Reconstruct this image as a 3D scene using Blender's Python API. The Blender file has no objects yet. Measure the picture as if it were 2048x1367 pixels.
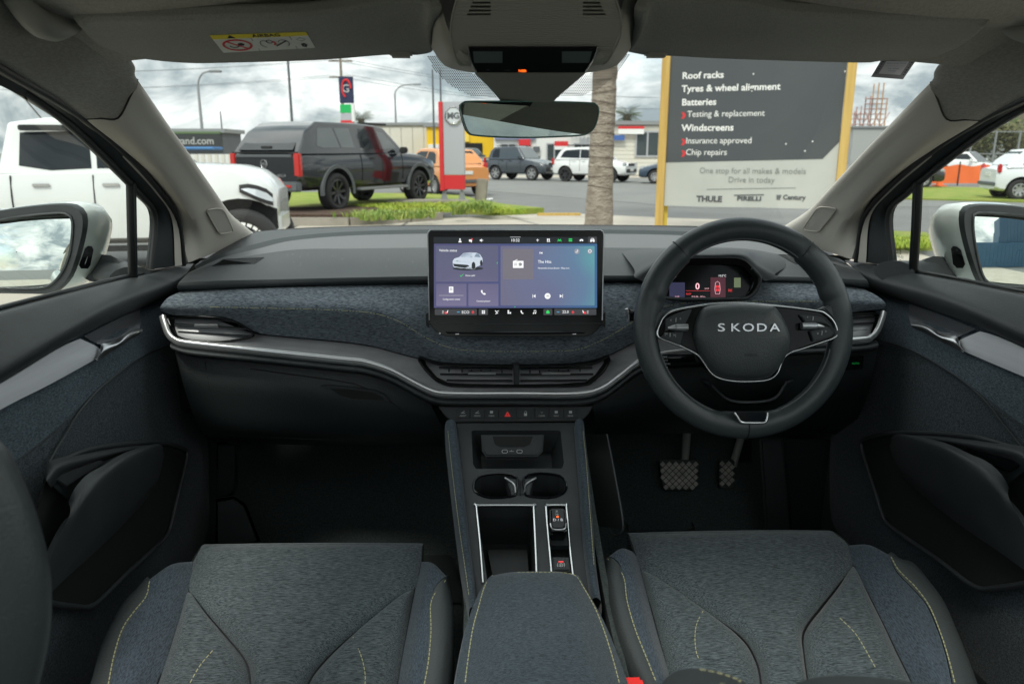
import bpy, bmesh, math, random
from mathutils import Vector, Matrix, noise
from mathutils.geometry import tessellate_polygon
from mathutils.bvhtree import BVHTree
R = math.radians
rnd = random.Random(7)
sc = bpy.context.scene
COL = sc.collection

# ---------------------------------------------------------------- camera
FPX, CX, CY = 1510.0, 1024.0, 683.5
PITCH, YAW = 14.05, 2.05
CAM = Vector((-0.063, 0.0, 1.35))
cd = bpy.data.cameras.new('camera'); cam = bpy.data.objects.new('camera', cd); COL.objects.link(cam)
cam.location = CAM; cam.rotation_euler = (R(90 - PITCH), 0, -R(YAW))
cd.lens = 36 * FPX / 2048; cd.sensor_width = 36; cd.clip_start = 0.02; cd.clip_end = 3000
cd.dof.use_dof = True; cd.dof.focus_distance = 1.38; cd.dof.aperture_fstop = 7.5
sc.camera = cam
RC = cam.rotation_euler.to_matrix()

# ---------------------------------------------------------------- world: nishita sky under broken cloud
world = bpy.data.worlds.new('World'); sc.world = world; world.use_nodes = True
wn, wl = world.node_tree.nodes, world.node_tree.links
wn.clear()
out = wn.new('ShaderNodeOutputWorld')
SUN_EL, SUN_AZ = 52, 205          # azimuth clockwise from +Y
sky = wn.new('ShaderNodeTexSky'); sky.sky_type = 'NISHITA'; sky.sun_disc = False
sky.sun_elevation = R(SUN_EL); sky.sun_rotation = R(SUN_AZ)
bg1 = wn.new('ShaderNodeBackground'); bg1.inputs[1].default_value = 0.10
wl.new(sky.outputs[0], bg1.inputs[0])
tc = wn.new('ShaderNodeTexCoord')
sep = wn.new('ShaderNodeSeparateXYZ'); wl.new(tc.outputs['Generated'], sep.inputs[0])
# flat cloud deck: project direction on a plane overhead
zc = wn.new('ShaderNodeMath'); zc.operation = 'MAXIMUM'; zc.inputs[1].default_value = 0.0; wl.new(sep.outputs[2], zc.inputs[0])
za = wn.new('ShaderNodeMath'); za.operation = 'ADD'; za.inputs[1].default_value = 0.42; wl.new(zc.outputs[0], za.inputs[0])
dx = wn.new('ShaderNodeMath'); dx.operation = 'DIVIDE'; wl.new(sep.outputs[0], dx.inputs[0]); wl.new(za.outputs[0], dx.inputs[1])
dy = wn.new('ShaderNodeMath'); dy.operation = 'DIVIDE'; wl.new(sep.outputs[1], dy.inputs[0]); wl.new(za.outputs[0], dy.inputs[1])
cmb = wn.new('ShaderNodeCombineXYZ'); wl.new(dx.outputs[0], cmb.inputs[0]); wl.new(dy.outputs[0], cmb.inputs[1])
n1 = wn.new('ShaderNodeTexNoise'); n1.inputs['Scale'].default_value = 1.1; n1.inputs['Detail'].default_value = 7; n1.inputs['Roughness'].default_value = 0.55; n1.inputs['Distortion'].default_value = 0.25
wl.new(cmb.outputs[0], n1.inputs['Vector'])
n2 = wn.new('ShaderNodeTexNoise'); n2.inputs['Scale'].default_value = 3.0; n2.inputs['Detail'].default_value = 6; n2.inputs['Roughness'].default_value = 0.6; n2.inputs['Distortion'].default_value = 0.5
wl.new(cmb.outputs[0], n2.inputs['Vector'])
r1 = wn.new('ShaderNodeValToRGB'); r1.color_ramp.elements[0].position = 0.32; r1.color_ramp.elements[1].position = 0.43
wl.new(n1.outputs[0], r1.inputs[0])
r2 = wn.new('ShaderNodeValToRGB'); r2.color_ramp.elements[0].position = 0.40; r2.color_ramp.elements[0].color = (0.33, 0.385, 0.415, 1)
r2.color_ramp.elements[1].position = 0.63; r2.color_ramp.elements[1].color = (1.06, 1.07, 1.05, 1)
wl.new(n2.outputs[0], r2.inputs[0])
bg2 = wn.new('ShaderNodeBackground')
zm = wn.new('ShaderNodeMath'); zm.operation = 'MULTIPLY_ADD'; zm.inputs[1].default_value = 0.95; zm.inputs[2].default_value = 0.70; wl.new(zc.outputs[0], zm.inputs[0]); wl.new(zm.outputs[0], bg2.inputs[1])
wl.new(r2.outputs[0], bg2.inputs[0])
mx = wn.new('ShaderNodeMixShader'); wl.new(r1.outputs[0], mx.inputs[0]); wl.new(bg1.outputs[0], mx.inputs[1]); wl.new(bg2.outputs[0], mx.inputs[2])
wl.new(mx.outputs[0], out.inputs[0])

sl = bpy.data.lights.new('sun', 'SUN'); sl.energy = 1.5; sl.angle = R(12); sl.color = (1, 0.95, 0.87)
so = bpy.data.objects.new('sun', sl); COL.objects.link(so)
_sd = Vector((math.sin(R(SUN_AZ)) * math.cos(R(SUN_EL)), math.cos(R(SUN_AZ)) * math.cos(R(SUN_EL)), math.sin(R(SUN_EL))))
so.rotation_euler = _sd.to_track_quat('Z', 'Y').to_euler(); so.location = (0, 0, 30)

vs = sc.view_settings; vs.view_transform = 'Standard'; vs.look = 'None'; vs.exposure = 0.75; vs.gamma = 1.0; vs.use_curve_mapping = False
sc.render.engine = 'CYCLES'
cy = sc.cycles; cy.use_denoising = True; cy.max_bounces = 8; cy.diffuse_bounces = 4; cy.glossy_bounces = 4
cy.transparent_max_bounces = 24; cy.caustics_reflective = False; cy.caustics_refractive = False; cy.sample_clamp_indirect = 8
try: cy.denoiser = 'OPENIMAGEDENOISE'
except Exception: pass

# ---------------------------------------------------------------- finding real positions: sight line of the photograph meets a plane
def ray(px, py):
    return (RC @ Vector((px - CX, CY - py, -FPX))).normalized()
class PL:
    """a plane in the place; hit() is where a sight line meets it"""
    def __init__(s, p, n):
        s.p = Vector(p); s.n = Vector(n).normalized()
        if s.n.dot(CAM - s.p) < 0: s.n = -s.n
    def hit(s, px, py, up=0.0):
        d = ray(px, py); p = s.p + s.n * up
        return CAM + d * ((p - CAM).dot(s.n) / d.dot(s.n))
    def poly(s, pts, up=0.0): return [s.hit(a, b, up) for a, b in pts]
def hY(px, py, Y): d = ray(px, py); return CAM + d * ((Y - CAM.y) / d.y)
def hX(px, py, X): d = ray(px, py); return CAM + d * ((X - CAM.x) / d.x)
def hZ(px, py, Z): d = ray(px, py); return CAM + d * ((Z - CAM.z) / d.z)
FW = Vector((math.sin(R(YAW)), math.cos(R(YAW)), 0)); RT = Vector((math.cos(R(YAW)), -math.sin(R(YAW)), 0))
def gp(px, d, z=0.0):
    """point of height z, d metres ahead, in column px"""
    ax = d * math.cos(R(PITCH)) + (CAM.z - z) * math.sin(R(PITCH))
    p = CAM + FW * d + RT * ((px - CX) / FPX * ax); p.z = z; return p
def mir(p): return Vector((-p[0], p[1], p[2]))

# ---------------------------------------------------------------- splines and meshes
def cr(p0, p1, p2, p3, t):
    return 0.5 * ((2 * p1) + (p2 - p0) * t + (2 * p0 - 5 * p1 + 4 * p2 - p3) * t * t + (3 * p1 - p0 - 3 * p2 + p3) * t ** 3)
def spl(pts, n, closed=False):
    """n steps per span"""
    pts = [Vector(p) for p in pts]; m = len(pts); o = []
    if closed:
        for i in range(m):
            for k in range(n): o.append(cr(pts[i - 1], pts[i], pts[(i + 1) % m], pts[(i + 2) % m], k / n))
        return o
    for i in range(m - 1):
        a = pts[i - 1] if i else 2 * pts[0] - pts[1]
        d = pts[i + 2] if i + 2 < m else 2 * pts[-1] - pts[-2]
        for k in range(n): o.append(cr(a, pts[i], pts[i + 1], d, k / n))
    o.append(pts[-1]); return o
def resamp(pts, n):
    L = [0]
    for a, b in zip(pts, pts[1:]): L.append(L[-1] + (Vector(b) - Vector(a)).length)
    o = []; j = 0
    for i in range(n):
        t = L[-1] * i / (n - 1)
        while j < len(L) - 2 and L[j + 1] < t: j += 1
        s = 0 if L[j + 1] == L[j] else (t - L[j]) / (L[j + 1] - L[j])
        o.append(Vector(pts[j]).lerp(Vector(pts[j + 1]), min(max(s, 0), 1)))
    return o

def link(name, me, mats, parent=None, smooth=None, label=None, kind=None):
    if not isinstance(mats, (list, tuple)): mats = [mats]
    for m in mats: me.materials.append(m)
    if smooth is not None:
        me.shade_smooth()
        if smooth < 180: me.set_sharp_from_angle(angle=R(smooth))
    o = bpy.data.objects.new(name, me); COL.objects.link(o)
    if parent is not None: o.parent = parent
    if label: o['label'] = label
    if kind: o['kind'] = kind
    return o
def pyd(name, vs_, fs, mats, parent=None, smooth=None, **k):
    me = bpy.data.meshes.new(name); me.from_pydata([tuple(v) for v in vs_], [], fs); me.update()
    return link(name, me, mats, parent, smooth, **k)
def bmo(name, bm, mats, parent=None, smooth=None, **k):
    me = bpy.data.meshes.new(name); bm.normal_update(); bm.to_mesh(me); bm.free()
    return link(name, me, mats, parent, smooth, **k)
def thing(name, label, cat, loc=(0, 0, 0), rz=0.0, group=None):
    o = bpy.data.objects.new(name, None); COL.objects.link(o); o.location = loc; o.rotation_euler = (0, 0, rz)
    o['label'] = label; o['category'] = cat
    if group: o['group'] = group
    return o
def tag(o, label, cat, group=None):
    o['label'] = label; o['category'] = cat
    if group: o['group'] = group
    return o
def grid_faces(nu, nv, closeu=False):
    f = []
    for j in range(nv - 1):
        for i in range(nu if closeu else nu - 1):
            a = j * nu + i; b = j * nu + (i + 1) % nu
            f.append((a, b, b + nu, a + nu))
    return f
def loft(name, rows, mats, parent=None, nu=24, nv=4, smooth=180, lin=False, thick=0, closeu=False, sm_u=4, pillow=0, pw=(4, 4), up=None, ret=False, mirror=False, **k):
    """surface through rows of points; pillow lifts the middle"""
    rr = []
    for r in rows:
        r = [Vector(p) for p in r]
        if closeu: rr.append(spl(r, sm_u, True)); continue
        if len(r) == 2: rr.append([r[0].lerp(r[1], i / (nu - 1)) for i in range(nu)])
        else: rr.append(resamp(spl(r, 6) if sm_u else r, nu))
    n = len(rr[0]); cols = [[r[i] for r in rr] for i in range(n)]
    if lin: cols = [[c[j].lerp(c[j + 1], q / nv) for j in range(len(c) - 1) for q in range(nv)] + [c[-1]] for c in cols]
    else: cols = [spl(c, nv) if len(c) > 2 else [c[0].lerp(c[1], q / nv) for q in range(nv + 1)] for c in cols]
    m = len(cols[0]); vv = [cols[i][j] for j in range(m) for i in range(n)]
    if pillow:
        g = Vector(up) if up else None
        new = []
        for j in range(m):
            for i in range(n):
                u = 2 * i / (n - 1) - 1; w = 2 * j / (m - 1) - 1
                h = pillow * (1 - abs(u) ** pw[0]) * (1 - abs(w) ** pw[1])
                d = g or (CAM - vv[j * n + i]).normalized()
                new.append(vv[j * n + i] + d * h)
        vv = new
    if mirror: vv = [mir(v) for v in vv]
    fs = grid_faces(n, m, closeu)
    # turn the faces to the camera
    s = 0
    for f in fs[:: max(1, len(fs) // 40)]:
        a, b, c = vv[f[0]], vv[f[1]], vv[f[2]]; s += 1 if (b - a).cross(c - a).dot(CAM - a) > 0 else -1
    if s < 0: fs = [tuple(reversed(f)) for f in fs]
    if thick:
        me = bpy.data.meshes.new('t'); me.from_pydata([tuple(v) for v in vv], [], fs); me.update()
        bm = bmesh.new(); bm.from_mesh(me); bpy.data.meshes.remove(me); bm.normal_update()
        base = [v.co - v.normal * thick for v in bm.verts]; bm.free()
        N = len(vv); vv = vv + base; back = [tuple(N + q for q in reversed(f)) for f in fs]
        cnt = {}
        for f in fs:
            for a, b in zip(f, f[1:] + f[:1]): cnt[(a, b)] = 1
        side = [(b, a, a + N, b + N) for (a, b) in cnt if (b, a) not in cnt]
        fs = fs + back + side
        if smooth == 180: smooth = 50
    o = pyd(name, vv, fs, mats, parent, smooth, **k)
    return (o, vv, fs) if ret else o
def solid(name, pts, n, thick, mat, parent=None, bev=0.0, seg=2, smooth=35, mirror=False, **k):
    """flat polygon of points (on a plane of normal n), thickness behind it"""
    n = Vector(n).normalized(); pts = [Vector(p) for p in pts]
    if mirror: pts = [mir(p) for p in pts]; n = mir(n)
    bm = bmesh.new(); top = [bm.verts.new(p) for p in pts]; f = bm.faces.new(top); f.normal_update()
    if f.normal.dot(n) < 0: f.normal_flip()
    r = bmesh.ops.extrude_face_region(bm, geom=[f]); nv = [e for e in r['geom'] if isinstance(e, bmesh.types.BMVert)]
    for v in nv: v.co -= n * thick
    bmesh.ops.recalc_face_normals(bm, faces=bm.faces)
    if bev:
        es = list({e for v in top for e in v.link_edges if e.other_vert(v) in top})
        try: bmesh.ops.bevel(bm, geom=es, offset=bev, segments=seg, affect='EDGES', clamp_overlap=True)
        except Exception: pass
    bmesh.ops.triangulate(bm, faces=[q for q in bm.faces if len(q.verts) > 4])
    return bmo(name, bm, mat, parent, smooth, **k)
def plate(name, outer, holes, n, thick, mat, parent=None, **k):
    """flat plate with holes, walls all round"""
    n = Vector(n).normalized(); loops = [[Vector(p) for p in outer]] + [[Vector(p) for p in h] for h in holes]
    tris = tessellate_polygon(loops); flat = [p for l in loops for p in l]; N = len(flat)
    vv = flat + [p - n * thick for p in flat]; fs = []
    for t in tris:
        a, b, c = (flat[i] for i in t)
        if (b - a).cross(c - a).dot(n) < 0: t = (t[0], t[2], t[1])
        fs.append(tuple(t)); fs.append((t[2] + N, t[1] + N, t[0] + N))
    o = 0
    for l in loops:
        m = len(l)
        for i in range(m): a, b = o + i, o + (i + 1) % m; fs.append((a, b, b + N, a + N))
        o += m
    me = bpy.data.meshes.new(name); me.from_pydata([tuple(v) for v in vv], [], fs)
    bm = bmesh.new(); bm.from_mesh(me); bmesh.ops.recalc_face_normals(bm, faces=bm.faces); bpy.data.meshes.remove(me)
    return bmo(name, bm, mat, parent, None, **k)
def tube_data(pts, r, seg=8, closed=False, flat=None):
    """flat: (direction, factor) squashes the section along that direction"""
    vv = []; fs = []; m = len(pts); prev = None
    rs = r if isinstance(r, (list, tuple)) else [r] * m
    for i, p in enumerate(pts):
        a = pts[i - 1] if (i or closed) else pts[i]; b = pts[(i + 1) % m] if (i + 1 < m or closed) else pts[i]
        t = (b - a).normalized()
        if prev is None: u = t.orthogonal().normalized()
        else: u = (prev - t * prev.dot(t)).normalized()
        prev = u; w = t.cross(u)
        for k in range(seg):
            o = (u * math.cos(2 * math.pi * k / seg) + w * math.sin(2 * math.pi * k / seg)) * rs[i]
            if flat: fd = Vector(flat[0]).normalized(); o -= fd * o.dot(fd) * (1 - flat[1])
            vv.append(p + o)
    for i in range(m if closed else m - 1):
        for k in range(seg):
            a = i * seg + k; b = i * seg + (k + 1) % seg; c = ((i + 1) % m) * seg
            fs.append((a, b, c + (k + 1) % seg, c + k))
    if not closed: fs.append(tuple(range(seg))[::-1]); fs.append(tuple((m - 1) * seg + k for k in range(seg)))
    return vv, fs
def tube(name, pts, r, mat, parent=None, seg=8, sm=4, closed=False, flat=None, mirror=False, **k):
    pts = [Vector(p) for p in pts]
    if sm and len(pts) > 2: pts = spl(pts, sm, closed)
    if mirror: pts = [mir(p) for p in pts]
    if isinstance(r, (list, tuple)) and len(r) != len(pts):
        n = len(r); r = [r[min(int(i * (n - 1) / (len(pts) - 1)), n - 2)] * (1 - (i * (n - 1) / (len(pts) - 1) - min(int(i * (n - 1) / (len(pts) - 1)), n - 2))) + r[min(int(i * (n - 1) / (len(pts) - 1)), n - 2) + 1] * (i * (n - 1) / (len(pts) - 1) - min(int(i * (n - 1) / (len(pts) - 1)), n - 2)) for i in range(len(pts))]
    vv, fs = tube_data(pts, r, seg, closed, flat)
    return pyd(name, vv, fs, mat, parent, 60, **k)
def multi(name, pieces, mat, parent=None, smooth=60, **k):
    vv = []; fs = []
    for a, b in pieces: o = len(vv); vv += list(a); fs += [tuple(q + o for q in f) for f in b]
    return pyd(name, vv, fs, mat, parent, smooth, **k)
BOXF = [(0, 1, 3, 2), (4, 6, 7, 5), (0, 4, 5, 1), (2, 3, 7, 6), (0, 2, 6, 4), (1, 5, 7, 3)]
def boxd(c, s, rot=None):
    c = Vector(c); v = []
    for x in (-.5, .5):
        for y in (-.5, .5):
            for z in (-.5, .5):
                q = Vector((x * s[0], y * s[1], z * s[2])); v.append(c + (rot @ q if rot else q))
    return v, BOXF
def box(name, c, s, mat, parent=None, bev=0.0, rot=None, seg=2, **k):
    v, f = boxd(c, s, rot); bm = bmesh.new(); bv = [bm.verts.new(p) for p in v]
    for q in f: bm.faces.new([bv[i] for i in q])
    bmesh.ops.recalc_face_normals(bm, faces=bm.faces)
    if bev: bmesh.ops.bevel(bm, geom=list(bm.edges), offset=bev, segments=seg, affect='EDGES')
    return bmo(name, bm, mat, parent, 35 if bev else None, **k)
def surf(*objs):
    """ray target made of finished meshes"""
    vv = []; fs = []
    for o in objs:
        n = len(vv); vv += [o.matrix_world @ v.co for v in o.data.vertices]; fs += [tuple(q + n for q in p.vertices) for p in o.data.polygons]
    return BVHTree.FromPolygons(vv, fs)
def on(t, px, py, off=0.001):
    h = t.ray_cast(CAM, ray(px, py))
    if h[0] is None: return None
    return h[0] - ray(px, py) * off
def stitch(name, path, mat, parent=None, dash=0.0055, gap=0.0028, r=0.00065, **k):
    path = [p for p in path if p is not None]
    if len(path) < 2: return None
    pts = resamp(spl(path, 6), 400); L = sum((b - a).length for a, b in zip(pts, pts[1:]))
    n = max(2, int(L / (dash + gap))); pcs = []; m = len(pts) - 1
    for i in range(n):
        a = i / n; b = (i + dash / (dash + gap)) / n
        P = [pts[min(m, int(round(m * (a + (b - a) * q))))] for q in (0, .5, 1)]
        if (P[2] - P[0]).length < 1e-5: continue
        if (P[1] - P[0]).length < 1e-6 or (P[2] - P[1]).length < 1e-6: P = [P[0], P[2]]
        pcs.append(tube_data(P, r, 4))
    return multi(name, pcs, mat, parent, None, kind='stuff', **k)
_TX = {}
def text_geo(s, size, extrude=0.0, align='LEFT', bold=0.0, sx=1.0):
    key = (s, size, extrude, align, bold, sx)
    if key in _TX: return _TX[key]
    c = bpy.data.curves.new('t', 'FONT'); c.body = s; c.size = size; c.extrude = extrude; c.align_x = align; c.offset = bold
    c.resolution_u = 3
    o = bpy.data.objects.new('t', c); COL.objects.link(o)
    bpy.context.view_layer.update()
    me = bpy.data.meshes.new_from_object(o.evaluated_get(bpy.context.evaluated_depsgraph_get()))
    r = ([Vector((v.co.x * sx, v.co.y, v.co.z)) for v in me.vertices], [tuple(p.vertices) for p in me.polygons])
    bpy.data.objects.remove(o); bpy.data.curves.remove(c); bpy.data.meshes.remove(me)
    _TX[key] = r; return r
def text(name, s, size, origin, right, up, mat, parent=None, extrude=0.0002, align='CENTER', bold=0.0, sx=1.0, **k):
    v, f = text_geo(s, size, extrude, align, bold, sx)
    right = Vector(right).normalized(); up = Vector(up).normalized(); n = right.cross(up); origin = Vector(origin)
    return pyd(name, [origin + right * q.x + up * q.y + n * q.z for q in v], f, mat, parent, None, **k)
def circ(c, r, u, v, n=24, a0=0, a1=360):
    c = Vector(c); u = Vector(u); v = Vector(v); full = abs(a1 - a0) >= 360
    return [c + (u * math.cos(R(a0 + (a1 - a0) * i / (n if full else n - 1))) + v * math.sin(R(a0 + (a1 - a0) * i / (n if full else n - 1)))) * r for i in range(n)]

# ---------------------------------------------------------------- materials
MT = {}
def mat(name, col, rough=0.6, metal=0.0, bump=None, var=None, coat=0.0, spec=0.5, emit=None, es=1.0, vscale=None, bdist=0.001):
    """bump=(scale,strength) ; var=(second colour, scale) blotches ; vscale stretches the pattern"""
    m = bpy.data.materials.new(name); m.use_nodes = True; nt = m.node_tree; b = nt.nodes['Principled BSDF']
    b.inputs['Base Color'].default_value = (*col, 1); b.inputs['Roughness'].default_value = rough; b.inputs['Metallic'].default_value = metal
    b.inputs['Specular IOR Level'].default_value = spec; b.inputs['Coat Weight'].default_value = coat; b.inputs['Coat Roughness'].default_value = 0.04
    if emit: b.inputs['Emission Color'].default_value = (*emit, 1); b.inputs['Emission Strength'].default_value = es
    if bump or var:
        t = nt.nodes.new('ShaderNodeTexCoord'); mp = nt.nodes.new('ShaderNodeMapping'); nt.links.new(t.outputs['Object'], mp.inputs[0])
        if vscale: mp.inputs['Scale'].default_value = vscale
    if var:
        n = nt.nodes.new('ShaderNodeTexNoise'); n.inputs['Scale'].default_value = var[1]; n.inputs['Detail'].default_value = 5; n.inputs['Roughness'].default_value = 0.6
        nt.links.new(mp.outputs[0], n.inputs['Vector'])
        r = nt.nodes.new('ShaderNodeValToRGB'); r.color_ramp.elements[0].position = 0.35; r.color_ramp.elements[1].position = 0.65
        r.color_ramp.elements[0].color = (*col, 1); r.color_ramp.elements[1].color = (*var[0], 1)
        nt.links.new(n.outputs[0], r.inputs[0]); nt.links.new(r.outputs[0], b.inputs['Base Color'])
    if bump:
        n = nt.nodes.new('ShaderNodeTexNoise'); n.inputs['Scale'].default_value = bump[0]; n.inputs['Detail'].default_value = 3
        nt.links.new(mp.outputs[0], n.inputs['Vector'])
        bp = nt.nodes.new('ShaderNodeBump'); bp.inputs['Strength'].default_value = bump[1]; bp.inputs['Distance'].default_value = bdist
        nt.links.new(n.outputs[0], bp.inputs['Height']); nt.links.new(bp.outputs[0], b.inputs['Normal'])
    MT[name] = m; return m
def fabric(name, c1, c2, sc3, rough=0.9, fleck=None, rot=(0, 0, 0)):
    """melange cloth: long thin streaks over a fine weave"""
    m = bpy.data.materials.new(name); m.use_nodes = True; nt = m.node_tree; b = nt.nodes['Principled BSDF']; N = nt.nodes.new; L = nt.links.new
    b.inputs['Roughness'].default_value = rough; b.inputs['Specular IOR Level'].default_value = 0.25
    b.inputs['Sheen Weight'].default_value = 0.15; b.inputs['Sheen Roughness'].default_value = 0.5
    t = N('ShaderNodeTexCoord'); mp = N('ShaderNodeMapping'); mp.inputs['Scale'].default_value = sc3; mp.inputs['Rotation'].default_value = rot; L(t.outputs['Object'], mp.inputs[0])
    n = N('ShaderNodeTexNoise'); n.inputs['Scale'].default_value = 1; n.inputs['Detail'].default_value = 3; n.inputs['Roughness'].default_value = 0.7; L(mp.outputs[0], n.inputs['Vector'])
    r = N('ShaderNodeValToRGB'); e = r.color_ramp.elements; e[0].position = 0.38; e[0].color = (*c1, 1); e[1].position = 0.62; e[1].color = (*c2, 1); L(n.outputs[0], r.inputs[0])
    n3 = N('ShaderNodeTexNoise'); n3.inputs['Scale'].default_value = 5; n3.inputs['Detail'].default_value = 2; L(t.outputs['Object'], n3.inputs['Vector'])
    mr = N('ShaderNodeMapRange'); mr.inputs[1].default_value = 0.3; mr.inputs[2].default_value = 0.7; mr.inputs[3].default_value = 0.88; mr.inputs[4].default_value = 1.12; L(n3.outputs[0], mr.inputs[0])
    mu = N('ShaderNodeMix'); mu.data_type = 'RGBA'; mu.blend_type = 'MULTIPLY'; mu.inputs[0].default_value = 1; L(r.outputs[0], mu.inputs[6]); L(mr.outputs[0], mu.inputs[7])
    L(mu.outputs[2], b.inputs['Base Color'])
    n2 = N('ShaderNodeTexNoise'); n2.inputs['Scale'].default_value = 900; n2.inputs['Detail'].default_value = 1; L(t.outputs['Object'], n2.inputs['Vector'])
    ad = N('ShaderNodeMath'); ad.operation = 'ADD'; L(n.outputs[0], ad.inputs[0]); L(n2.outputs[0], ad.inputs[1])
    bp = N('ShaderNodeBump'); bp.inputs['Strength'].default_value = 0.55; bp.inputs['Distance'].default_value = 0.0006; L(ad.outputs[0], bp.inputs['Height']); L(bp.outputs[0], b.inputs['Normal'])
    return m
def glassy(name, tint, refl=0.06, rough=0.0):
    m = bpy.data.materials.new(name); m.use_nodes = True; nt = m.node_tree; nt.nodes.clear(); N = nt.nodes.new; L = nt.links.new
    o = N('ShaderNodeOutputMaterial'); t = N('ShaderNodeBsdfTransparent'); t.inputs[0].default_value = (*tint, 1)
    g = N('ShaderNodeBsdfGlossy'); g.inputs['Roughness'].default_value = rough; g.inputs[0].default_value = (1, 1, 1, 1)
    fr = N('ShaderNodeFresnel'); fr.inputs[0].default_value = 1.3
    sc_ = N('ShaderNodeMath'); sc_.operation = 'MULTIPLY'; sc_.inputs[1].default_value = refl / 0.04; sc_.use_clamp = True; L(fr.outputs[0], sc_.inputs[0])
    x = N('ShaderNodeMixShader'); L(sc_.outputs[0], x.inputs[0]); L(t.outputs[0], x.inputs[1]); L(g.outputs[0], x.inputs[2]); L(x.outputs[0], o.inputs[0])
    return m
def emis(name, col, s=1.0, base=None):
    return mat(name, base or tuple(c * 0.2 for c in col), 0.3, emit=col, es=s * .70)
def shift_new(before, d=.05):
    for o in list(COL.objects):
        if o not in before and o.parent is car: o.location.x += d
# ================================================================ materials of the cabin
M = {}
M['soft'] = mat('soft_black_plastic', (0.033, 0.038, 0.040), 0.55, bump=(420, 0.5), bdist=0.0010, var=((0.026, 0.030, 0.032), 14))
M['pad'] = mat('grained_dash_foam', (0.044, 0.048, 0.050), 0.60, bump=(460, 0.55), bdist=0.0010, var=((0.038, 0.042, 0.044), 9))
M['dark'] = mat('dark_hard_plastic', (0.013, 0.018, 0.019), 0.48, bump=(420, 0.5), bdist=0.0008)
M['black'] = mat('matte_black', (0.006, 0.007, 0.007), 0.8)
M['gloss'] = mat('piano_black', (0.005, 0.006, 0.007), 0.10, spec=.22)
M['chrome'] = mat('satin_chrome', (0.62, 0.63, 0.63), 0.22, metal=1.0)
M['bright'] = mat('bright_trim', (0.62, 0.62, 0.62), 0.28, metal=.75)
M['satin'] = mat('satin_silver', (0.42, 0.43, 0.44), 0.32, metal=0.9, var=((0.50, 0.51, 0.52), 60), vscale=(1, 0.15, 1))
M['decor'] = mat('grey_brushed_decor', (0.40, 0.40, 0.415), 0.30, metal=0.10, var=((0.48, 0.48, 0.49), 40), vscale=(0.3, 1, 2))
M['lining'] = fabric('headlining_knit', (0.26, 0.25, 0.225), (0.34, 0.325, 0.29), (500, 120, 500), 0.95)
M['visor'] = fabric('visor_cloth', (0.20, 0.205, 0.185), (0.255, 0.26, 0.238), (500, 300, 500), 0.95)
M['pillar'] = mat('pillar_plastic', (0.55, 0.515, 0.455), 0.7, bump=(1200, 0.4), bdist=0.0005)
M['consolep'] = mat('overhead_plastic', (0.30, 0.30, 0.265), 0.6, bump=(1200, 0.3), bdist=0.0004)
M['fab'] = fabric('blue_grey_melange', (0.032, 0.044, 0.056), (0.200, 0.232, 0.262), (130, 130, 1150))
M['seat'] = fabric('grey_seat_melange', (0.013, 0.020, 0.023), (0.112, 0.135, 0.144), (95, 880, 880))
M['seatb'] = fabric('blue_bolster_melange', (0.018, 0.028, 0.038), (0.075, 0.100, 0.126), (1000, 150, 1000))
M['arm'] = fabric('armrest_melange', (0.013, 0.022, 0.030), (0.062, 0.085, 0.105), (190, 850, 500))
M['door'] = fabric('door_melange', (0.016, 0.027, 0.037), (0.11, 0.145, 0.172), (1000, 200, 1100), rot=(0.5, 0, 0))
M['mesh'] = fabric('door_spacer_mesh', (0.006, 0.012, 0.016), (0.075, 0.098, 0.115), (420, 300, 480))
M['leather'] = mat('black_leatherette', (0.046, 0.054, 0.055), 0.42, bump=(380, 0.6), bdist=0.0011)
M['wheel'] = mat('steering_leather', (0.038, 0.047, 0.050), 0.33, bump=(520, 0.45), bdist=0.0007)
M['thread'] = mat('yellow_thread', (0.42, 0.41, 0.22), 0.7)
M['thread2'] = mat('grey_thread', (0.12, 0.125, 0.125), 0.7)
M['carpet'] = mat('black_carpet', (0.036, 0.050, 0.049), 1.0, bump=(500, 1.0), bdist=0.002, var=((0.075, 0.092, 0.09), 250))
M['rubber'] = mat('black_rubber', (0.016, 0.018, 0.018), 0.5)
M['pedal'] = mat('worn_pedal_rubber', (0.26, 0.26, 0.22), 0.4, var=((0.48, 0.46, 0.38), 40))
M['steel'] = mat('bare_steel', (0.50, 0.50, 0.45), 0.45, metal=0.4)
M['white'] = mat('white_car_paint', (0.56, 0.60, 0.58), 0.22, coat=0.6)
M['glass'] = glassy('clear_glass', (0.94, 0.98, 0.96), 0.007)
M['sideglass'] = glassy('side_glass', (0.90, 0.95, 0.92), 0.035)
M['roofglass'] = glassy('added_roof_glass', (0.80, 0.83, 0.82), 0.04)
M['mirror'] = mat('mirror_silver', (0.84, 0.90, 0.86), 0.0, metal=1.0)
M['mirrord'] = mat('dimmed_mirror_silver', (0.36, 0.42, 0.39), 0.0, metal=1.0)
M['print'] = mat('grey_print', (0.55, 0.57, 0.56), 0.6)
M['printd'] = mat('dark_print', (0.008, 0.008, 0.008), 0.6)
M['red'] = mat('red_plastic', (0.75, 0.02, 0.015), 0.35, emit=(0.8, 0.01, 0.01), es=0.15)
M['w_on'] = emis('screen_white', (0.86, 0.87, 0.88), 0.95)
M['w_dim'] = emis('screen_pale', (0.75, 0.76, 0.80), 0.6)
M['g_dim'] = emis('dim_green', (0.01, 0.35, 0.06), 0.4)
M['g_on'] = emis('screen_green', (0.02, 0.75, 0.13), 0.8)
M['r_on'] = emis('screen_red', (0.85, 0.05, 0.06), 0.9)
M['b_on'] = emis('screen_blue', (0.10, 0.50, 0.85), 0.8)
M['o_on'] = emis('lamp_orange', (1.0, 0.13, 0.01), 1.3)
M['pink_on'] = emis('screen_pink', (1.0, 0.55, 0.62), 0.9)

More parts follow.
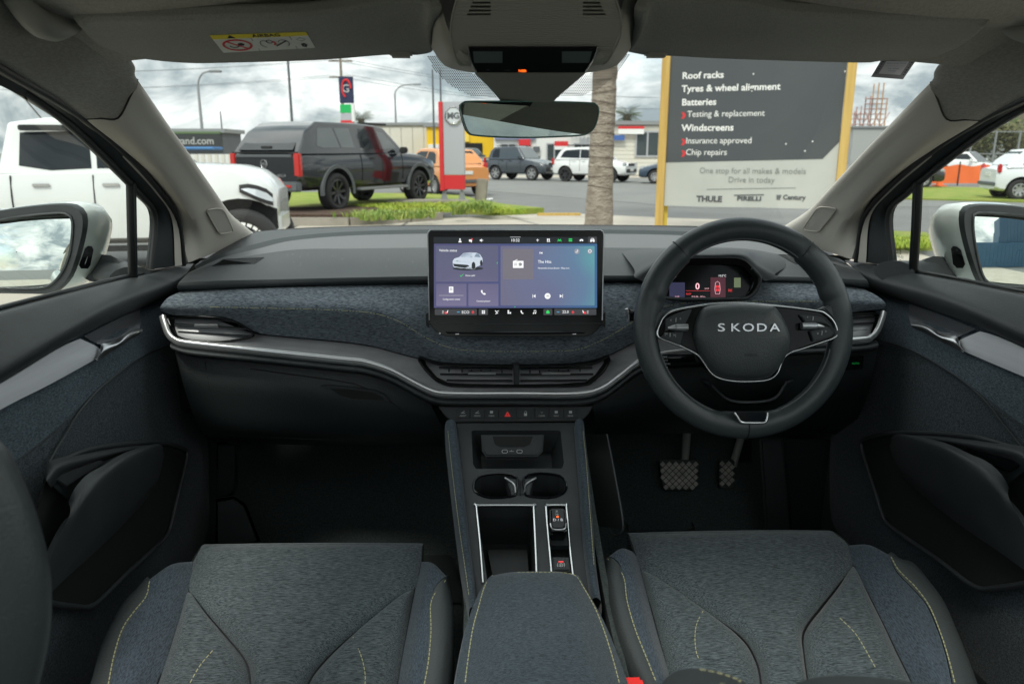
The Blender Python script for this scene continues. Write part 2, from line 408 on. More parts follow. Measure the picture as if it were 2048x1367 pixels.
car = thing('car', 'white right-hand-drive car with blue-grey cloth cabin that the whole picture is taken from inside', 'car')
P = lambda pts, X=None, Y=None, Z=None: [hX(a, b, X) if X is not None else hY(a, b, Y) if Y is not None else hZ(a, b, Z) for a, b in pts]

# ---------------------------------------------------------------- shell: floor, firewall, sills, roof behind the camera
car_floor = box('cabin_floor', (0, 0.2, 0.33), (1.66, 3.7, 0.04), M['carpet'], car)
loft('bulkhead', [[(-.80, 1.72, 1.12), (.80, 1.72, 1.12)], [(-.80, 2.05, .95), (.80, 2.05, .95)], [(-.80, 2.02, .60), (.80, 2.02, .60)], [(-.80, 1.72, .36), (.80, 1.72, .36)]], M['carpet'], car, nu=3, nv=2, lin=True)
box('dash_core', (0, 1.62, .95), (1.40, .20, .24), M['black'], car)
for s in (-1, 1): box('footwell_side', (s * .765 + (.05 if s > 0 else 0), 1.7, .70), (.04, .95, .72), M['carpet'], car)
box('scuttle', (0, 2.25, 1.02), (1.5, 0.55, 0.16), M['black'], car)
hood = loft('bonnet', [[(-.80, 2.38, 1.04), (0, 2.42, 1.085), (.80, 2.38, 1.04)], [(-.82, 2.9, .97), (0, 2.95, 1.0), (.82, 2.9, .97)], [(-.74, 3.3, .72), (0, 3.4, .76), (.74, 3.3, .72)]], M['white'], car, thick=.01)
for s in (-1, 1):
    bef = set(COL.objects)
    box('outer_sill', (s * .82, .3, .42), (.12, 3.6, .28), M['white'], car)
    # doors' outer skins: shoulder and lower flank
    loft('door_skin', [[(s * .775, 1.90, 1.055), (s * .775, -.1, 1.075)], [(s * .86, 1.92, 1.00), (s * .87, -.1, 1.02)], [(s * .915, 1.92, .82), (s * .93, -.1, .84)], [(s * .90, 1.92, .5), (s * .915, -.1, .5)]], M['white'], car, nu=12, nv=4)
    loft('rear_flank', [[(s * .775, -.11, 1.075), (s * .74, -1.9, 1.12)], [(s * .87, -.11, 1.02), (s * .83, -1.9, 1.05)], [(s * .93, -.11, .84), (s * .90, -1.9, .86)], [(s * .915, -.11, .5), (s * .88, -1.9, .5)]], M['white'], car, nu=12, nv=4)
    loft('front_wing', [[(s * .80, 3.3, .90), (s * .80, 1.93, 1.05)], [(s * .90, 3.2, .80), (s * .915, 1.93, .86)], [(s * .90, 3.2, .5), (s * .90, 1.93, .5)]], M['white'], car, nu=8, nv=3)
    # rear door inner, B pillar, C pillar
    box('rear_door_lining', (s * .745, -.85, .72), (.05, 1.6, .72), M['soft'], car)
    loft('b_pillar', [[(s * .60, -.02, 1.50), (s * .60, -.14, 1.50)], [(s * .70, .02, 1.10), (s * .70, -.14, 1.10)], [(s * .71, .03, .40), (s * .71, -.16, .40)]], M['pillar'], car, nu=6, nv=4, thick=.03)
    loft('c_pillar', [[(s * .57, -1.0, 1.49), (s * .55, -1.9, 1.42)], [(s * .72, -1.25, 1.10), (s * .70, -1.9, 1.10)]], M['pillar'], car, nu=6, nv=4, thick=.03)
    loft('cant_rail', [[(s * .50, .78, 1.535), (s * .49, -.5, 1.545), (s * .48, -1.9, 1.48)], [(s * .575, .82, 1.525), (s * .575, -.5, 1.53), (s * .55, -1.9, 1.46)], [(s * .625, .84, 1.480), (s * .62, -.5, 1.49), (s * .60, -1.9, 1.42)]], M['lining'], car, nu=16, nv=4, thick=.012)
    loft('rear_side_glass', [[(s * .62, -.15, 1.48), (s * .60, -1.0, 1.47)], [(s * .73, -.15, 1.09), (s * .72, -1.25, 1.10)]], M['sideglass'], car, nu=3, nv=2)
shift_new(bef)
rear_wall = box('tailgate_lining', (0, -1.95, .74), (1.5, .05, .76), M['soft'], car)
box('rear_bench_back', (0, -1.35, .85), (1.3, .16, .62), M['seat'], car, bev=.04)
loft('rear_screen', [[(-.5, -1.6, 1.47), (.5, -1.6, 1.47)], [(-.6, -1.95, 1.12), (.6, -1.95, 1.12)]], M['sideglass'], car, nu=3, nv=2)
loft('added_glass_roof', [[(-.50, .60, 1.555), (.50, .60, 1.555)], [(-.50, -1.2, 1.56), (.50, -1.2, 1.56)]], M['roofglass'], car, nu=3, nv=2)  # unseen roof opening, added to let skylight down onto the seats
box('rear_roof_lining', (0, -1.5, 1.52), (1.0, .62, .02), M['lining'], car)

# ---------------------------------------------------------------- roof lining at the front, seen above the visors
def sym(rows): return [[mir(p) for p in reversed(r)] for r in rows]
hl = loft('headlining', [
    [(-.58, .40, 1.525), (-.4, .40, 1.54), (0, .40, 1.575), (.4, .40, 1.54), (.63, .40, 1.525)],
    [(-.585, .82, 1.515), (-.4, .82, 1.535), (0, .82, 1.575), (.4, .82, 1.535), (.635, .82, 1.515)],
    [(-.59, .95, 1.50), (-.4, .945, 1.512), (0, .95, 1.56), (.4, .945, 1.512), (.64, .95, 1.50)],
    [(-.59, 1.02, 1.498), (-.4, 1.02, 1.512), (0, 1.03, 1.55), (.4, 1.02, 1.512), (.64, 1.02, 1.498)],
    [(-.595, 1.13, 1.470), (-.4, 1.16, 1.490), (0, 1.17, 1.495), (.4, 1.16, 1.490), (.645, 1.13, 1.470)]], M['lining'], car, nu=50, nv=5, thick=.02)
box('roof_front_panel', (0, .9, 1.575), (1.2, .75, .02), M['white'], car)

# ---------------------------------------------------------------- windscreen pillars (left measured, right mirrored)
PIN = [((238, 85), -.562), ((268, 128), -.572), ((275, 158), -.580), ((352, 270), -.605), ((404, 345), -.622), ((452, 415), -.64), ((507, 466), -.66)]
PRI = [((120, 60), -.585), ((178, 150), -.605), ((236, 236), -.622), ((292, 305), -.636), ((345, 375), -.655), ((392, 445), -.672), ((430, 505), -.69)]
POU = [((-70, 85), -.605), ((52, 160), -.628), ((168, 238), -.655), ((242, 296), -.668), ((308, 358), -.682), ((358, 425), -.695), ((371, 526), -.712)]
def hx(l): return [hX(a, b, X) for (a, b), X in l]
pin, pri, pou = hx(PIN), hx(PRI), hx(POU)
pex = [CAM + (p - CAM) * 1.07 + Vector((-.045, 0, .012)) for p in pin]      # return into the glass edge
poe = [p + Vector((-.05, .02, 0)) for p in pou]
PIL = []
for i in range(7):
    mid1 = (pin[i] + pri[i]) / 2 + Vector((.006, -.006, .002)); mid2 = (pri[i] + pou[i]) / 2 + Vector((.0, -.004, .0))
    PIL.append([pex[i], pin[i], mid1, pri[i], mid2, pou[i], poe[i]])
for s in (False, True):
    bef = set(COL.objects)
    up_rows = [[2 * a - b for a, b in zip(PIL[0], PIL[1])]] + PIL[:3]
    pu = loft('upper_pillar_trim', up_rows, M['lining'], car, nu=28, nv=8, mirror=s, thick=.004)
    lo_rows = [[q + Vector((0, .0015, -.001)) for q in PIL[2]]] + PIL[3:]
    po = loft('pillar_trim', lo_rows, M['pillar'], car, nu=28, nv=8, mirror=s, thick=.004)
    sg = surf(po)
    mp = lambda p: mir(p) if s else p
    # black joint between the two trims
    tube('trim_gap', [mp(p + (CAM - p).normalized() * .0008) for p in PIL[2][1:6]], .0016, M['printd'], po, seg=5)
    # perforated airbag patch near the base
    g = [(413, 419), (437, 416), (447, 424), (462, 457), (458, 463), (441, 466), (433, 461), (414, 428)]
    ctr = Vector()
    pts = []
    for a, b in g:
        d = ray(a, b)
        if s: d = mir(d)
        o_ = mir(CAM) if s else CAM
        h = sg.ray_cast(o_, d)[0]
        pts.append(h)
    pts = [p for p in pts if p]
    if len(pts) >= 6:
        c_ = sum(pts, Vector()) / len(pts); nn = (pts[0] - c_).cross(pts[3] - c_).normalized()
        if nn.dot(CAM - c_) < 0: nn = -nn
        pa = solid('pillar_grille', [p + nn * .0035 for p in pts], nn, .003, mat('grille_weave', (0.50, 0.47, 0.42), 0.8, bump=(1500, 1.0), bdist=.001) if 'grille_weave' not in MT else MT['grille_weave'], po, bev=.001)
        tube('grille_rim', [p + nn * .0035 for p in pts], .0012, M['pillar'], po, seg=5, closed=True, sm=3)
    # door seal and outer door frame between pillar and side glass
    Q1 = [((-75, 92), -.610), ((48, 164), -.633), ((110, 199), -.643), ((178, 244), -.660), ((250, 305), -.674), ((318, 379), -.690), ((356, 440), -.702), ((367, 530), -.716)]
    Q4 = [((-115, 100), -.635), ((0, 156), -.652), ((66, 195), -.665), ((148, 257), -.682), ((230, 336), -.702), ((281, 391), -.715), ((309, 432), -.725), ((302, 538), -.736)]
    ql = lambda t: hx([((p[0][0] * (1 - t) + q[0][0] * t, p[0][1] * (1 - t) + q[0][1] * t), p[1] * (1 - t) + q[1] * t) for p, q in zip(Q1, Q4)])
    q1, q2, q3, q4 = ql(0), ql(.35), ql(.72), ql(1)
    a_ = [mp(p) for p in q1]; b_ = [mp(p) for p in q2]; c3 = [mp(p) for p in q3]; d4 = [mp(p) for p in q4]
    tube('door_seal', a_, .0060, M['rubber'], po, seg=8, sm=5)
    df = loft('door_frame', [[a_[i], b_[i], (b_[i] + c3[i]) / 2 + Vector((0, 0, -.001)), c3[i], c3[i].lerp(d4[i], .5) + Vector((mp(Vector((-.004, 0, 0))))), d4[i]] for i in range(8)], M['dark'], car, nu=10, nv=6, thick=.01)
    # painted flange and glass run
    loft('painted_flange', [[a_[i] + Vector((0, 0.002, 0)) + (b_[i] - a_[i]) * .15 + (CAM - a_[i]).normalized() * .004, b_[i] + (a_[i] - b_[i]) * .25 + (CAM - a_[i]).normalized() * .004] for i in range(4, 8)], M['pillar'], df, nu=4, nv=6)
    tube('glass_run', d4, .0065, M['rubber'], df, seg=8, sm=5)

shift_new(bef)
# ---------------------------------------------------------------- windscreen
wt = [mir(pex[0])] ; 
WS = [[(-.60, 1.08, 1.515), (-.3, 1.16, 1.535), (0, 1.19, 1.542), (.3, 1.16, 1.535), (.60, 1.08, 1.515)],
      [tuple(pex[2]), (-.34, 1.42, 1.44), (0, 1.46, 1.445), (.34, 1.42, 1.44), tuple(mir(pex[2]))],
      [tuple(pex[4]), (-.36, 1.80, 1.30), (0, 1.86, 1.31), (.36, 1.80, 1.30), tuple(mir(pex[4]))],
      [tuple(pex[6] + Vector((0, .06, -.03))), (-.4, 2.22, 1.11), (0, 2.30, 1.11), (.4, 2.22, 1.11), tuple(mir(pex[6]) + Vector((0, .06, -.03)))]]
WS = [[Vector((q[0] * 1.10 + (.05 if q[0] > .5 else 0), q[1], q[2])) for q in r] for r in WS]
ws = loft('windscreen', WS, M['glass'], car, nu=25, nv=5)
wsf = surf(ws)
# dotted shade band round the mirror foot: one dot mesh on the inner face of the glass
band = [(855, 112), (868, 140), (895, 166), (918, 181), (945, 193), (1010, 195), (1100, 195), (1168, 191), (1200, 176), (1232, 152), (1252, 124), (1262, 108)]
def inpoly(x, y, pg):
    c = False; j = len(pg) - 1
    for i in range(len(pg)):
        if (pg[i][1] > y) != (pg[j][1] > y) and x < (pg[j][0] - pg[i][0]) * (y - pg[i][1]) / (pg[j][1] - pg[i][1]) + pg[i][0]: c = not c
        j = i
    return c
pcs = []
yy = 104; row = 0
while yy < 197:
    xx = 850 + (row % 2) * 2.1
    while xx < 1266:
        if inpoly(xx, yy, band) and not (945 < xx < 1180 and yy < 150):
            c = on(wsf, xx, yy, .002)
            if c: u = Vector((1, 0, 0)); w = ray(xx, yy).cross(u).normalized(); pcs.append(([c + u * .0015, c + w * .0012, c - u * .0015, c - w * .0012], [(0, 1, 2, 3)]))
        xx += 4.2
    yy += 3.1; row += 1
multi('shade_dots', pcs, M['black'], ws, None, kind='stuff')
# registration / service sticker top right
stk = [(1763, 119), (1833, 120), (1806, 159), (1742, 154)]
sp = [on(wsf, a, b, .003) or hY(a, b, 1.16) for a, b in stk]
lab = pyd('service_sticker', sp, [(0, 1, 2, 3)], mat('sticker_grey', (0.10, 0.105, 0.13), 0.6), ws)
def bil(q, u, v): return (q[0] * (1 - u) + q[1] * u) * (1 - v) + (q[3] * (1 - u) + q[2] * u) * v
inn = [bil(sp, u, v) - ray(1788, 139) * .0006 for u, v in ((.17, .08), (.83, .08), (.83, .78), (.17, .78))]
pyd('sticker_panel', inn, [(0, 1, 2, 3)], mat('sticker_pale', (0.42, 0.42, 0.47), 0.6), lab)
pcs = []
for i in range(6):
    for k in (.085, .915):
        c = bil(sp, k, .12 + .125 * i) - ray(1788, 139) * .0008; pcs.append(([c + Vector((.0017, 0, 0)), c + Vector((0, 0, .0014)), c - Vector((.0017, 0, 0)), c - Vector((0, 0, .0014))], [(0, 1, 2, 3)]))
multi('sticker_hole', pcs, M['printd'], lab, None, kind='stuff')
rr = (sp[1] - sp[0]).normalized()
for t_, v_, s_ in (('SERVICE DUE', .22, .0055), ('~~~~~~~', .36, .008), ('12 500', .50, .007), ('10/26', .62, .006), ('', .74, .005)):
    if t_: text('sticker_line', t_, s_, bil(sp, .5, v_) - ray(1788, 139) * .001, rr, (sp[0] - sp[3]), mat('ink_blue', (0.05, 0.06, 0.22), .6) if 'ink_blue' not in MT else MT['ink_blue'], lab, extrude=0)
# glass edge strip low right, and black rubber along the base
tube('base_seal', [on(wsf, a, b, .006) or hY(a, b, 1.95) for a, b in [(478, 440), (482, 456), (507, 465), (600, 458), (750, 454), (1031, 451), (1320, 453), (1480, 457), (1560, 461), (1590, 454), (1603, 436)]], .0035, M['rubber'], ws, seg=6)

# ---------------------------------------------------------------- sun visors
def visor(s):
    if not s:
        rear = [(160, 55), (185, 42), (300, 40), (440, 36), (620, 30), (740, 12), (800, 4), (850, 4), (858, 25)]
        fr = [(205, 92), (236, 108), (300, 121), (380, 128), (470, 127), (640, 122), (770, 112), (838, 112), (868, 104)]
    else:
        rear = [(1296, 25), (1302, 5), (1350, 4), (1480, 8), (1560, 25), (1640, 32), (1800, 38), (1955, 44), (1972, 54)]
        fr = [(1252, 104), (1290, 112), (1348, 114), (1440, 119), (1600, 124), (1730, 127), (1770, 122), (1860, 118), (1905, 96)]
    a = [hY(x, y, .945) for x, y in rear]; b = [hY(x, y, 1.115) for x, y in fr]
    v = loft('sun_visor', [a, [(p + q) / 2 + Vector((0, 0, -.006)) for p, q in zip(a, b)], b], M['visor'], car, nu=40, nv=8, thick=.017)
    m = v.modifiers.new('b', 'BEVEL'); m.width = .006; m.segments = 2; m.limit_method = 'ANGLE'
    return v
v1 = visor(False); v2 = visor(True)
for v, g in ((v1, (802, 108)), (v2, (1312, 108))):
    c = hY(g[0], g[1], 1.105); box('visor_clip', c + Vector((0, 0, .001)), (.030, .02, .012), M['consolep'], v, bev=.003)
t = surf(v1)
L = [(419, 71), (612, 64), (631, 96), (447, 106)]
L3_ = [Vector((a, b, 0)) for a, b in L]
def lpt(u, v, off=.0022):
    q = bil(L3_, u, v); h = on(t, q.x, q.y, off)
    return h if h else hY(q.x, q.y, 1.02)
def lab_q(name, u0, u1, v0, v1, m, par, off=.0010):
    g_ = [lpt(u0 + (u1 - u0) * i / 12, v0 + (v1 - v0) * j / 4, off) for j in range(5) for i in range(13)]
    return pyd(name, g_, grid_faces(13, 5), m, par, 180)
wl_ = lab_q('airbag_warning_label', 0, 1, 0, 1, mat('label_white', (0.72, 0.74, 0.68), .6), v1)
lab_q('yellow_header', 0, 1, 0, .24, mat('label_yellow', (0.80, 0.66, 0.04), .6), wl_, .0016)
tv, tf = text_geo('AIRBAG', 1.0, 0, 'CENTER', .02)
pyd('airbag_word', [lpt(.57 + q.x * .085, .21 - q.y * .24) for q in tv], tf, M['printd'], wl_)
pyd('warning_triangle', [lpt(.20, .03), lpt(.155, .215), lpt(.245, .215)], [(0, 1, 2)], M['printd'], wl_)
for u in (.395, .80): pyd('divider', [lpt(u, .24), lpt(u + .006, .24), lpt(u + .006, 1), lpt(u, 1)], [(0, 1, 2, 3)], M['printd'], wl_)
rg = mat('label_red', (0.62, 0.03, 0.04), .6)
def ring(cu, cv, ru, rv, w, a0=0, a1=360, n=28):
    v = []; f = []
    for i in range(n + 1):
        t_ = R(a0 + (a1 - a0) * i / n)
        v.append(lpt(cu + ru * math.cos(t_), cv + rv * math.sin(t_))); v.append(lpt(cu + (ru - w) * math.cos(t_), cv + (rv - w * 3.6) * math.sin(t_)))
    return v, [(2 * i, 2 * i + 1, 2 * i + 3, 2 * i + 2) for i in range(n)]
multi('prohibition_ring', [ring(.205, .62, .155, .33, .022), ([lpt(.095, .40), lpt(.115, .36), lpt(.315, .84), lpt(.295, .88)], [(0, 1, 2, 3)])], rg, wl_, None)
multi('pictogram', [ring(.17, .66, .05, .10, .012, 0, 200), ring(.25, .58, .035, .08, .03), ring(.50, .62, .05, .2, .008, 90, 330), ring(.56, .5, .035, .11, .01), ring(.70, .62, .06, .2, .008, 200, 420), ([lpt(.60, .75), lpt(.74, .45), lpt(.75, .50), lpt(.61, .8)], [(0, 1, 2, 3)]), ring(.90, .45, .05, .12, .006, 0, 360, 4), ring(.90, .80, .035, .14, .03, 0, 360, 5)], M['printd'], wl_, None)
multi('red_bag_mark', [ring(.575, .60, .045, .15, .02, 300, 430)], rg, wl_, None)

# grab handles in the top corners
for s in (-1, 1):
    a = hX(90 if s < 0 else 0, 20, -.575) if s < 0 else mir(hX(90, 20, -.575))
    p0 = hX(60, 30, -.56); p1 = hX(104, 52, -.56); p2 = hX(150, 30, -.56); p3 = hX(150, -40, -.55)
    pts = [p0 + Vector((-.02, -.02, .04)), p0, p1, p2, p3]
    tube('grab_handle', [p if s < 0 else mir(p) + Vector((.05, 0, 0)) for p in pts], [.010, .015, .017, .015, .010], M['consolep'], car, seg=10, sm=5)
M['well'] = mat('well_plastic', (0.022, 0.026, 0.027), .45)
# ================================================================ overhead console and inside mirror
CB = PL(hY(1065, 100, 1.02), (0, -.93, -.38))   # sloping face of the console
def cpl(pts, up=0): return CB.poly(pts, up)
N_ = CB.n
shell_o = cpl([(820, -60), (838, 20), (856, 60), (866, 100), (884, 122), (912, 140), (940, 148), (1065, 152), (1190, 146), (1222, 136), (1246, 118), (1262, 96), (1278, 62), (1296, 10), (1306, -60)])
oc = loft('overhead_console', [[hY(x, y, Y_) for x, y in pts] for pts, Y_ in (
    ([(770, -60), (800, -22), (846, 60), (872, 110), (912, 140), (1065, 152), (1210, 140), (1252, 110), (1280, 58), (1330, -22), (1352, -60)], 1.08),
    ([(830, -60), (852, -20), (872, 56), (890, 96), (922, 128), (1065, 140), (1200, 128), (1232, 94), (1252, 54), (1276, -20), (1290, -60)], .99),
    ([(860, -60), (878, -10), (893, 50), (910, 86), (940, 112), (1065, 120), (1180, 112), (1214, 86), (1232, 50), (1250, -10), (1265, -60)], .975))], M['consolep'], car, nu=60, nv=5)
PF = PL(hY(1065, 60, .965), (0, -.90, -.43))
pan_pts = [(930, -60), (901, 52), (912, 118), (924, 132), (1206, 130), (1220, 116), (1244, 52), (1214, -60)]
sl_l = [[(946 - i * 3.7, 4 + i * 7.7), (982, 4 + i * 7.7), (981, 8 + i * 7.7), (944 - i * 3.7, 8 + i * 7.7)] for i in range(4)]
sl_r = [[(1166, 4 + i * 7.7), (1199 + i * 3.6, 4 + i * 7.7), (1201 + i * 3.6, 8 + i * 7.7), (1166, 8 + i * 7.7)] for i in range(4)]
ribm = mat('ribbed_console_plastic', (0.30, 0.30, 0.265), 0.6)
nt = ribm.node_tree; t_ = nt.nodes.new('ShaderNodeTexCoord'); w_ = nt.nodes.new('ShaderNodeTexWave'); w_.bands_direction = 'Z'; w_.inputs['Scale'].default_value = 150
nt.links.new(t_.outputs['Object'], w_.inputs[0]); bp = nt.nodes.new('ShaderNodeBump'); bp.inputs['Strength'].default_value = .5; bp.inputs['Distance'].default_value = .001
nt.links.new(w_.outputs[1], bp.inputs['Height']); nt.links.new(bp.outputs[0], nt.nodes['Principled BSDF'].inputs['Normal'])
panel = plate('console_panel', PF.poly(pan_pts), [PF.poly(h) for h in sl_l + sl_r], PF.n, .004, ribm, oc)
solid('grille_backing', PF.poly([(925, -10), (1215, -10), (1225, 45), (915, 45)], -.006), PF.n, .002, M['black'], oc)
tube('panel_edge', PF.poly([(930, -60), (901, 52), (912, 118), (924, 132)], .0005), .0012, M['consolep'], oc, seg=5)
tube('panel_edge', PF.poly([(1214, -60), (1244, 52), (1220, 116), (1206, 130)], .0005), .0012, M['consolep'], oc, seg=5)
# black glass display strip
PS = PL(PF.p + PF.n * .004, (0, -.96, -.28))
ds = solid('sensor_display', PS.poly([(936, 95), (1196, 94), (1188, 116), (1170, 146), (952, 146), (941, 120)]), PS.n, .014, M['gloss'], oc, bev=.002)
solid('lamp_lens', PS.poly([(946, 103), (1005, 103), (1005, 126), (948, 126)], .0006), PS.n, .0004, mat('smoked_lens', (.06, .09, .09), .15), ds)
solid('lamp_lens', PS.poly([(1124, 103), (1184, 103), (1178, 126), (1124, 126)], .0006), PS.n, .0004, MT['smoked_lens'], ds)
tube('display_edge', PS.poly([(936, 95), (941, 120), (953, 145)], .001), .0011, M['chrome'], ds, seg=5)
tube('display_edge', PS.poly([(1196, 94), (1188, 116), (1170, 145)], .001), .0011, M['chrome'], ds, seg=5)
def ptext(pl, s, px, py, hpx, m, par, name='print', up=.0008, align='CENTER', bold=0.0, sx=1.0, ext=0.0):
    """print of cap height hpx photo pixels, standing on a plane"""
    o_ = pl.hit(px, py, up); r_ = (pl.hit(px + 4, py, up) - o_); u_ = (pl.hit(px, py - 4, up) - o_); k_ = u_.length / 4
    u2 = u_ - r_.normalized() * u_.dot(r_.normalized())
    return text(name, s, hpx * k_ / 0.70, o_, r_, u2, m, par, ext, align, bold, sx)
ptext(PS, 'PASS AIR', 1037, 144, 4.2, M['o_on'], ds, 'warning_lamp', align='LEFT', sx=.0 + .7, bold=.0002)
multi('airbag_off_lamp', [(PS.poly([(1047 + 5.5 * math.cos(a) , 142 + 2.8 * math.sin(a)) for a in [i * math.pi / 5 for i in range(10)]], .0012), [tuple(range(10))])], M['o_on'], ds, None)
ptext(PS, 'ECALL', 1015, 142, 3, MT['smoked_lens'], ds); ptext(PS, 'OFF', 976, 142, 3, MT['smoked_lens'], ds)
# mirror foot
loft('mirror_foot', [[hY(x, y, Y_) for x, y in pts] for pts, Y_ in (
    ([(950, 148), (975, 147), (1065, 148), (1150, 147), (1172, 146)], 1.015), ([(975, 172), (1000, 172), (1065, 174), (1125, 172), (1143, 171)], 1.06), ([(998, 198), (1010, 200), (1055, 202), (1100, 200), (1112, 198)], 1.10), ([(1015, 222), (1025, 224), (1055, 226), (1085, 224), (1095, 222)], 1.13))], M['consolep'], car, nu=24, nv=5, thick=.01)
# mirror: rounded housing, glass set in
mo = [(921, 216), (926, 206), (940, 203), (1000, 203), (1060, 203), (1120, 204), (1180, 206), (1192, 210), (1197, 220), (1193, 245), (1183, 262), (1165, 270), (1120, 273), (1060, 275), (1000, 274), (955, 271), (938, 266), (928, 246)]
cen = hY(1060, 240, 1.10)
nout = Vector((.48, -1, .24)).normalized(); din = (cen - CAM).normalized(); mn = (nout - din).normalized()
PMr = PL(cen, mn)
ring_ = spl(PMr.poly(mo), 4, True); cc = sum(ring_, Vector()) / len(ring_)
rows = [[cc + (p - cc) * k_ + PMr.n * dn for p in ring_] for k_, dn in ((1.0, 0), (1.02, -.003), (1.0, -.010), (.90, -.022), (.6, -.032), (.05, -.036))]
vv = [p for r in rows for p in r]; mh = pyd('rear_view_mirror', vv, grid_faces(len(ring_), 6, True), M['gloss'], car, 60)
pyd('mirror_glass', [cc + (p - cc) * .985 + PMr.n * .0006 for p in ring_], [tuple(range(len(ring_)))], M['mirrord'], mh)
tube('mirror_rim', [cc + (p - cc) * 1.0 for p in ring_], .0013, mat('mirror_rim_green', (.10, .22, .19), .15, coat=.5), mh, seg=6, sm=0, closed=True)

# ================================================================ dashboard
def row(pts, n=60, x0=None, x1=None):
    """pts (px, py, Y): a smooth line from left to right, evenly spaced in px"""
    P3 = spl([Vector(p) for p in pts], 10); o = []
    xs = [p.x for p in P3]; a = xs[0]; b = xs[-1]; j = 0
    for i in range(n):
        x = a + (b - a) * i / (n - 1)
        while j < len(P3) - 2 and P3[j + 1].x < x: j += 1
        d = P3[j + 1].x - P3[j].x; t = 0 if abs(d) < 1e-6 else (x - P3[j].x) / d
        q = P3[j].lerp(P3[j + 1], min(max(t, 0), 1)); o.append(hY(q.x, q.y, q.z))
    return o
def band_(name, rows, m, par, nv=4, **k): return loft(name, [row(r, 120) for r in rows], m, par, nu=120, nv=nv, sm_u=0, **k)
R0 = [(425, 502, 1.84), (506, 466, 1.95), (600, 458, 2.02), (750, 453, 2.06), (1031, 451, 2.08), (1320, 453, 2.06), (1480, 457, 2.02), (1584, 462, 1.95), (1655, 500, 1.84)]
R1 = [(388, 532, 1.66), (440, 508, 1.72), (513, 487, 1.80), (581, 473, 1.86), (700, 463, 1.91), (860, 459, 1.94), (1031, 458, 1.95), (1320, 461, 1.93), (1470, 470, 1.86), (1580, 487, 1.80), (1640, 506, 1.73), (1694, 527, 1.66)]
R1b = [(392, 538, 1.655), (444, 515, 1.71), (516, 497, 1.78), (584, 481, 1.84), (700, 471, 1.89), (860, 467, 1.92), (1031, 466, 1.93), (1320, 469, 1.91), (1470, 478, 1.85), (1576, 496, 1.78), (1634, 514, 1.72), (1700, 531, 1.655)]
R2 = [(376, 546, 1.58), (410, 533, 1.62), (480, 515, 1.66), (591, 499, 1.70), (700, 497, 1.71), (860, 495, 1.72), (1031, 494, 1.72), (1320, 496, 1.71), (1480, 498, 1.70), (1580, 512, 1.66), (1660, 526, 1.62), (1716, 542, 1.58)]
R3 = [(357, 565, 1.42), (440, 561, 1.44), (530, 559, 1.455), (700, 555, 1.46), (860, 552, 1.46), (1031, 551, 1.46), (1320, 551, 1.46), (1560, 553, 1.455), (1660, 556, 1.44), (1734, 560, 1.42)]
R4 = [(356, 580, 1.428), (440, 578, 1.445), (530, 575, 1.46), (700, 571, 1.47), (860, 568, 1.47), (1031, 566, 1.47), (1320, 564, 1.47), (1560, 564, 1.46), (1660, 568, 1.445), (1738, 576, 1.428)]
R4m = [(354, 573, 1.418), (440, 570, 1.438), (530, 568, 1.452), (700, 564, 1.458), (860, 561, 1.458), (1031, 560, 1.458), (1320, 559, 1.458), (1560, 560, 1.452), (1660, 564, 1.438), (1738, 569, 1.418)]
R5 = [(358, 586, 1.47), (440, 583, 1.49), (530, 580, 1.50), (700, 576, 1.50), (1031, 572, 1.50), (1320, 570, 1.50), (1560, 570, 1.50), (1660, 574, 1.49), (1736, 584, 1.47)]
dash = band_('dashboard', [R0, R1], M['soft'], car, nv=5)
dash['label'] = 'dark grey dashboard'
band_('dash_ridge', [R1, R1b], M['dark'], dash, nv=3)
ledge = band_('dash_ledge', [R1b, R2], mat('skylit_ledge_foam', (.105, .11, .112), .6, bump=(1100, .4), bdist=.0006), dash, nv=5)  # lighter than the pad: skylight on the ledge put into its colour
pad = band_('dash_pad', [R2, [(p[0], p[1], p[2]) for p in R3]], M['pad'], dash, nv=6)
band_('pad_edge', [R3, R4m, R4, R5], M['soft'], dash, nv=3)
padf = surf(pad)
# AIRBAG embossing, tiny dust specks
h = padf.ray_cast(CAM, ray(394, 556))
if h[0]: text('airbag_emboss', 'AIRBAG', .010, h[0] - ray(394, 556) * .0008, (1, .12, 0), (h[1] if h[1].z > 0 else -h[1]).cross(Vector((1, .12, 0))), M['printd'], pad, extrude=0)
# side demister vents
for s in (0, 1):
    q = [(424, 532), (446, 519), (528, 515), (510, 527)]
    if s: q = [(1557, 509), (1635, 513), (1672, 530), (1592, 528)]
    pts = [on(padf, a, b, .0015) or hY(a, b, 1.6) for a, b in q]
    fr_ = pyd('demister_vent', pts, [(0, 1, 2, 3)], M['black'], pad)
    tube('vent_rim', pts, .0012, M['pad'], fr_, seg=5, sm=0, closed=True)
    for i in range(6):
        u = .16 + i * .13
        a_, b_ = bil(pts, u, .08), bil(pts, u - .07, .92)
        tube('vent_fin', [a_, (a_ + b_) / 2, b_], .0014, M['dark'], fr_, seg=4, sm=0)
sp_ = []
for i in range(46):
    x, y = rnd.uniform(560, 1250), rnd.uniform(480, 545); c = on(padf, x, y, .0006)
    if c: sp_.append(boxd(c, (.0011, .0011, .0003)))
multi('dust_speck', sp_, M['print'], pad, None, kind='stuff')

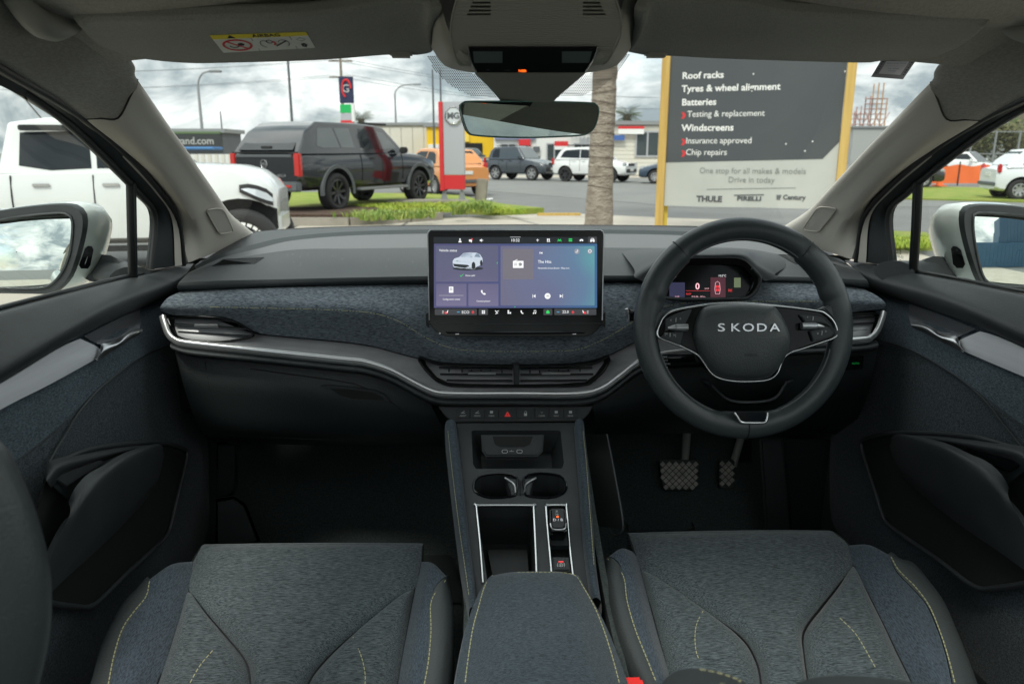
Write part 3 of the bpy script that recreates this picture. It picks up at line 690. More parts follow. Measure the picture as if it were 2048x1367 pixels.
# cloth facing
F0 = [(362, 583, 1.435), (461, 578, 1.45), (700, 571, 1.465), (1031, 567, 1.465), (1280, 565, 1.465), (1534, 562, 1.465), (1640, 566, 1.45), (1726, 577, 1.435)]
F05 = [(336, 595, 1.40), (480, 592, 1.42), (700, 592, 1.43), (860, 605, 1.43), (1031, 610, 1.43), (1200, 605, 1.43), (1320, 585, 1.43), (1534, 580, 1.43), (1640, 582, 1.42), (1752, 590, 1.40)]
F1 = [(321, 613, 1.385), (420, 613, 1.392), (513, 615, 1.395), (600, 617, 1.395), (680, 620, 1.395), (748, 626, 1.395), (800, 643, 1.395), (851, 674, 1.395), (902, 695, 1.393), (960, 701, 1.392), (1031, 702, 1.392), (1110, 701, 1.392), (1160, 697, 1.393), (1215, 674, 1.395), (1262, 645, 1.395), (1310, 618, 1.395), (1370, 605, 1.395), (1450, 602, 1.395), (1534, 602, 1.395), (1640, 602, 1.392), (1771, 606, 1.385)]
F2 = [(322, 621, 1.392), (350, 630, 1.398), (427, 631, 1.40), (470, 640, 1.405), (512, 664, 1.41), (581, 673, 1.41), (680, 682, 1.41), (748, 692, 1.41), (800, 706, 1.41), (840, 716, 1.408), (900, 725, 1.405), (1022, 728, 1.405), (1150, 725, 1.405), (1215, 710, 1.408), (1268, 684, 1.41), (1330, 662, 1.41), (1400, 650, 1.41), (1534, 640, 1.41), (1640, 632, 1.405), (1720, 622, 1.40), (1769, 617, 1.392)]
F3 = [(a, b + 2, c + .05) for a, b, c in F2]
cl = band_('cloth_facing', [F0, F05, F1, F2], M['fab'], dash, nv=6)
band_('cloth_return', [F2, F3], M['black'], dash, nv=2)
clf = surf(cl)
stitch('facing_stitch', [on(clf, a, b + .5, .0004) for a, b, c in F1[1:-1]], M['thread'], cl, dash=.0045, gap=.002, r=.0006)
for xs in ((325, 330),): pass

# brushed decor, bright strip, lower lip
D1 = [(349, 680, 1.39), (376, 685, 1.385), (500, 698, 1.385), (680, 717, 1.385), (731, 723, 1.385), (783, 740, 1.385), (834, 767, 1.385), (872, 783, 1.383), (919, 786, 1.382), (1031, 786, 1.382), (1155, 786, 1.382), (1203, 775, 1.383), (1240, 750, 1.385), (1277, 723, 1.385), (1330, 706, 1.385), (1500, 690, 1.385), (1714, 678, 1.385), (1741, 672, 1.39)]
D0 = [(332, 632, 1.43), (430, 640, 1.43), (505, 666, 1.43), (581, 675, 1.43), (680, 684, 1.43), (748, 694, 1.43), (800, 708, 1.43), (840, 718, 1.43), (900, 727, 1.43), (1022, 730, 1.43), (1150, 727, 1.43), (1215, 712, 1.43), (1268, 686, 1.43), (1330, 664, 1.43), (1400, 652, 1.43), (1534, 642, 1.43), (1640, 634, 1.43), (1755, 624, 1.43)]
dec = band_('decor_trim', [D0, [(a, b, 1.40) for a, b, c in [(x[0], x[1] - 6, 0) for x in D1]], D1], M['decor'], dash, nv=4)
chp = [(325, 632, 1.40), (330, 650, 1.392), (337, 668, 1.385), (350, 680, 1.38)] + [(a, b + 2, c - .008) for a, b, c in D1[1:-1]] + [(1742, 674, 1.38), (1755, 660, 1.385), (1763, 640, 1.392), (1767, 624, 1.40)]
cpt = [hY(*p) for p in chp]
ch = tube('bright_strip', cpt, .0066, M['bright'], dash, seg=12, sm=5, flat=((0, 1, 0), .5))
tube('strip_groove', [p + Vector((0, -.0028, .0005)) for p in cpt], .0007, M['printd'], ch, seg=5, sm=5)
tube('lower_bead', [p + Vector((0, .002, -.0068)) for p in cpt], .0022, M['satin'], ch, seg=8, sm=5)
L0 = [(342, 684, 1.385)] + [(a, b + 9, 1.385) for a, b, c in D1[1:-1]] + [(1750, 682, 1.385)]
L1 = [(340, 690, 1.375)] + [(a, b + 17, 1.372) for a, b, c in D1[1:-1]] + [(1757, 688, 1.375)]
L2 = [(343, 698, 1.38)] + [(a, b + 25, 1.378) for a, b, c in D1[1:-1]] + [(1755, 697, 1.38)]
L3 = [(350, 700, 1.44)] + [(a, b + 27, 1.43) for a, b, c in D1[1:-1]] + [(1750, 699, 1.44)]
band_('lower_lip', [L0, L1, L2, L3], M['soft'], dash, nv=3)
# lower dash: glovebox to the left, knee panel to the right
G0 = [(346, 702, 1.43)] + [(a, b + 28, 1.43) for a, b, c in D1[1:12]]
lowd = loft('glovebox', [[hY(*p) for p in [(350, 702, 1.42), (376, 707, 1.42), (500, 722, 1.42), (680, 741, 1.42), (740, 750, 1.42), (800, 775, 1.42), (860, 806, 1.42)]],
      [hY(*p) for p in [(370, 780, 1.41), (420, 785, 1.41), (500, 795, 1.41), (640, 808, 1.41), (720, 818, 1.41), (800, 830, 1.42), (880, 845, 1.43)]],
      [hY(*p) for p in [(400, 858, 1.45), (450, 866, 1.45), (520, 872, 1.45), (640, 878, 1.45), (720, 880, 1.45), (800, 882, 1.46), (900, 884, 1.47)]],
      [hY(*p) for p in [(425, 880, 1.60), (480, 884, 1.60), (560, 888, 1.60), (640, 890, 1.60), (720, 890, 1.60), (800, 890, 1.60), (900, 890, 1.60)]]], M['dark'], dash, nu=60, nv=6)
gf = surf(lowd)
gl = lambda pts, off=.0004: [p for p in (on(gf, a, b, off) for a, b in pts) if p]
for pts in ([(352, 716), (500, 737), (680, 762), (720, 772), (760, 790), (815, 830), (830, 870)], [(410, 722), (425, 790), (470, 868)], [(460, 868), (640, 878), (800, 872)]):
    q = gl(pts)
    if len(q) > 2: tube('panel_gap', q, .0011, M['black'], lowd, seg=4)
hb = [hY(a, b, 1.405) for a, b in [(640, 772), (655, 770), (700, 774), (752, 781), (770, 790), (779, 803), (700, 800), (688, 797), (665, 784)]]
ho = solid('glovebox_handle', hb, (0, -1, .1), .008, M['soft'], lowd, bev=.002)
solid('handle_recess', [p + Vector((0, -.0004, 0)) for p in [hY(a, b, 1.405) for a, b in [(660, 776), (700, 778), (745, 784), (764, 793), (770, 800), (705, 797), (680, 790)]]], (0, -1, .1), .0005, M['black'], ho)
kn = loft('knee_panel', [[hY(*p) for p in [(1186, 790, 1.44), (1230, 770, 1.44), (1290, 735, 1.44), (1400, 712, 1.44), (1600, 690, 1.44), (1755, 680, 1.44)]], [hY(*p) for p in [(1186, 806, 1.42), (1230, 790, 1.42), (1290, 752, 1.42), (1400, 735, 1.42), (1600, 718, 1.42), (1755, 700, 1.42)]],
      [hY(*p) for p in [(1190, 845, 1.45), (1260, 838, 1.45), (1320, 830, 1.45), (1400, 825, 1.45), (1600, 815, 1.45), (1735, 790, 1.45)]],
      [hY(*p) for p in [(1190, 870, 1.65), (1260, 868, 1.65), (1320, 866, 1.65), (1400, 866, 1.65), (1600, 866, 1.65), (1700, 870, 1.65)]]], M['dark'], dash, nu=40, nv=6)
lsw = solid('light_switch', [hY(a, b, 1.41) for a, b in [(1690, 716), (1728, 712), (1726, 738), (1690, 740)]], (0, -1, 0), .006, M['gloss'], kn, bev=.001)
PSW = PL(hY(1710, 726, 1.409), (0, -1, 0)); ptext(PSW, 'AUTO', 1711, 728, 3.6, M['g_dim'], lsw, 'lamp_word')

# ---------------------------------------------------------------- air vents
def vent(cells, outline, slats, tabs, Yv, par_label=None, verts=(), deep=.05):
    r_ = [hY(a, b, Yv) for a, b in outline]; n_ = Vector((0, -1, 0))
    bk = [p + Vector((0, deep, 0)) for p in r_]
    m_ = len(r_); v = r_ + bk; f = [(i, (i + 1) % m_, m_ + (i + 1) % m_, m_ + i) for i in range(m_)] + [tuple(range(m_, 2 * m_))]
    o = pyd('air_vent', v, f, M['black'], dash)
    tube('vent_surround', r_, .0022, M['gloss'], o, seg=8, sm=3, closed=True)
    for pts in slats:
        p = [hY(a, b, Yv + .006) for a, b in pts]; q = [w + Vector((0, .008, .0000)) for w in p]
        loft('slat', [p, q], M['soft'], o, nu=16, nv=1, thick=.0022)
    for a, b, c in verts:
        p = [hY(a, b, Yv + .03), hY(a, c, Yv + .03)]
        tube('guide_vane', p, .0018, M['soft'], o, seg=4, sm=0)
    for (a, b, c, d) in tabs:
        p = [hY(a, b, Yv), hY(c, b, Yv), hY(c, d, Yv), hY(a, d, Yv)]
        t1 = solid('vent_tab', p, n_, .008, M['satin'], o, bev=.0008)
    return o
vent(0, [(335, 633), (427, 634), (465, 641), (492, 655), (507, 668), (500, 674), (470, 680), (440, 683), (385, 680), (356, 673), (344, 658)],
     [[(341, 635), (420, 638), (478, 643)], [(348, 648), (420, 652), (497, 657)], [(356, 662), (430, 667), (500, 672)]], [(388, 648, 436, 655)], 1.402, verts=[(400, 640, 678), (440, 640, 680), (478, 650, 678), (370, 636, 676)])
vent(0, [(1764, 629), (1700, 628), (1660, 634), (1660, 680), (1720, 677), (1745, 668), (1755, 652)],
     [[(1668, 634), (1715, 635), (1757, 633)], [(1668, 647), (1715, 647), (1751, 645)], [(1668, 660), (1715, 660), (1745, 657)]], [], 1.402, verts=[(1700, 630, 676), (1730, 630, 674)])
cv = vent(0, [(838, 715), (872, 727), (905, 730), (1031, 733), (1157, 730), (1190, 726), (1218, 713), (1212, 735), (1193, 756), (1172, 769), (1120, 772), (1031, 773), (930, 772), (895, 770), (872, 760), (850, 738)],
     [[(878, 735), (950, 737), (1025, 738)], [(880, 748), (950, 749), (1025, 749)], [(893, 760), (950, 761), (1025, 761)], [(1041, 738), (1110, 737), (1185, 735)], [(1041, 749), (1110, 749), (1187, 748)], [(1041, 761), (1110, 761), (1175, 760)]],
     [(936, 744, 992, 749), (1084, 744, 1141, 749)], 1.392, verts=[(x, 735, 768) for x in (898, 924, 943, 962, 981, 1004, 1060, 1079, 1098, 1117, 1137, 1160)], deep=.07)
solid('vent_divider', [hY(a, b, 1.388) for a, b in [(1027, 729), (1039, 729), (1038, 769), (1028, 769)]], (0, -1, 0), .02, M['soft'], cv, bev=.002)

# ---------------------------------------------------------------- row of push buttons
BP = PL(hY(1031, 828, 1.385), (0, -.88, .47))
bs = solid('switch_panel', BP.poly([(877, 813), (1186, 812), (1176, 828), (1162, 841), (906, 843), (890, 830)]), BP.n, .02, M['soft'], dash, bev=.002)
xs = [912, 940, 969, 997, 1033, 1069, 1098, 1127, 1155]
names = ['ASSIST', 'MODE', 'PARK', '', '', 'CLIMA', 'MAX', 'REAR']
for i in range(8):
    a, b = xs[i] + .8, xs[i + 1] - .8
    q = solid('push_button', BP.poly([(a, 816), (b, 816), (b, 836), (a, 836)], .0022), BP.n, .004, M['dark'], bs, bev=.0008)
    cx_ = (a + b) / 2
    if names[i]:
        ptext(BP, names[i], cx_, 832.5, 3.2, M['print'], q, up=.0030)
        icon = [[(-4, 0), (4, 0), (4, -1), (-4, -1)], [(-2, -2), (3, -5), (3, -4), (-2, -1)]] if i in (0, 1) else [[(-3, 0), (3, 0), (3, -5), (-3, -5)]] if i in (2, 6, 7) else [[(-3, -4), (0, -1), (3, -4), (0, 0)]]
        multi('button_icon', [(BP.poly([(cx_ + x, 826 + y) for x, y in ic], .0030), [tuple(range(len(ic)))]) for ic in icon], M['print'], q, None)
    elif i == 3:
        tri = lambda k_, up: BP.poly([(cx_ + 0, 828 - 6 * k_), (cx_ + 6.5 * k_, 828 + 4.5 * k_), (cx_ - 6.5 * k_, 828 + 4.5 * k_)], up)
        pyd('hazard_triangle', tri(1, .0030), [(0, 1, 2)], mat('hazard_red', (.7, .03, .03), .5, emit=(.8, .03, .03), es=.15), q); pyd('triangle_core', tri(.25, .0034), [(0, 1, 2)], M['dark'], q)
    else:
        multi('lock_icon', [(BP.poly([(cx_ - 3, 831), (cx_ + 3, 831), (cx_ + 3, 826), (cx_ - 3, 826)], .0030), [(0, 1, 2, 3)]), tube_data(BP.poly([(cx_ - 2, 826), (cx_ - 2, 823), (cx_, 821.5), (cx_ + 2, 823), (cx_ + 2, 826)], .0030), .0005, 4)], M['print'], q, None)
# ================================================================ centre touch screen
SP = PL(hY(1031, 560, 1.37), (0, -.985, .17))      # face of the screen
SN = SP.n
def scr(pts, up=0): return SP.poly(pts, up)
def rrect(x0, y0, x1, y1, r, n=4):
    o = []
    for cx_, cy_, a in ((x1 - r, y0 + r, -90), (x1 - r, y1 - r, 0), (x0 + r, y1 - r, 90), (x0 + r, y0 + r, 180)):
        for i in range(n + 1): t = R(a + 90 * i / n); o.append((cx_ + r * math.cos(t), cy_ + r * math.sin(t)))
    return o
mon = solid('touch_screen', scr([(863, 459.5), (1200, 459.5), (1206, 463), (1208, 470), (1205, 648), (1196, 659), (1184, 669), (1172, 673), (892, 673), (880, 669), (868, 659), (858, 648), (855, 470), (857, 463)]), SN, .014, M['gloss'], car, bev=.002, seg=3)
mon['label'] = 'wide black touch screen in the middle of the dashboard'
tube('screen_frame', scr([(861, 460), (1201, 460), (1206, 464), (1207.5, 470), (1204.5, 640)], .0), .0013, M['satin'], mon, seg=6, sm=0)
tube('screen_frame', scr([(861, 460), (857, 464), (855.5, 470), (858.5, 640)], .0), .0013, M['satin'], mon, seg=6, sm=0)
box('screen_bracket', hY(1031, 600, 1.42), (.26, .07, .10), M['dark'], mon)
for x0, x1 in ((851, 858), (1205, 1211)):
    solid('screen_side_pad', [hY(a, b, 1.385) for a, b in [(x0, 628), (x1, 624), (x1, 655), (x0 + (1 if x0 < 900 else -3), 650)]], (0, -1, .2), .01, M['pad'], mon)
# zoomed picture coordinates -> photo coordinates
ZK = 390 / 2048
def Z(x, y): return (840 + x * ZK, 440 + y * ZK)
def ZR(x0, y0, x1, y1, r=8): a = Z(x0, y0); b = Z(x1, y1); return rrect(a[0], a[1], b[0], b[1], r * ZK)
def flat(name, pts, m, up, par=mon): v = scr(pts, up); return pyd(name, v, [tuple(range(len(v)))], m, par)
scm = bpy.data.materials.new('screen_wallpaper'); scm.use_nodes = True; nt = scm.node_tree; b_ = nt.nodes['Principled BSDF']
def grad(m, stops, axis, lo, hi, s=1.0, blob=None):
    nt = m.node_tree; b_ = nt.nodes['Principled BSDF']; b_.inputs['Base Color'].default_value = (.01, .01, .012, 1); b_.inputs['Roughness'].default_value = .25
    t = nt.nodes.new('ShaderNodeTexCoord'); sp = nt.nodes.new('ShaderNodeSeparateXYZ'); nt.links.new(t.outputs['Object'], sp.inputs[0])
    mr = nt.nodes.new('ShaderNodeMapRange'); mr.inputs[1].default_value = lo; mr.inputs[2].default_value = hi
    n = nt.nodes.new('ShaderNodeTexNoise'); n.inputs['Scale'].default_value = 9; nt.links.new(t.outputs['Object'], n.inputs[0])
    ad = nt.nodes.new('ShaderNodeMath'); ad.operation = 'MULTIPLY_ADD'; ad.inputs[1].default_value = .5; nt.links.new(n.outputs[0], ad.inputs[0]); 
    nt.links.new(sp.outputs[axis], mr.inputs[0]); su = nt.nodes.new('ShaderNodeMath'); su.operation = 'SUBTRACT'; su.inputs[1].default_value = .25
    nt.links.new(mr.outputs[0], su.inputs[0]); nt.links.new(su.outputs[0], ad.inputs[2])
    r = nt.nodes.new('ShaderNodeValToRGB'); e = r.color_ramp.elements; e[0].position = stops[0][0]; e[0].color = (*stops[0][1], 1); e[1].position = stops[-1][0]; e[1].color = (*stops[-1][1], 1)
    for p, c in stops[1:-1]: q = e.new(p); q.color = (*c, 1)
    nt.links.new(ad.outputs[0], r.inputs[0]); nt.links.new(r.outputs[0], b_.inputs['Emission Color']); b_.inputs['Emission Strength'].default_value = s * .85
xa, xb = scr([Z(140, 500)])[0].x, scr([Z(1860, 500)])[0].x
grad(scm, [(0, (.060, .058, .135)), (.45, (.050, .062, .16)), (1, (.035, .10, .21))], 0, xa, xb, .9)
flat('wallpaper', ZR(146, 248, 1860, 922, 6), scm, .0006)
t1 = bpy.data.materials.new('tile_lilac'); t1.use_nodes = True; grad(t1, [(0, (.125, .115, .20)), (.5, (.085, .082, .145)), (1, (.075, .08, .135))], 2, scr([Z(500, 900)])[0].z, scr([Z(500, 270)])[0].z, .95)
t2 = bpy.data.materials.new('tile_blue'); t2.use_nodes = True; grad(t2, [(0, (.11, .105, .165)), (.45, (.10, .115, .20)), (.8, (.085, .15, .24)), (1, (.08, .24, .27))], 0, scr([Z(850, 500)])[0].x, xb, .95)
flat('status_tile', ZR(168, 270, 822, 646), t1, .0010)
flat('wizard_tile', ZR(170, 668, 488, 902), t1, .0010)
flat('phone_tile', ZR(508, 668, 824, 902), t1, .0010)
flat('media_tile', ZR(846, 272, 1834, 896, 10), t2, .0010)
flat('station_tile', ZR(872, 303, 1190, 622, 10), emis('tile_grey', (.155, .145, .175), .95), .0014)
barm = emis('bar_grey', (.045, .047, .052), .9)
flat('top_bar', ZR(142, 178, 1860, 244), emis('bar_black', (.010, .013, .016), 1), .0006)
flat('highlighted_key', ZR(1764, 174, 1858, 240), barm, .0010)
for x0, x1 in ((155, 598), (616, 714), (1296, 1390), (1410, 1852)): flat('climate_key', ZR(x0, 932, x1, 996), barm, .0010)
def st(s, x, y, h, m=None, al='CENTER', bold=.0, sx=1.0, nm='screen_text'):
    a, b = Z(x, y); return ptext(SP, s, a, b, h * ZK, m or M['w_on'], mon, nm, .0018, al, bold, sx)
st('Vehicle status', 200, 330, 26, al='LEFT', bold=0.0, sx=.92)
st('Drive safe!', 478, 590, 18, al='LEFT', bold=0.0, sx=.9)
st('Configuration wizard', 330, 838, 17, bold=0.0, sx=.88)
st('Connect phone?', 666, 858, 17, bold=0.0, sx=.9)
st('FM', 1252, 355, 20, al='LEFT', bold=.00003)
st('The Hits', 1238, 451, 30, al='LEFT', bold=.00003, sx=.95)
st('Marshmello & Kane Brown - Miles on it', 1238, 512, 17, al='LEFT', bold=0.0, sx=.85)
st('10:32', 1000, 226, 30, bold=.00003)
st('ECO', 478, 980, 28, bold=0.0); st('22.0', 1528, 976, 28, bold=0.0)
for x in (402, 1450): flat('minus_sign', [Z(x - 14, 962), Z(x + 14, 962), Z(x + 14, 968), Z(x - 14, 968)], M['b_on'], .0018)
for x in (556, 1606):
    multi('plus_sign', [(scr([Z(x - 15, 963), Z(x + 15, 963), Z(x + 15, 970), Z(x - 15, 970)], .0018), [(0, 1, 2, 3)]), (scr([Z(x - 4, 950), Z(x + 4, 950), Z(x + 4, 982), Z(x - 4, 982)], .0019), [(0, 1, 2, 3)])], M['r_on'], mon, None)
def icon(name, m, *polys): return multi(name, [(scr([Z(*p) for p in pg], .0018 + .00006 * i), [tuple(range(len(pg)))]) for i, pg in enumerate(polys)], m, mon, None)
def disc(x, y, r, n=16, ry=None): return [(x + r * math.cos(2 * math.pi * i / n), y + (ry or r) * math.sin(2 * math.pi * i / n)) for i in range(n)]
def rc(x0, y0, x1, y1): return [(x0, y0), (x1, y0), (x1, y1), (x0, y1)]
icon('profile_icon', M['w_on'], disc(420, 202, 9), [(404, 234), (407, 220), (420, 214), (433, 220), (437, 234)])
icon('message_icon', M['w_on'], rc(514, 204, 546, 226), [(530, 226), (544, 226), (542, 238)]); icon('alert_dot', M['r_on'], disc(545, 200, 9))
icon('sound_icon', M['w_on'], [(628, 206), (636, 206), (650, 195), (650, 230), (636, 220), (628, 220)], [(656, 204), (664, 212), (656, 222)])
icon('pull_bar', M['w_dim'], rc(945, 176, 1056, 181))
icon('plus_icon', M['w_on'], rc(1220, 208, 1250, 213), rc(1232, 196, 1237, 226))
icon('demist_icon', M['w_on'], rc(1334, 194, 1344, 222), rc(1352, 194, 1362, 222), rc(1332, 226, 1368, 230), rc(1338, 200, 1360, 205))
icon('lane_icon', M['g_on'], [(1444, 226), (1450, 226), (1456, 196), (1451, 196)], [(1486, 226), (1480, 226), (1474, 196), (1479, 196)], rc(1456, 206, 1474, 220))
icon('auto_hold_icon', M['g_on'], rc(1562, 194, 1598, 206), rc(1562, 212, 1598, 224))
icon('side_car_icon', M['w_on'], [(1674, 216), (1680, 206), (1690, 200), (1704, 200), (1714, 208), (1716, 216)], disc(1684, 217, 6), disc(1706, 217, 6))
icon('front_car_icon', M['w_on'], [(1790, 208), (1798, 190), (1824, 190), (1832, 208)], rc(1788, 208, 1834, 224), disc(1796, 226, 6), disc(1826, 226, 6)); icon('front_car_slot', barm, rc(1798, 196, 1824, 205), rc(1800, 213, 1822, 217))
icon('check_mark', M['g_on'], [(420, 582), (424, 578), (434, 590), (430, 596)], [(430, 596), (430, 588), (455, 565), (457, 569)])
icon('document_icon', M['w_on'], rc(304, 698, 350, 762)); icon('document_lines', barm, rc(312, 712, 340, 716), rc(312, 722, 340, 726), rc(312, 732, 340, 736))
icon('tile_rule', M['w_dim'], rc(200, 789, 456, 792))
icon('phone_icon', M['w_on'], [(640, 738), (652, 733), (660, 748), (655, 756), (668, 768), (678, 764), (692, 774), (684, 784), (668, 782), (648, 764), (640, 750)])
icon('radio_icon', M['w_on'], rc(976, 428, 1087, 502), [(982, 430), (1022, 411), (1026, 416), (994, 432)]); icon('radio_detail', barm, disc(1053, 464, 19, 20), rc(988, 453, 1020, 458), rc(988, 470, 1020, 475))
for x, m_ in ((1648, 0), (1784, 1)):
    icon('round_key', M['w_dim'] if 0 else emis('key_grey', (.22, .25, .30), .9), disc(x, 328, 30, 20))
    if m_ == 0: icon('slider_icon', M['w_on'], rc(1638, 312, 1642, 344), rc(1654, 312, 1658, 344), [(1632, 334), (1648, 334), (1640, 346)], [(1648, 322), (1664, 322), (1656, 310)])
    else: 
        v = []; 
        for i in range(12): a = 2 * math.pi * i / 12; v += [(x + 18 * math.cos(a), 326 + 18 * math.sin(a)), (x + 12 * math.cos(a), 326 + 12 * math.sin(a))]
        multi('gear_icon', [(scr([Z(*p) for p in v], .0022), [(2 * i, 2 * i + 1, (2 * i + 3) % 24, (2 * i + 2) % 24) for i in range(12)])], M['w_on'], mon, None)
icon('play_key', M['w_on'], disc(1340, 797, 31, 24)); icon('speaker_glyph', barm, [(1324, 792), (1332, 792), (1346, 782), (1346, 812), (1332, 803), (1324, 803)], rc(1352, 788, 1356, 806))
icon('previous_icon', M['w_on'], rc(1182, 778, 1187, 816), [(1190, 797), (1213, 779), (1213, 815)])
icon('next_icon', M['w_on'], rc(1496, 778, 1501, 816), [(1493, 797), (1468, 779), (1468, 815)])
icon('page_dot', M['g_on'], disc(997, 910, 5, 8)); icon('status_arrow', M['g_on'], [(806, 448), (811, 440), (816, 448)], rc(809, 448, 813, 460))
icon('menu_icon', M['w_on'], rc(650, 948, 664, 963), rc(668, 948, 682, 963), rc(650, 967, 664, 982), rc(668, 967, 682, 982))
icon('air_icon', M['w_on'], [(786, 950), (792, 946), (812, 968), (806, 972)], [(806, 956), (828, 948), (828, 953), (808, 962)], [(788, 984), (812, 970), (822, 976), (796, 986)])
icon('widget_icon', M['w_on'], rc(920, 946, 936, 962), rc(920, 966, 936, 982), rc(940, 966, 956, 982))
icon('call_icon', M['w_on'], [(1056, 950), (1064, 946), (1072, 958), (1068, 964), (1076, 972), (1088, 976), (1084, 984), (1070, 982), (1058, 966)])
icon('music_icon', M['w_on'], rc(1196, 950, 1200, 976), rc(1216, 946, 1220, 974), rc(1196, 946, 1220, 952), disc(1192, 978, 7), disc(1212, 976, 7))
icon('home_icon', M['g_on'], [(1326, 958), (1342, 944), (1360, 958), (1360, 980), (1326, 980)])
for x, s_ in ((270, 1), (1732, -1)):
    icon('seat_heat_icon', M['w_on'], [(x + s_ * 20, 946), (x + s_ * 27, 946), (x + s_ * 20, 974), (x + s_ * 8, 974)], rc(x - s_ * 38, 952, x - s_ * 20, 955), rc(x - s_ * 38, 964, x - s_ * 20, 967), rc(x - s_ * 38, 976, x - s_ * 20, 979))
    icon('seat_heat_mark', M['r_on'], disc(x, 970, 11, 10), rc(x - 10, 978, x + 14, 984))
# picture of the car on the status tile
cw = emis('picture_silver', (.55, .62, .70), .9); cdk = emis('picture_dark', (.02, .025, .03), .8); cmd = emis('picture_grey', (.20, .26, .34), .9)
icon('picture_shadow', cdk, disc(505, 508, 160, 20, 20))
icon('car_picture', cw, [(343, 430), (360, 404), (412, 388), (455, 348), (520, 340), (590, 342), (630, 360), (656, 400), (658, 440), (640, 470), (600, 488), (570, 520), (480, 512), (360, 496), (345, 475)])
icon('car_picture_glass', cmd, [(412, 388), (456, 352), (540, 345), (570, 348), (545, 395)], [(570, 385), (590, 350), (620, 358), (638, 392)])
icon('car_picture_dark', cdk, [(356, 424), (530, 440), (520, 448), (356, 432)], [(345, 458), (395, 462), (500, 470), (520, 484), (470, 500), (360, 486)], disc(562, 478, 20, 16, 40), disc(643, 450, 13, 14, 32))
icon('car_picture_wheel', cw, disc(563, 480, 13, 12, 30), disc(644, 452, 8, 12, 24))
# lower edge of the screen: touch sliders
tube('slider_line', scr([Z(100, 1084), Z(1000, 1090), Z(1905, 1084)], .0002), .0007, M['pad'], mon, seg=5)
loft('slider_ridge', [scr([Z(265, 1170), Z(600, 1168), Z(1000, 1168), Z(1400, 1166), Z(1745, 1166)], .0004), scr([Z(275, 1180), Z(600, 1182), Z(1000, 1184), Z(1400, 1182), Z(1735, 1178)], .0026), scr([Z(290, 1192), Z(600, 1196), Z(1000, 1198), Z(1400, 1196), Z(1720, 1190)], .0004)], M['gloss'], mon, nu=30, nv=4)
for x, s_ in ((208, 'O'), (390, '4'), (1620, '4')): ptext(SP, '' if s_ == '4' else 'O', *Z(x, 1196), 3, M['w_dim'], mon, 'touch_mark', .0008) if s_ == 'O' else multi('touch_mark', [(scr([Z(x - 18, 1198), Z(x + 18, 1198), Z(x + 18, 1190), Z(x + 14, 1190), Z(x + 14, 1194), Z(x - 18, 1194)], .0028), [tuple(range(6))])], M['w_dim'], mon, None)

# ================================================================ instrument display under its cowl
WK = 470 / 1397
def K(x, y): return (1250 + x * WK, 430 + y * WK)
back = [(1240, 500, 1.70), (1300, 497, 1.70), (1370, 496, 1.71), (1430, 495, 1.71), (1490, 497, 1.70), (1540, 505, 1.68), (1600, 520, 1.66)]
crest = [(1268, 537, 1.455), (1300, 520, 1.455), (1350, 504, 1.455), (1430, 500, 1.455), (1486, 502, 1.455), (1512, 520, 1.455), (1552, 546, 1.455)]
front = [(1268, 552, 1.400), (1306, 528, 1.395), (1350, 510, 1.388), (1430, 507, 1.388), (1486, 508, 1.388), (1514, 529, 1.395), (1556, 554, 1.400)]
lipi = [(1285, 562, 1.388), (1318, 536, 1.384), (1352, 519, 1.380), (1430, 516, 1.380), (1482, 518, 1.380), (1506, 536, 1.384), (1530, 562, 1.388)]
H = lambda l: [hY(*p) for p in l]
cowl = loft('instrument_cowl', [H(back), H(crest), H(front), H(lipi)], M['pad'], car, nu=60, nv=6)
cowl['label'] = 'curved cowl over the instrument display'
op = [(1302, 572), (1318, 540), (1352, 521), (1430, 518), (1482, 520), (1504, 536), (1520, 556), (1514, 578), (1500, 592), (1480, 595), (1400, 597), (1345, 596), (1318, 590)]
opn = [hY(a, b, 1.380) for a, b in op]; opb = [hY(a, b, 1.402) for a, b in [(1308, 572), (1322, 546), (1352, 530), (1430, 529), (1478, 532), (1498, 546), (1508, 560), (1504, 576), (1492, 590), (1478, 594), (1400, 595), (1345, 594), (1322, 588)]]
loft('cowl_tunnel', [opn, opb], M['black'], cowl, closeu=True, nv=2)
tube('cowl_rim', [hY(a, b, 1.376) for a, b in [(1504, 536), (1520, 556), (1514, 578), (1500, 593), (1480, 597), (1400, 598), (1345, 597), (1318, 591), (1300, 578)]], .0035, M['soft'], cowl, seg=8)
IP = PL(hY(1415, 560, 1.398), (0, -.97, .24))
ins = solid('instrument_display', IP.poly([(1318, 585), (1322, 548), (1352, 530), (1430, 529), (1480, 533), (1500, 550), (1506, 564), (1500, 582), (1486, 594), (1330, 594)]), IP.n, .01, M['gloss'], cowl, bev=.001)
def ifl(name, pts, m, up=.001): v = IP.poly([K(*p) for p in pts], up); return pyd(name, v, [tuple(range(len(v)))], m, ins) if 0 else pyd(name, v, [tuple(range(len(v)))], m, cowl)
ifl('assist_view', rc(264, 400, 356, 488), emis('view_violet', (.03, .03, .08), .7)); ifl('car_view', rc(508, 370, 598, 488), emis('view_rose', (.09, .022, .035), .7))
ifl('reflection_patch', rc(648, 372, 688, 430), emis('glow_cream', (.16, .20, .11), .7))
def ist(s, x, y, h, m, nm='display_text', bold=0.0, al='CENTER', sx=1): a, b = K(x, y); return ptext(IP, s, a, b, h * WK, m, cowl, nm, .0016, al, bold, sx)
ist('0', 431, 440, 36, M['pink_on'], bold=.0004); ist('km/h', 487, 440, 9, M['pink_on']); ist('10.0°C', 578, 366, 12, M['w_on']); ist('10:32', 285, 368, 12, M['w_on'])
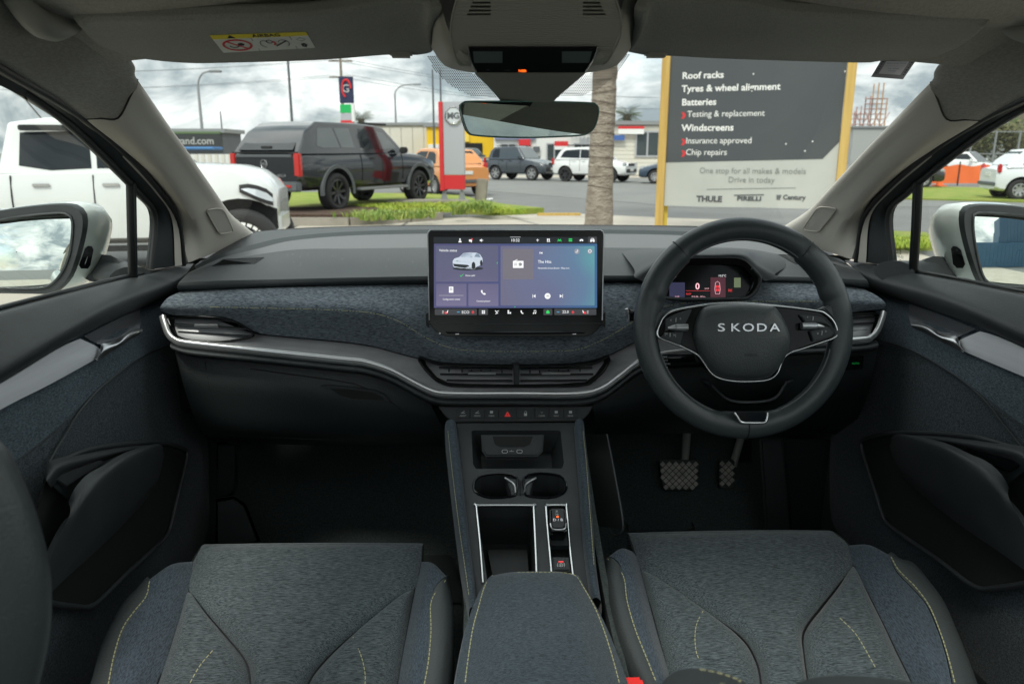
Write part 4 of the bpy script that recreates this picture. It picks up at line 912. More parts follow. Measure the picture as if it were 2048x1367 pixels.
ist('READY', 378, 473, 10, M['r_on'], sx=.7); ist('94 % 400 ... 407 km', 437, 488, 8, M['pink_on'], sx=.9); ist('km/h', 310, 488, 9, M['pink_on'])
ist('BRAKE', 625, 455, 16, M['r_on'], sx=.35)
ifl('display_rule', rc(362, 449, 505, 450.5), M['r_on'])
pk = lambda pts: tube_data(IP.poly([K(*p) for p in pts], .0016), .0004, 4, True)
multi('car_outline', [pk([(538, 402), (550, 394), (562, 402), (566, 440), (562, 468), (538, 468), (534, 440)])], M['pink_on'], cowl, None)
multi('belt_mark', [(IP.poly([K(*p) for p in rc(x, y, x + 9, y + 14)], .0016), [(0, 1, 2, 3)]) for x in (540, 552) for y in (418, 438)], M['r_on'], cowl, None)

# ================================================================ steering wheel
WC = hY(1487, 655, 1.235); WN = Vector((0.0, -math.cos(R(15)), math.sin(R(15)))); WU = Vector((0, math.sin(R(15)), math.cos(R(15)))); WR = Vector((1, 0, 0))
WP = PL(WC, WN)
def wp(px, py, up=0): return WP.hit(px, py, up)
kpx = (WP.hit(1687, 655) - WP.hit(1287, 655)).length / 400
def onw(a, rpx, up=0): return WC + (WR * math.cos(R(a)) + WU * math.sin(R(a))) * (rpx * kpx) + WN * up
n_ = 160; rsec = []
pts = []; rad = []
for i in range(n_):
    a = 360 * i / n_; aw = a % 360
    th = 23.5
    if 20 < aw < 50 or 130 < aw < 160: th = 25.5
    if 250 < aw < 290: th = 24
    for c_, w_ in ((14, 14), (166, 14), (215, 14), (325, 14)):
        d = abs((aw - c_ + 180) % 360 - 180)
        if d < w_ and c_ in (14, 166): th += 2 * math.cos(d / w_ * math.pi / 2)
    pts.append(onw(a, 219 - th)); rad.append(th * kpx)
vv, fs = tube_data(pts, rad, 16, True, flat=(WN, .82))
sw = pyd('steering_wheel', vv, fs, M['wheel'], car, 180)
sw['label'] = 'black leather steering wheel'
swf = surf(sw)
# seams round the rim
for a in (50, 129, 270):
    c_ = onw(a, 195); tdir = (-WR * math.sin(R(a)) + WU * math.cos(R(a)))
    ro = (WR * math.cos(R(a)) + WU * math.sin(R(a)))
    tube('rim_seam', [c_ + (ro * math.cos(t) + WN * .82 * math.sin(t)) * (24.2 * kpx) + tdir * (.002 * math.sin(t)) for t in [2 * math.pi * i / 24 for i in range(24)]], .0012, M['printd'], sw, seg=5, sm=0, closed=True)
# lacing along the inner edge
pcs = []
for i in range(330):
    a = 360 * i / 330
    if 345 < a or a < 4 or 176 < a < 196 or 55 < a < 125 and i % 1 or 248 < a < 292: continue
    p = onw(a, 174.5, .008); ro = (WR * math.cos(R(a)) + WU * math.sin(R(a))); td = (-WR * math.sin(R(a)) + WU * math.cos(R(a)))
    pcs.append(boxd(p, (.0012, .0042, .0014), Matrix((ro * 1, td, WN)).transposed() @ Matrix.Rotation(.6, 3, 'Z')))
multi('rim_lacing', pcs, M['thread2'], sw, None, kind='stuff')
# spokes: leather webs left/right and the black spoke plate
web = mat('spoke_leather', (0.035, 0.042, 0.044), 0.46, bump=(900, 0.3), bdist=0.0004)
def wl_poly(name, zp, m, up, th, par, bev=.002): return solid(name, [wp(*K(*p), up) for p in zp], WN, th, m, par, bev=bev)
# leather webs merging into the rim
for s in (-1, 1):
    q = [(1256, 470), (1290, 560), (1320, 660), (1300, 760), (1245, 830), (1225, 720), (1268, 690), (1235, 600), (1180, 552)]
    if s < 0: q = [(140, 470), (110, 560), (85, 660), (110, 780), (178, 850), (185, 730), (190, 690), (220, 610), (252, 572), (200, 562), (176, 530)]
    if s > 0: q = [(1232, 480), (1290, 560), (1320, 660), (1300, 780), (1238, 850), (1238, 760), (1266, 700), (1240, 620), (1190, 566), (1170, 556), (1214, 535)]
    wl_poly('spoke_web', q, web, .012, .02, sw, .004)
spoke = wl_poly('spoke_plate', [(196, 700), (236, 600), (300, 566), (460, 534), (600, 526), (760, 525), (900, 540), (1060, 556), (1160, 570), (1230, 630), (1262, 694), (1240, 728), (1110, 774), (970, 824), (935, 890), (890, 950), (820, 982), (700, 988), (600, 978), (540, 955), (470, 880), (430, 825), (330, 775), (215, 735)], M['gloss'], .010, .018, sw, .003)
trim_ = [(470, 535), (300, 566), (236, 600), (205, 655), (192, 705), (215, 733), (330, 778), (428, 828), (468, 875), (510, 935), (560, 968), (640, 985), (740, 988), (850, 978), (905, 940), (930, 880), (968, 825), (1060, 792), (1180, 752), (1240, 730), (1264, 700), (1240, 632), (1190, 585), (1150, 570), (1020, 552), (880, 538), (700, 523), (560, 526)]
tube('spoke_bright_trim', [wp(*K(*p), .0115) for p in trim_], .0019, M['chrome'], sw, seg=8, sm=4, closed=True)
# pads of keys, left and right
for kp in ([(240, 618), (300, 588), (390, 556), (400, 562), (358, 650), (240, 690)], [(236, 700), (350, 690), (330, 772), (215, 728)], [(1040, 592), (1130, 596), (1180, 610), (1225, 660), (1170, 640), (1070, 636)], [(1100, 690), (1200, 660), (1240, 696), (1225, 716), (1120, 750)]):
    wl_poly('key_pad', kp, M['dark'], .0165, .006, sw, .0014)
wpt = lambda s, x, y, h, nm='key_print': text(nm, s, h * WK * kpx / .7, wp(*K(x, y), .0172), WR, WU, M['print'], sw, 0)
for x, y, s_ in ((272, 632, '<'), (330, 626, '*'), (245, 712, '|<'), (295, 720, '>|'), (1085, 616, '*'), (1146, 708, 'o'), (1194, 698, '>')): wpt(s_, x, y, 15)
multi('key_divider', [boxd(wp(*K(x, y), .0172), (.001, .0006, .007)) for x, y in ((303, 622), (268, 711), (1118, 614), (1171, 700))], M['print'], sw, None)
for x0, x1, tip in ((300, 372, 255), (1050, 1135, 1180)):
    a = wp(*K(x0, 668 if x0 < 600 else 660), .020); b = wp(*K(x1, 668 if x0 < 600 else 660), .020); c = wp(*K(tip, 672 if x0 < 600 else 664), .018)
    tube('thumb_roller', [a, b], 22 * WK * kpx, M['satin'], sw, seg=16, sm=0)
    e = a if x0 < 600 else b
    tube('roller_tip', [e, (e * 2 + c) / 3, (e + c * 2) / 3, c], [20 * WK * kpx, 17 * WK * kpx, 13 * WK * kpx, 8 * WK * kpx], M['satin'], sw, seg=12)
# airbag cover: domed shield
shield = [(470, 548), (560, 530), (700, 524), (830, 534), (888, 548), (940, 620), (975, 700), (980, 760), (955, 830), (915, 900), (850, 960), (740, 975), (620, 972), (540, 945), (470, 870), (425, 780), (408, 700), (430, 610)]
rg_ = spl([wp(*K(*p), .014) for p in shield], 4, True); cc = sum(rg_, Vector()) / len(rg_)
rows = [[cc + (p - cc) * k_ + WN * dn for p in rg_] for k_, dn in ((1, -.012), (1.0, .001), (.985, .006), (.94, .0115), (.86, .017), (.72, .0215), (.45, .0245), (.2, .0255), (.0005, .0258))]
ab = pyd('airbag_cover', [p for r in rows for p in r], grid_faces(len(rg_), 9, True), M['leather'], sw, 180)
def wtext(s, x, y, hpx, m, nm, up, bold=0, sx=1.0, ext=0.0, al='CENTER'): return text(nm, s, hpx * WK * kpx / .7, wp(*K(x, y), up), WR, WU, m, sw, ext, al, bold, sx)
# raised capitals, each letter a piece
for ch_, x in (('S', 572), ('K', 655), ('O', 733), ('D', 812), ('A', 890)):
    wtext(ch_, x, 690, 45, M['chrome'], 'badge_letter', .0395, bold=.0002, sx=1.6 if ch_ == 'S' else 1.35, ext=.0009)
multi('badge_accent', [boxd(wp(*K(568, 640), .0395), (.004, .001, .0007), Matrix.Rotation(.5, 3, 'Y'))], M['chrome'], sw, None)
wtext('AIRBAG', 748, 838, 15, M['printd'], 'airbag_word', .0392, bold=.00003); wtext('v1', 752, 862, 11, M['printd'], 'airbag_word', .0375)
lb = wl_poly('lower_spoke', [(540, 1180), (610, 1168), (650, 1170), (848, 1170), (880, 1168), (950, 1185), (930, 1290), (700, 1300), (560, 1285)], web, .006, .02, sw, .006)
bz = wl_poly('lower_insert', [(655, 1172), (840, 1172), (838, 1215), (820, 1228), (700, 1228), (680, 1215)], M['gloss'], .0195, .01, sw, .001)
tube('insert_bright_trim', [wp(*K(*p), .0195) for p in [(648, 1172), (672, 1205), (686, 1226), (710, 1233), (820, 1233), (840, 1222), (847, 1200), (848, 1172)]], .0024, M['chrome'], sw, seg=8, sm=2)
# column shroud and stalks
loft('column_shroud', [[hY(a, b, 1.27) for a, b in [(1420, 770), (1455, 800), (1500, 806), (1550, 798), (1575, 765)]], [hY(a, b, 1.42) for a, b in [(1400, 760), (1440, 800), (1500, 812), (1560, 800), (1590, 760)]]], M['dark'], car, nu=20, nv=3, thick=.004)
box('wheel_hub', WC + Vector((0, .055, -.045)), (.13, .08, .09), M['dark'], sw, bev=.02)
st_ = tube('indicator_stalk', [hY(1400, 655, 1.30), hY(1330, 645, 1.30), hY(1285, 632, 1.295), hY(1258, 630, 1.29)], [.008, .009, .011, .011], M['gloss'], car, seg=10)
tube('stalk_ring', [hY(1253, 617, 1.285), hY(1257, 630, 1.285), hY(1257, 641, 1.285)], .003, M['satin'], st_, seg=6)
wpl = tube('wiper_stalk', [hY(1420, 720, 1.30), hY(1350, 722, 1.29), hY(1315, 722, 1.28)], [.012, .013, .012], M['gloss'], car, seg=10)
for i, s_ in enumerate(('OFF', 'LANE', 'INTERVAL', 'REAR')): text('stalk_print', s_, .0045, hY(1330, 715 + i * 7, 1.262), (1, 0, 0), (0, .1, 1), M['print'], wpl, 0)
# ================================================================ centre console
CP = PL((0, 1.0, .72), (0, -.375, 1))             # sloping top of the console
VU = Vector((0, .375, 0)) ; 
def cp(pts, up=0): return CP.poly(pts, up)
holeA = rrect(952, 1010, 1069, 1200, 5); holeA = [(952, 1014), (956, 1010), (1062, 1010), (1067, 1014), (1070, 1080), (1073, 1165), (975, 1165), (966, 1100)]
holeB = [(1092, 1014), (1095, 1010), (1129, 1010), (1133, 1014), (1139, 1080), (1147, 1165), (1104, 1165), (1098, 1100)]
cupL = [(947, 972), (950, 960), (962, 951), (985, 947), (1010, 947), (1034, 955), (1032, 985), (1024, 992), (985, 995), (962, 990), (950, 982)]
cupR = [(1133, 972), (1130, 960), (1119, 951), (1096, 947), (1070, 947), (1048, 955), (1050, 985), (1058, 992), (1096, 995), (1119, 990), (1130, 982)]
tray = [(943, 862), (948, 860), (1116, 860), (1121, 862), (1128, 925), (1124, 936), (952, 937), (946, 928)]
oc_ = [(914, 846), (1148, 845), (1178, 1160), (1188, 1230), (952, 1235), (936, 1130)]
cons = plate('centre_console', cp(oc_), [cp(tray), cp(cupL), cp(cupR), cp(holeA), cp(holeB)], CP.n, .045, M['soft'], car)
cons['label'] = 'dark centre console sloping down between the seats'
def pit(name, pts, depth, m, par, shrink=.9):
    a = cp(pts, -.002); c = sum(a, Vector()) / len(a); b = [c + (p - c) * shrink - CP.n * depth for p in a]
    n = len(a); return pyd(name, a + b, [(i, (i + 1) % n, n + (i + 1) % n, n + i) for i in range(n)] + [tuple(range(n, 2 * n))], m, par, 40)
ph = pit('phone_tray', tray, .045, M['well'], cons, .80)
pit('cup_holder', cupL, .07, M['well'], cons); pit('cup_holder', cupR, .07, M['well'], cons)
bn = pit('storage_bin', holeA, .09, M['well'], cons); pit('selector_well', holeB, .03, M['well'], cons)
for c_ in (cupL, cupR): tube('cup_rim', cp(c_, .0005), .0022, M['gloss'], cons, seg=6, closed=True, sm=2)
solid('cup_divider', cp([(1012, 953), (1040, 958), (1068, 953), (1058, 990), (1041, 994), (1024, 990)], .0), CP.n, .03, M['soft'], cons, bev=.002)
solid('cup_slot', cp([(1039, 962), (1042, 962), (1042, 990), (1039, 990)], .0006), CP.n, .0008, M['black'], cons)
tube('cup_fin', cp([(1010, 955), (1028, 968), (1031, 985)], .001), .002, M['satin'], cons, seg=6); tube('cup_fin', cp([(1072, 955), (1052, 968), (1049, 985)], .001), .002, M['satin'], cons, seg=6)
tube('bin_trim', cp([(966, 1165), (960, 1085), (953, 1013), (957, 1010), (1063, 1010), (1067, 1014), (1071, 1090), (1074, 1165)], .001), .0023, M['chrome'], cons, seg=8, sm=3)
tube('selector_trim', cp([(1105, 1165), (1098, 1085), (1092, 1014), (1096, 1010), (1130, 1010), (1133, 1014), (1139, 1085), (1148, 1165)], .001), .0023, M['chrome'], cons, seg=8, sm=3)
solid('bin_mat', cp([(975, 1098), (1054, 1098), (1058, 1150), (985, 1150)], -.06), CP.n, .002, M['rubber'], cons)
# phone tray back with the two charging ports
BK = PL(hY(1025, 895, 1.30), (0, -.75, .66))
bk = solid('port_panel', BK.poly([(962, 868), (1088, 868), (1086, 900), (1076, 912), (972, 912), (964, 900)]), BK.n, .01, M['soft'], cons, bev=.003)
solid('port_recess', BK.poly([(985, 872), (1066, 872), (1060, 888), (1048, 893), (1000, 893), (990, 888)], .0005), BK.n, .0006, M['black'], bk)
for x in (1009.5, 1039): tube('charging_port', BK.poly(rrect(x - 5.5, 899, x + 5.5, 905.5, 3), .0012), .0005, M['print'], bk, seg=4, closed=True, sm=0)
multi('port_mark', [tube_data(BK.poly([(1018, 902), (1028, 902)], .0012), .0004, 4), tube_data(BK.poly([(1021, 902), (1024, 899.5)], .0012), .0004, 4)], M['print'], bk, None)
# rocker gear selector and parking-brake key
gs = solid('gear_selector', cp([(1099, 1016), (1104, 1013), (1126, 1013), (1132, 1018), (1134, 1050), (1128, 1058), (1106, 1058), (1100, 1052)], .022), CP.n, .026, M['gloss'], cons, bev=.004, seg=3)
tube('selector_edge', cp([(1101, 1046), (1106, 1057), (1128, 1057), (1133, 1046)], .0215), .0013, M['satin'], gs, seg=5)
GP = PL(CP.p + CP.n * .0222, CP.n)
for s_, x, y, h_, m_ in (('R', 1114, 1024, 4.5, 'print'), ('N', 1114, 1029.5, 4, 'print'), ('D / B', 1116, 1041, 5, 'w_dim')): ptext(GP, s_, x, y, h_, M[m_], gs, 'selector_letter', .0006)
multi('selector_lamp', [(GP.poly([(1115 + 2.6 * math.cos(a), 1032.5 + 2.2 * math.sin(a)) for a in [i * math.pi / 5 for i in range(10)]], .0006), [tuple(range(10))])], M['o_on'], gs, None)
pb = solid('brake_key', cp([(1105, 1112), (1138, 1112), (1141, 1140), (1107, 1140)], .002), CP.n, .03, M['soft'], cons, bev=.002)
PB = PL(CP.p + CP.n * .0022, CP.n)
solid('brake_lamp', PB.poly([(1117, 1121), (1127, 1121), (1127, 1123.4), (1117, 1123.4)], .0006), PB.n, .0005, M['r_on'], pb)
multi('brake_symbol', [tube_data(PB.poly([(1122 + 4 * math.cos(a), 1129 + 3.4 * math.sin(a)) for a in [i * math.pi / 7 for i in range(14)]], .0008), .0005, 4, True), tube_data(PB.poly([(1116, 1125), (1114.5, 1129), (1116, 1133)], .0008), .0005, 4), tube_data(PB.poly([(1128, 1125), (1129.5, 1129), (1128, 1133)], .0008), .0005, 4)], M['print'], pb, None)
ptext(PB, 'P', 1122, 1131.5, 4.5, M['print'], pb, 'brake_letter')
solid('selector_ramp', cp([(1101, 1062), (1137, 1062), (1139, 1090), (1103, 1090)], -.004), CP.n, .01, M['dark'], cons)
# cloth rails either side
def rail(a, b, nm):
    """a: inner px line, b: outer px line (front to back)"""
    A = cp(a, .012); B = cp(b, .006); top = [(p + q) / 2 + CP.n * .012 for p, q in zip(A, B)]
    ai = [p - CP.n * .03 for p in A]; bo = [Vector((q.x, q.y, q.z - .05)) for q in B]
    return loft(nm, [ai, A, top, B, bo], M['arm'], cons, nu=40, nv=4)
ra = rail([(912, 846), (922, 930), (935, 1050), (946, 1140), (956, 1220)], [(890, 850), (899, 930), (915, 1060), (928, 1150), (938, 1225)], 'console_rail')
rb = rail([(1149, 845), (1156, 930), (1165, 1050), (1172, 1120), (1183, 1200)], [(1168, 848), (1176, 930), (1186, 1050), (1192, 1130), (1203, 1210)], 'console_rail')
t = surf(ra); stitch('rail_stitch', [on(t, a, b, .0003) for a, b in [(896, 862), (903, 930), (918, 1050), (931, 1140), (938, 1190)]], M['thread'], ra, dash=.004, gap=.002)
t = surf(rb); stitch('rail_stitch', [on(t, a, b, .0003) for a, b in [(1166, 862), (1173, 930), (1182, 1050), (1188, 1130)]], M['thread'], rb, dash=.004, gap=.002)
for X_, sgn in ((-.098, -1), (.112, 1)):
    loft('console_side', [[(X_ , 1.36, .84), (X_, 1.0, .70), (X_, .5, .66)], [(X_ + sgn * .012, 1.36, .6), (X_ + sgn * .012, 1.0, .5), (X_ + sgn * .01, .5, .5)], [(X_ + sgn * .02, 1.36, .35), (X_ + sgn * .02, 1.0, .35), (X_ + sgn * .02, .5, .35)]], M['carpet'], cons, nu=10, nv=3, thick=.01)
loft('tunnel_side_trim', [P([(1170, 868), (1178, 930), (1190, 1050)], X=.135), P([(1212, 868), (1228, 950), (1247, 1058)], X=.175)], M['rubber'], cons, nu=12, nv=4)
tube('tunnel_seam', P([(1196, 868), (1208, 950), (1218, 1056), (1246, 1058), (1232, 960), (1214, 868)], X=.16), .0016, M['pad'], cons, seg=5)
# armrest
AZ = .765
al = [(936, 1240), (958, 1190), (980, 1152), (1015, 1143), (1060, 1141), (1110, 1142), (1152, 1149), (1180, 1180), (1210, 1250)]
def az(px, py, z=AZ): return hZ(px, py, z)
rows = [[az(985, 1150, .745), az(1020, 1144, .752), az(1070, 1142, .754), az(1120, 1143, .752), az(1155, 1150, .745)],
        [az(960, 1180, .745), az(1010, 1168), az(1070, 1166, AZ + .002), az(1130, 1167), az(1172, 1178, .745)],
        [az(936, 1240, .74), az(998, 1240), az(1070, 1240, AZ + .006), az(1150, 1240), az(1207, 1240, .74)],
        [az(920, 1310, .735), az(988, 1312), az(1075, 1312, AZ + .008), az(1170, 1312), az(1236, 1310, .735)],
        [az(905, 1400, .73), az(975, 1402), az(1080, 1402, AZ + .008), az(1190, 1402), az(1268, 1400, .73)],
        [az(890, 1500, .72), az(960, 1500), az(1085, 1502, AZ + .008), az(1205, 1500), az(1300, 1500, .72)]]
front_drop = [p + Vector((0, .004, -.035)) for p in rows[0]]
arm = loft('armrest', [front_drop] + rows, M['arm'], car, nu=40, nv=6, thick=.02)
arm['label'] = 'blue-grey cloth armrest lid with pale double stitching'
for k_ in (0, -1):
    ed = [r[k_] for r in rows]; loft('armrest_side', [ed, [p + Vector((.004 if k_ else -.004, 0, -.02)) for p in ed], [p + Vector((.0, 0, -.07)) for p in ed]], M['seatb'], arm, nu=20, nv=3)
t = surf(arm)
stitch('armrest_stitch', [on(t, a, b, .0004) for a, b in [(1010, 1144.5), (985, 1150), (970, 1170), (958, 1210), (946, 1255), (937, 1310), (930, 1366)]], M['thread'], arm, dash=.005, gap=.0025, r=.0008)
stitch('armrest_stitch', [on(t, a, b, .0004) for a, b in [(1128, 1144.5), (1150, 1150), (1166, 1172), (1190, 1215), (1208, 1260), (1224, 1310), (1239, 1366)]], M['thread'], arm, dash=.005, gap=.0025, r=.0008)
stitch('armrest_stitch', [on(t, a, b, .0004) for a, b in [(1010, 1144.5), (1035, 1143.8), (1070, 1143.5), (1100, 1143.8), (1128, 1144.5)]], M['thread'], arm, dash=.004, gap=.002, r=.0006)

# ================================================================ seats
SQ = PL((0, 1.21, .70), (0, -.12, 1))
def sq(pts, up=0): return SQ.poly(pts, up)
def crease(path, par, r=.0022, up=-.001): tube('seam', sq(path, up), r, M['printd'], par, seg=5)
def seat(main, wedL, wedR, bolL, bolR, leaL, leaR, creases, stitches, lst, label):
    f_edge = sq(main[0], -.006); body = None
    c0 = sum(sq(main[0], 0), Vector()) / len(main[0])
    # hidden frame and front of the cushion
    s0 = box('front_seat', (c0.x, c0.y - .30, .50), (.46, .52, .24), M['carpet'], car, bev=.03)
    s0['label'] = label
    fr = [p + Vector((0, .018, -.016)) for p in f_edge]; lo = [p + Vector((0, .005, -.10)) for p in f_edge]
    loft('cushion_front', [sq(main[0], -.001), [p + Vector((0, .010, -.003)) for p in sq(main[0], -.001)], fr, lo], M['seat'], s0, nu=20, nv=4)
    objs = []
    m = loft('seat_panel', [sq(r) for r in main], M['seat'], s0, nu=50, nv=6, pillow=.016, up=SQ.n, pw=(6, 8)); objs.append(m)
    for w in (wedL, wedR): objs.append(loft('seat_panel', [sq(r) for r in w], M['seat'], s0, nu=24, nv=6, pillow=.018, up=SQ.n, pw=(4, 6)))
    for b, sg in ((bolL, -1), (bolR, 1)):
        rows = [[SQ.hit(*r[0], b[1] if sg < 0 else 0), SQ.hit((r[0][0] + r[-1][0]) / 2, (r[0][1] + r[-1][1]) / 2, (b[1]) * .75), SQ.hit(*r[-1], b[1] if sg > 0 else 0)] for r in b[0]]
        rows = [[SQ.hit(*r[0], 0) if sg > 0 else SQ.hit(*r[0], b[1]), (SQ.hit(*r[0], 0) if sg > 0 else SQ.hit(*r[0], b[1])).lerp(SQ.hit(*r[-1], b[1]) if sg > 0 else SQ.hit(*r[-1], 0), .5) + SQ.n * .010, SQ.hit(*r[-1], b[1]) if sg > 0 else SQ.hit(*r[-1], 0)] for r in b[0]]
        fr_ = [p + Vector((0, .006, -.03)) for p in rows[0]]
        objs.append(loft('side_bolster', [fr_] + rows, M['seatb'], s0, nu=20, nv=6))
    for l, h_ in ((leaL, bolL[1]), (leaR, bolR[1])):
        rows = [[SQ.hit(*r[0], h_), SQ.hit(*r[0], h_).lerp(SQ.hit(*r[1], h_ - .012), .5) + SQ.n * .007, SQ.hit(*r[1], h_ - .014), SQ.hit(*r[1], h_ - .014) + Vector((0, 0, -.06)), SQ.hit(*r[1], h_ - .014) + Vector((0, 0, -.20))] for r in l]
        rows = [[p + Vector((0, .004, -.02)) for p in rows[0]]] + rows
        objs.append(loft('leather_bolster', rows, M['leather'], s0, nu=22, nv=6))
    for c_ in creases: crease(c_, s0)
    t = surf(*objs)
    for c_ in stitches: stitch('seat_stitch', [on(t, a, b, .0004) for a, b in c_], M['thread'], s0, dash=.005, gap=.003, r=.0007)
    for c_ in lst: stitch('bolster_stitch', [on(t, a, b, .0004) for a, b in c_], M['thread'], s0, dash=.0055, gap=.0025, r=.0009)
    return s0
seat([[(402, 1092), (520, 1090), (620, 1089), (740, 1089), (845, 1090)], [(384, 1128), (620, 1128), (842, 1130)], [(377, 1182), (620, 1184), (828, 1180)], [(413, 1228), (600, 1232), (769, 1222)], [(457, 1276), (580, 1280), (704, 1270)], [(494, 1325), (570, 1328), (640, 1330)], [(503, 1375), (560, 1378), (612, 1376)], [(504, 1430), (612, 1430)]],
     [[(376, 1183), (379, 1184)], [(363, 1225), (411, 1228)], [(348, 1270), (454, 1276)], [(332, 1322), (491, 1325)], [(314, 1375), (500, 1376)], [(295, 1430), (501, 1430)]],
     [[(826, 1181), (829, 1180)], [(772, 1223), (822, 1215)], [(707, 1271), (814, 1262)], [(643, 1331), (803, 1320)], [(615, 1377), (795, 1370)], [(615, 1430), (785, 1430)]],
     ([[(301, 1156), (386, 1122)], [(288, 1195), (377, 1183)], [(250, 1256), (350, 1265)], [(232, 1310), (335, 1318)], [(220, 1375), (311, 1375)], [(212, 1430), (292, 1430)]], .022),
     ([[(843, 1122), (893, 1152)], [(838, 1150), (868, 1176)], [(828, 1190), (860, 1215)], [(813, 1268), (857, 1280)], [(803, 1320), (852, 1330)], [(794, 1375), (846, 1375)], [(784, 1430), (842, 1430)]], .035),
     [[(300, 1158), (292, 1162)], [(288, 1195), (248, 1204)], [(250, 1256), (214, 1266)], [(232, 1310), (194, 1318)], [(220, 1375), (178, 1375)], [(212, 1430), (165, 1430)]],
     [[(893, 1152), (897, 1158)], [(868, 1178), (903, 1190)], [(860, 1215), (906, 1222)], [(857, 1280), (905, 1282)], [(852, 1330), (902, 1330)], [(846, 1375), (898, 1375)], [(842, 1430), (894, 1430)]],
     [[(377, 1182), (413, 1228), (457, 1276), (494, 1325), (503, 1375)], [(828, 1180), (769, 1222), (704, 1270), (641, 1330), (613, 1376)], [(400, 1098), (384, 1128), (377, 1182), (350, 1268), (311, 1375)], [(845, 1092), (842, 1130), (827, 1182), (812, 1268), (794, 1375)]],
     [[(455, 1277), (425, 1300), (400, 1330), (378, 1368)], [(706, 1273), (722, 1310), (730, 1345), (730, 1372)]],
     [[(299, 1162), (292, 1192), (268, 1222), (245, 1256), (228, 1310), (216, 1370)], [(891, 1160), (870, 1174), (863, 1200), (862, 1260), (857, 1320), (848, 1370)]],
     'front passenger seat cushion in grey melange cloth, left of the armrest')
seat([[(1258, 1069), (1360, 1066), (1467, 1064), (1570, 1063), (1668, 1064)], [(1268, 1100), (1470, 1098), (1697, 1090)], [(1280, 1139), (1480, 1140), (1706, 1130)], [(1345, 1180), (1490, 1182), (1672, 1175)], [(1406, 1219), (1520, 1222), (1641, 1213)], [(1482, 1272), (1545, 1274), (1606, 1262)], [(1514, 1322), (1560, 1324), (1607, 1310)], [(1524, 1375), (1616, 1375)], [(1528, 1430), (1622, 1430)]],
     [[(1281, 1140), (1284, 1141)], [(1293, 1185), (1342, 1181)], [(1304, 1222), (1403, 1220)], [(1318, 1275), (1479, 1274)], [(1332, 1325), (1511, 1324)], [(1345, 1375), (1521, 1376)], [(1357, 1430), (1525, 1430)]],
     [[(1704, 1132), (1707, 1132)], [(1676, 1176), (1727, 1172)], [(1645, 1215), (1746, 1208)], [(1610, 1264), (1771, 1258)], [(1610, 1312), (1793, 1306)], [(1619, 1376), (1824, 1368)], [(1626, 1430), (1848, 1430)]],
     ([[(1218, 1112), (1262, 1102)], [(1240, 1128), (1272, 1112)], [(1246, 1160), (1282, 1142)], [(1256, 1206), (1300, 1212)], [(1272, 1262), (1315, 1268)], [(1293, 1318), (1332, 1325)], [(1318, 1375), (1345, 1375)], [(1335, 1430), (1358, 1430)]], .035),
     ([[(1697, 1090), (1776, 1108)], [(1704, 1126), (1792, 1142)], [(1728, 1172), (1826, 1178)], [(1747, 1208), (1853, 1210)], [(1772, 1258), (1876, 1262)], [(1795, 1306), (1892, 1312)], [(1826, 1368), (1905, 1375)], [(1850, 1430), (1915, 1430)]], .022),
     [[(1217, 1112), (1212, 1124)], [(1240, 1130), (1208, 1150)], [(1246, 1160), (1210, 1180)], [(1256, 1206), (1220, 1225)], [(1272, 1262), (1234, 1275)], [(1293, 1318), (1252, 1325)], [(1318, 1375), (1274, 1375)], [(1335, 1430), (1292, 1430)]],
     [[(1776, 1108), (1786, 1112)], [(1794, 1142), (1828, 1128)], [(1828, 1178), (1872, 1180)], [(1855, 1210), (1893, 1212)], [(1878, 1262), (1916, 1264)], [(1894, 1312), (1936, 1314)], [(1907, 1375), (1958, 1375)], [(1918, 1430), (1975, 1430)]],
     [[(1280, 1139), (1345, 1180), (1406, 1219), (1482, 1272), (1514, 1322), (1524, 1375)], [(1706, 1130), (1672, 1175), (1641, 1213), (1606, 1262), (1607, 1310), (1616, 1375)], [(1258, 1072), (1268, 1100), (1281, 1139), (1302, 1215), (1334, 1327)], [(1670, 1066), (1697, 1090), (1706, 1130), (1745, 1205), (1810, 1338)]],
     [[(1406, 1221), (1394, 1245), (1390, 1270), (1392, 1300), (1398, 1318)], [(1644, 1214), (1680, 1235), (1710, 1265), (1732, 1300), (1752, 1336)]],
     [[(1216, 1117), (1238, 1126), (1246, 1150), (1254, 1200), (1270, 1256), (1292, 1312), (1312, 1362)], [(1782, 1113), (1798, 1140), (1830, 1172), (1858, 1210), (1880, 1262), (1896, 1312), (1910, 1366)]],
     'driver seat cushion in grey melange cloth behind the steering wheel')
box('belt_buckle', hZ(1266, 1384, .70), (.026, .026, .03), M['red'], car, bev=.004)
# backrests close to the camera, out of focus
_bo = [(-120, 850), (0, 882), (42, 952), (74, 1030), (97, 1120), (103, 1200), (97, 1280), (78, 1367), (50, 1480)]
bl = loft('seat_backrest', [P([(a - 4, b) for a, b in _bo], Y=.50), P(_bo, Y=.47), P([(a - 25, b) for a, b in _bo], Y=.445), P([(a - 150, b + 20) for a, b in _bo], Y=.43), P([(a - 400, b + 40) for a, b in _bo], Y=.44)], M['leather'], car, nu=30, nv=6, thick=.01)
bl['label'] = 'blurred edge of the front passenger backrest, close to the camera'
br = loft('seat_backrest', [P([(1300, 1440), (1318, 1375), (1345, 1345), (1390, 1335), (1450, 1345), (1500, 1372), (1530, 1440)], Y=.50), P([(1290, 1480), (1310, 1400), (1345, 1362), (1400, 1352), (1460, 1362), (1510, 1395), (1540, 1480)], Y=.46), P([(1280, 1540), (1300, 1440), (1345, 1400), (1400, 1390), (1460, 1400), (1520, 1440), (1560, 1540)], Y=.40)], M['leather'], car, nu=30, nv=6, thick=.01)
br['label'] = 'top of the driver backrest bolster, close to the camera'
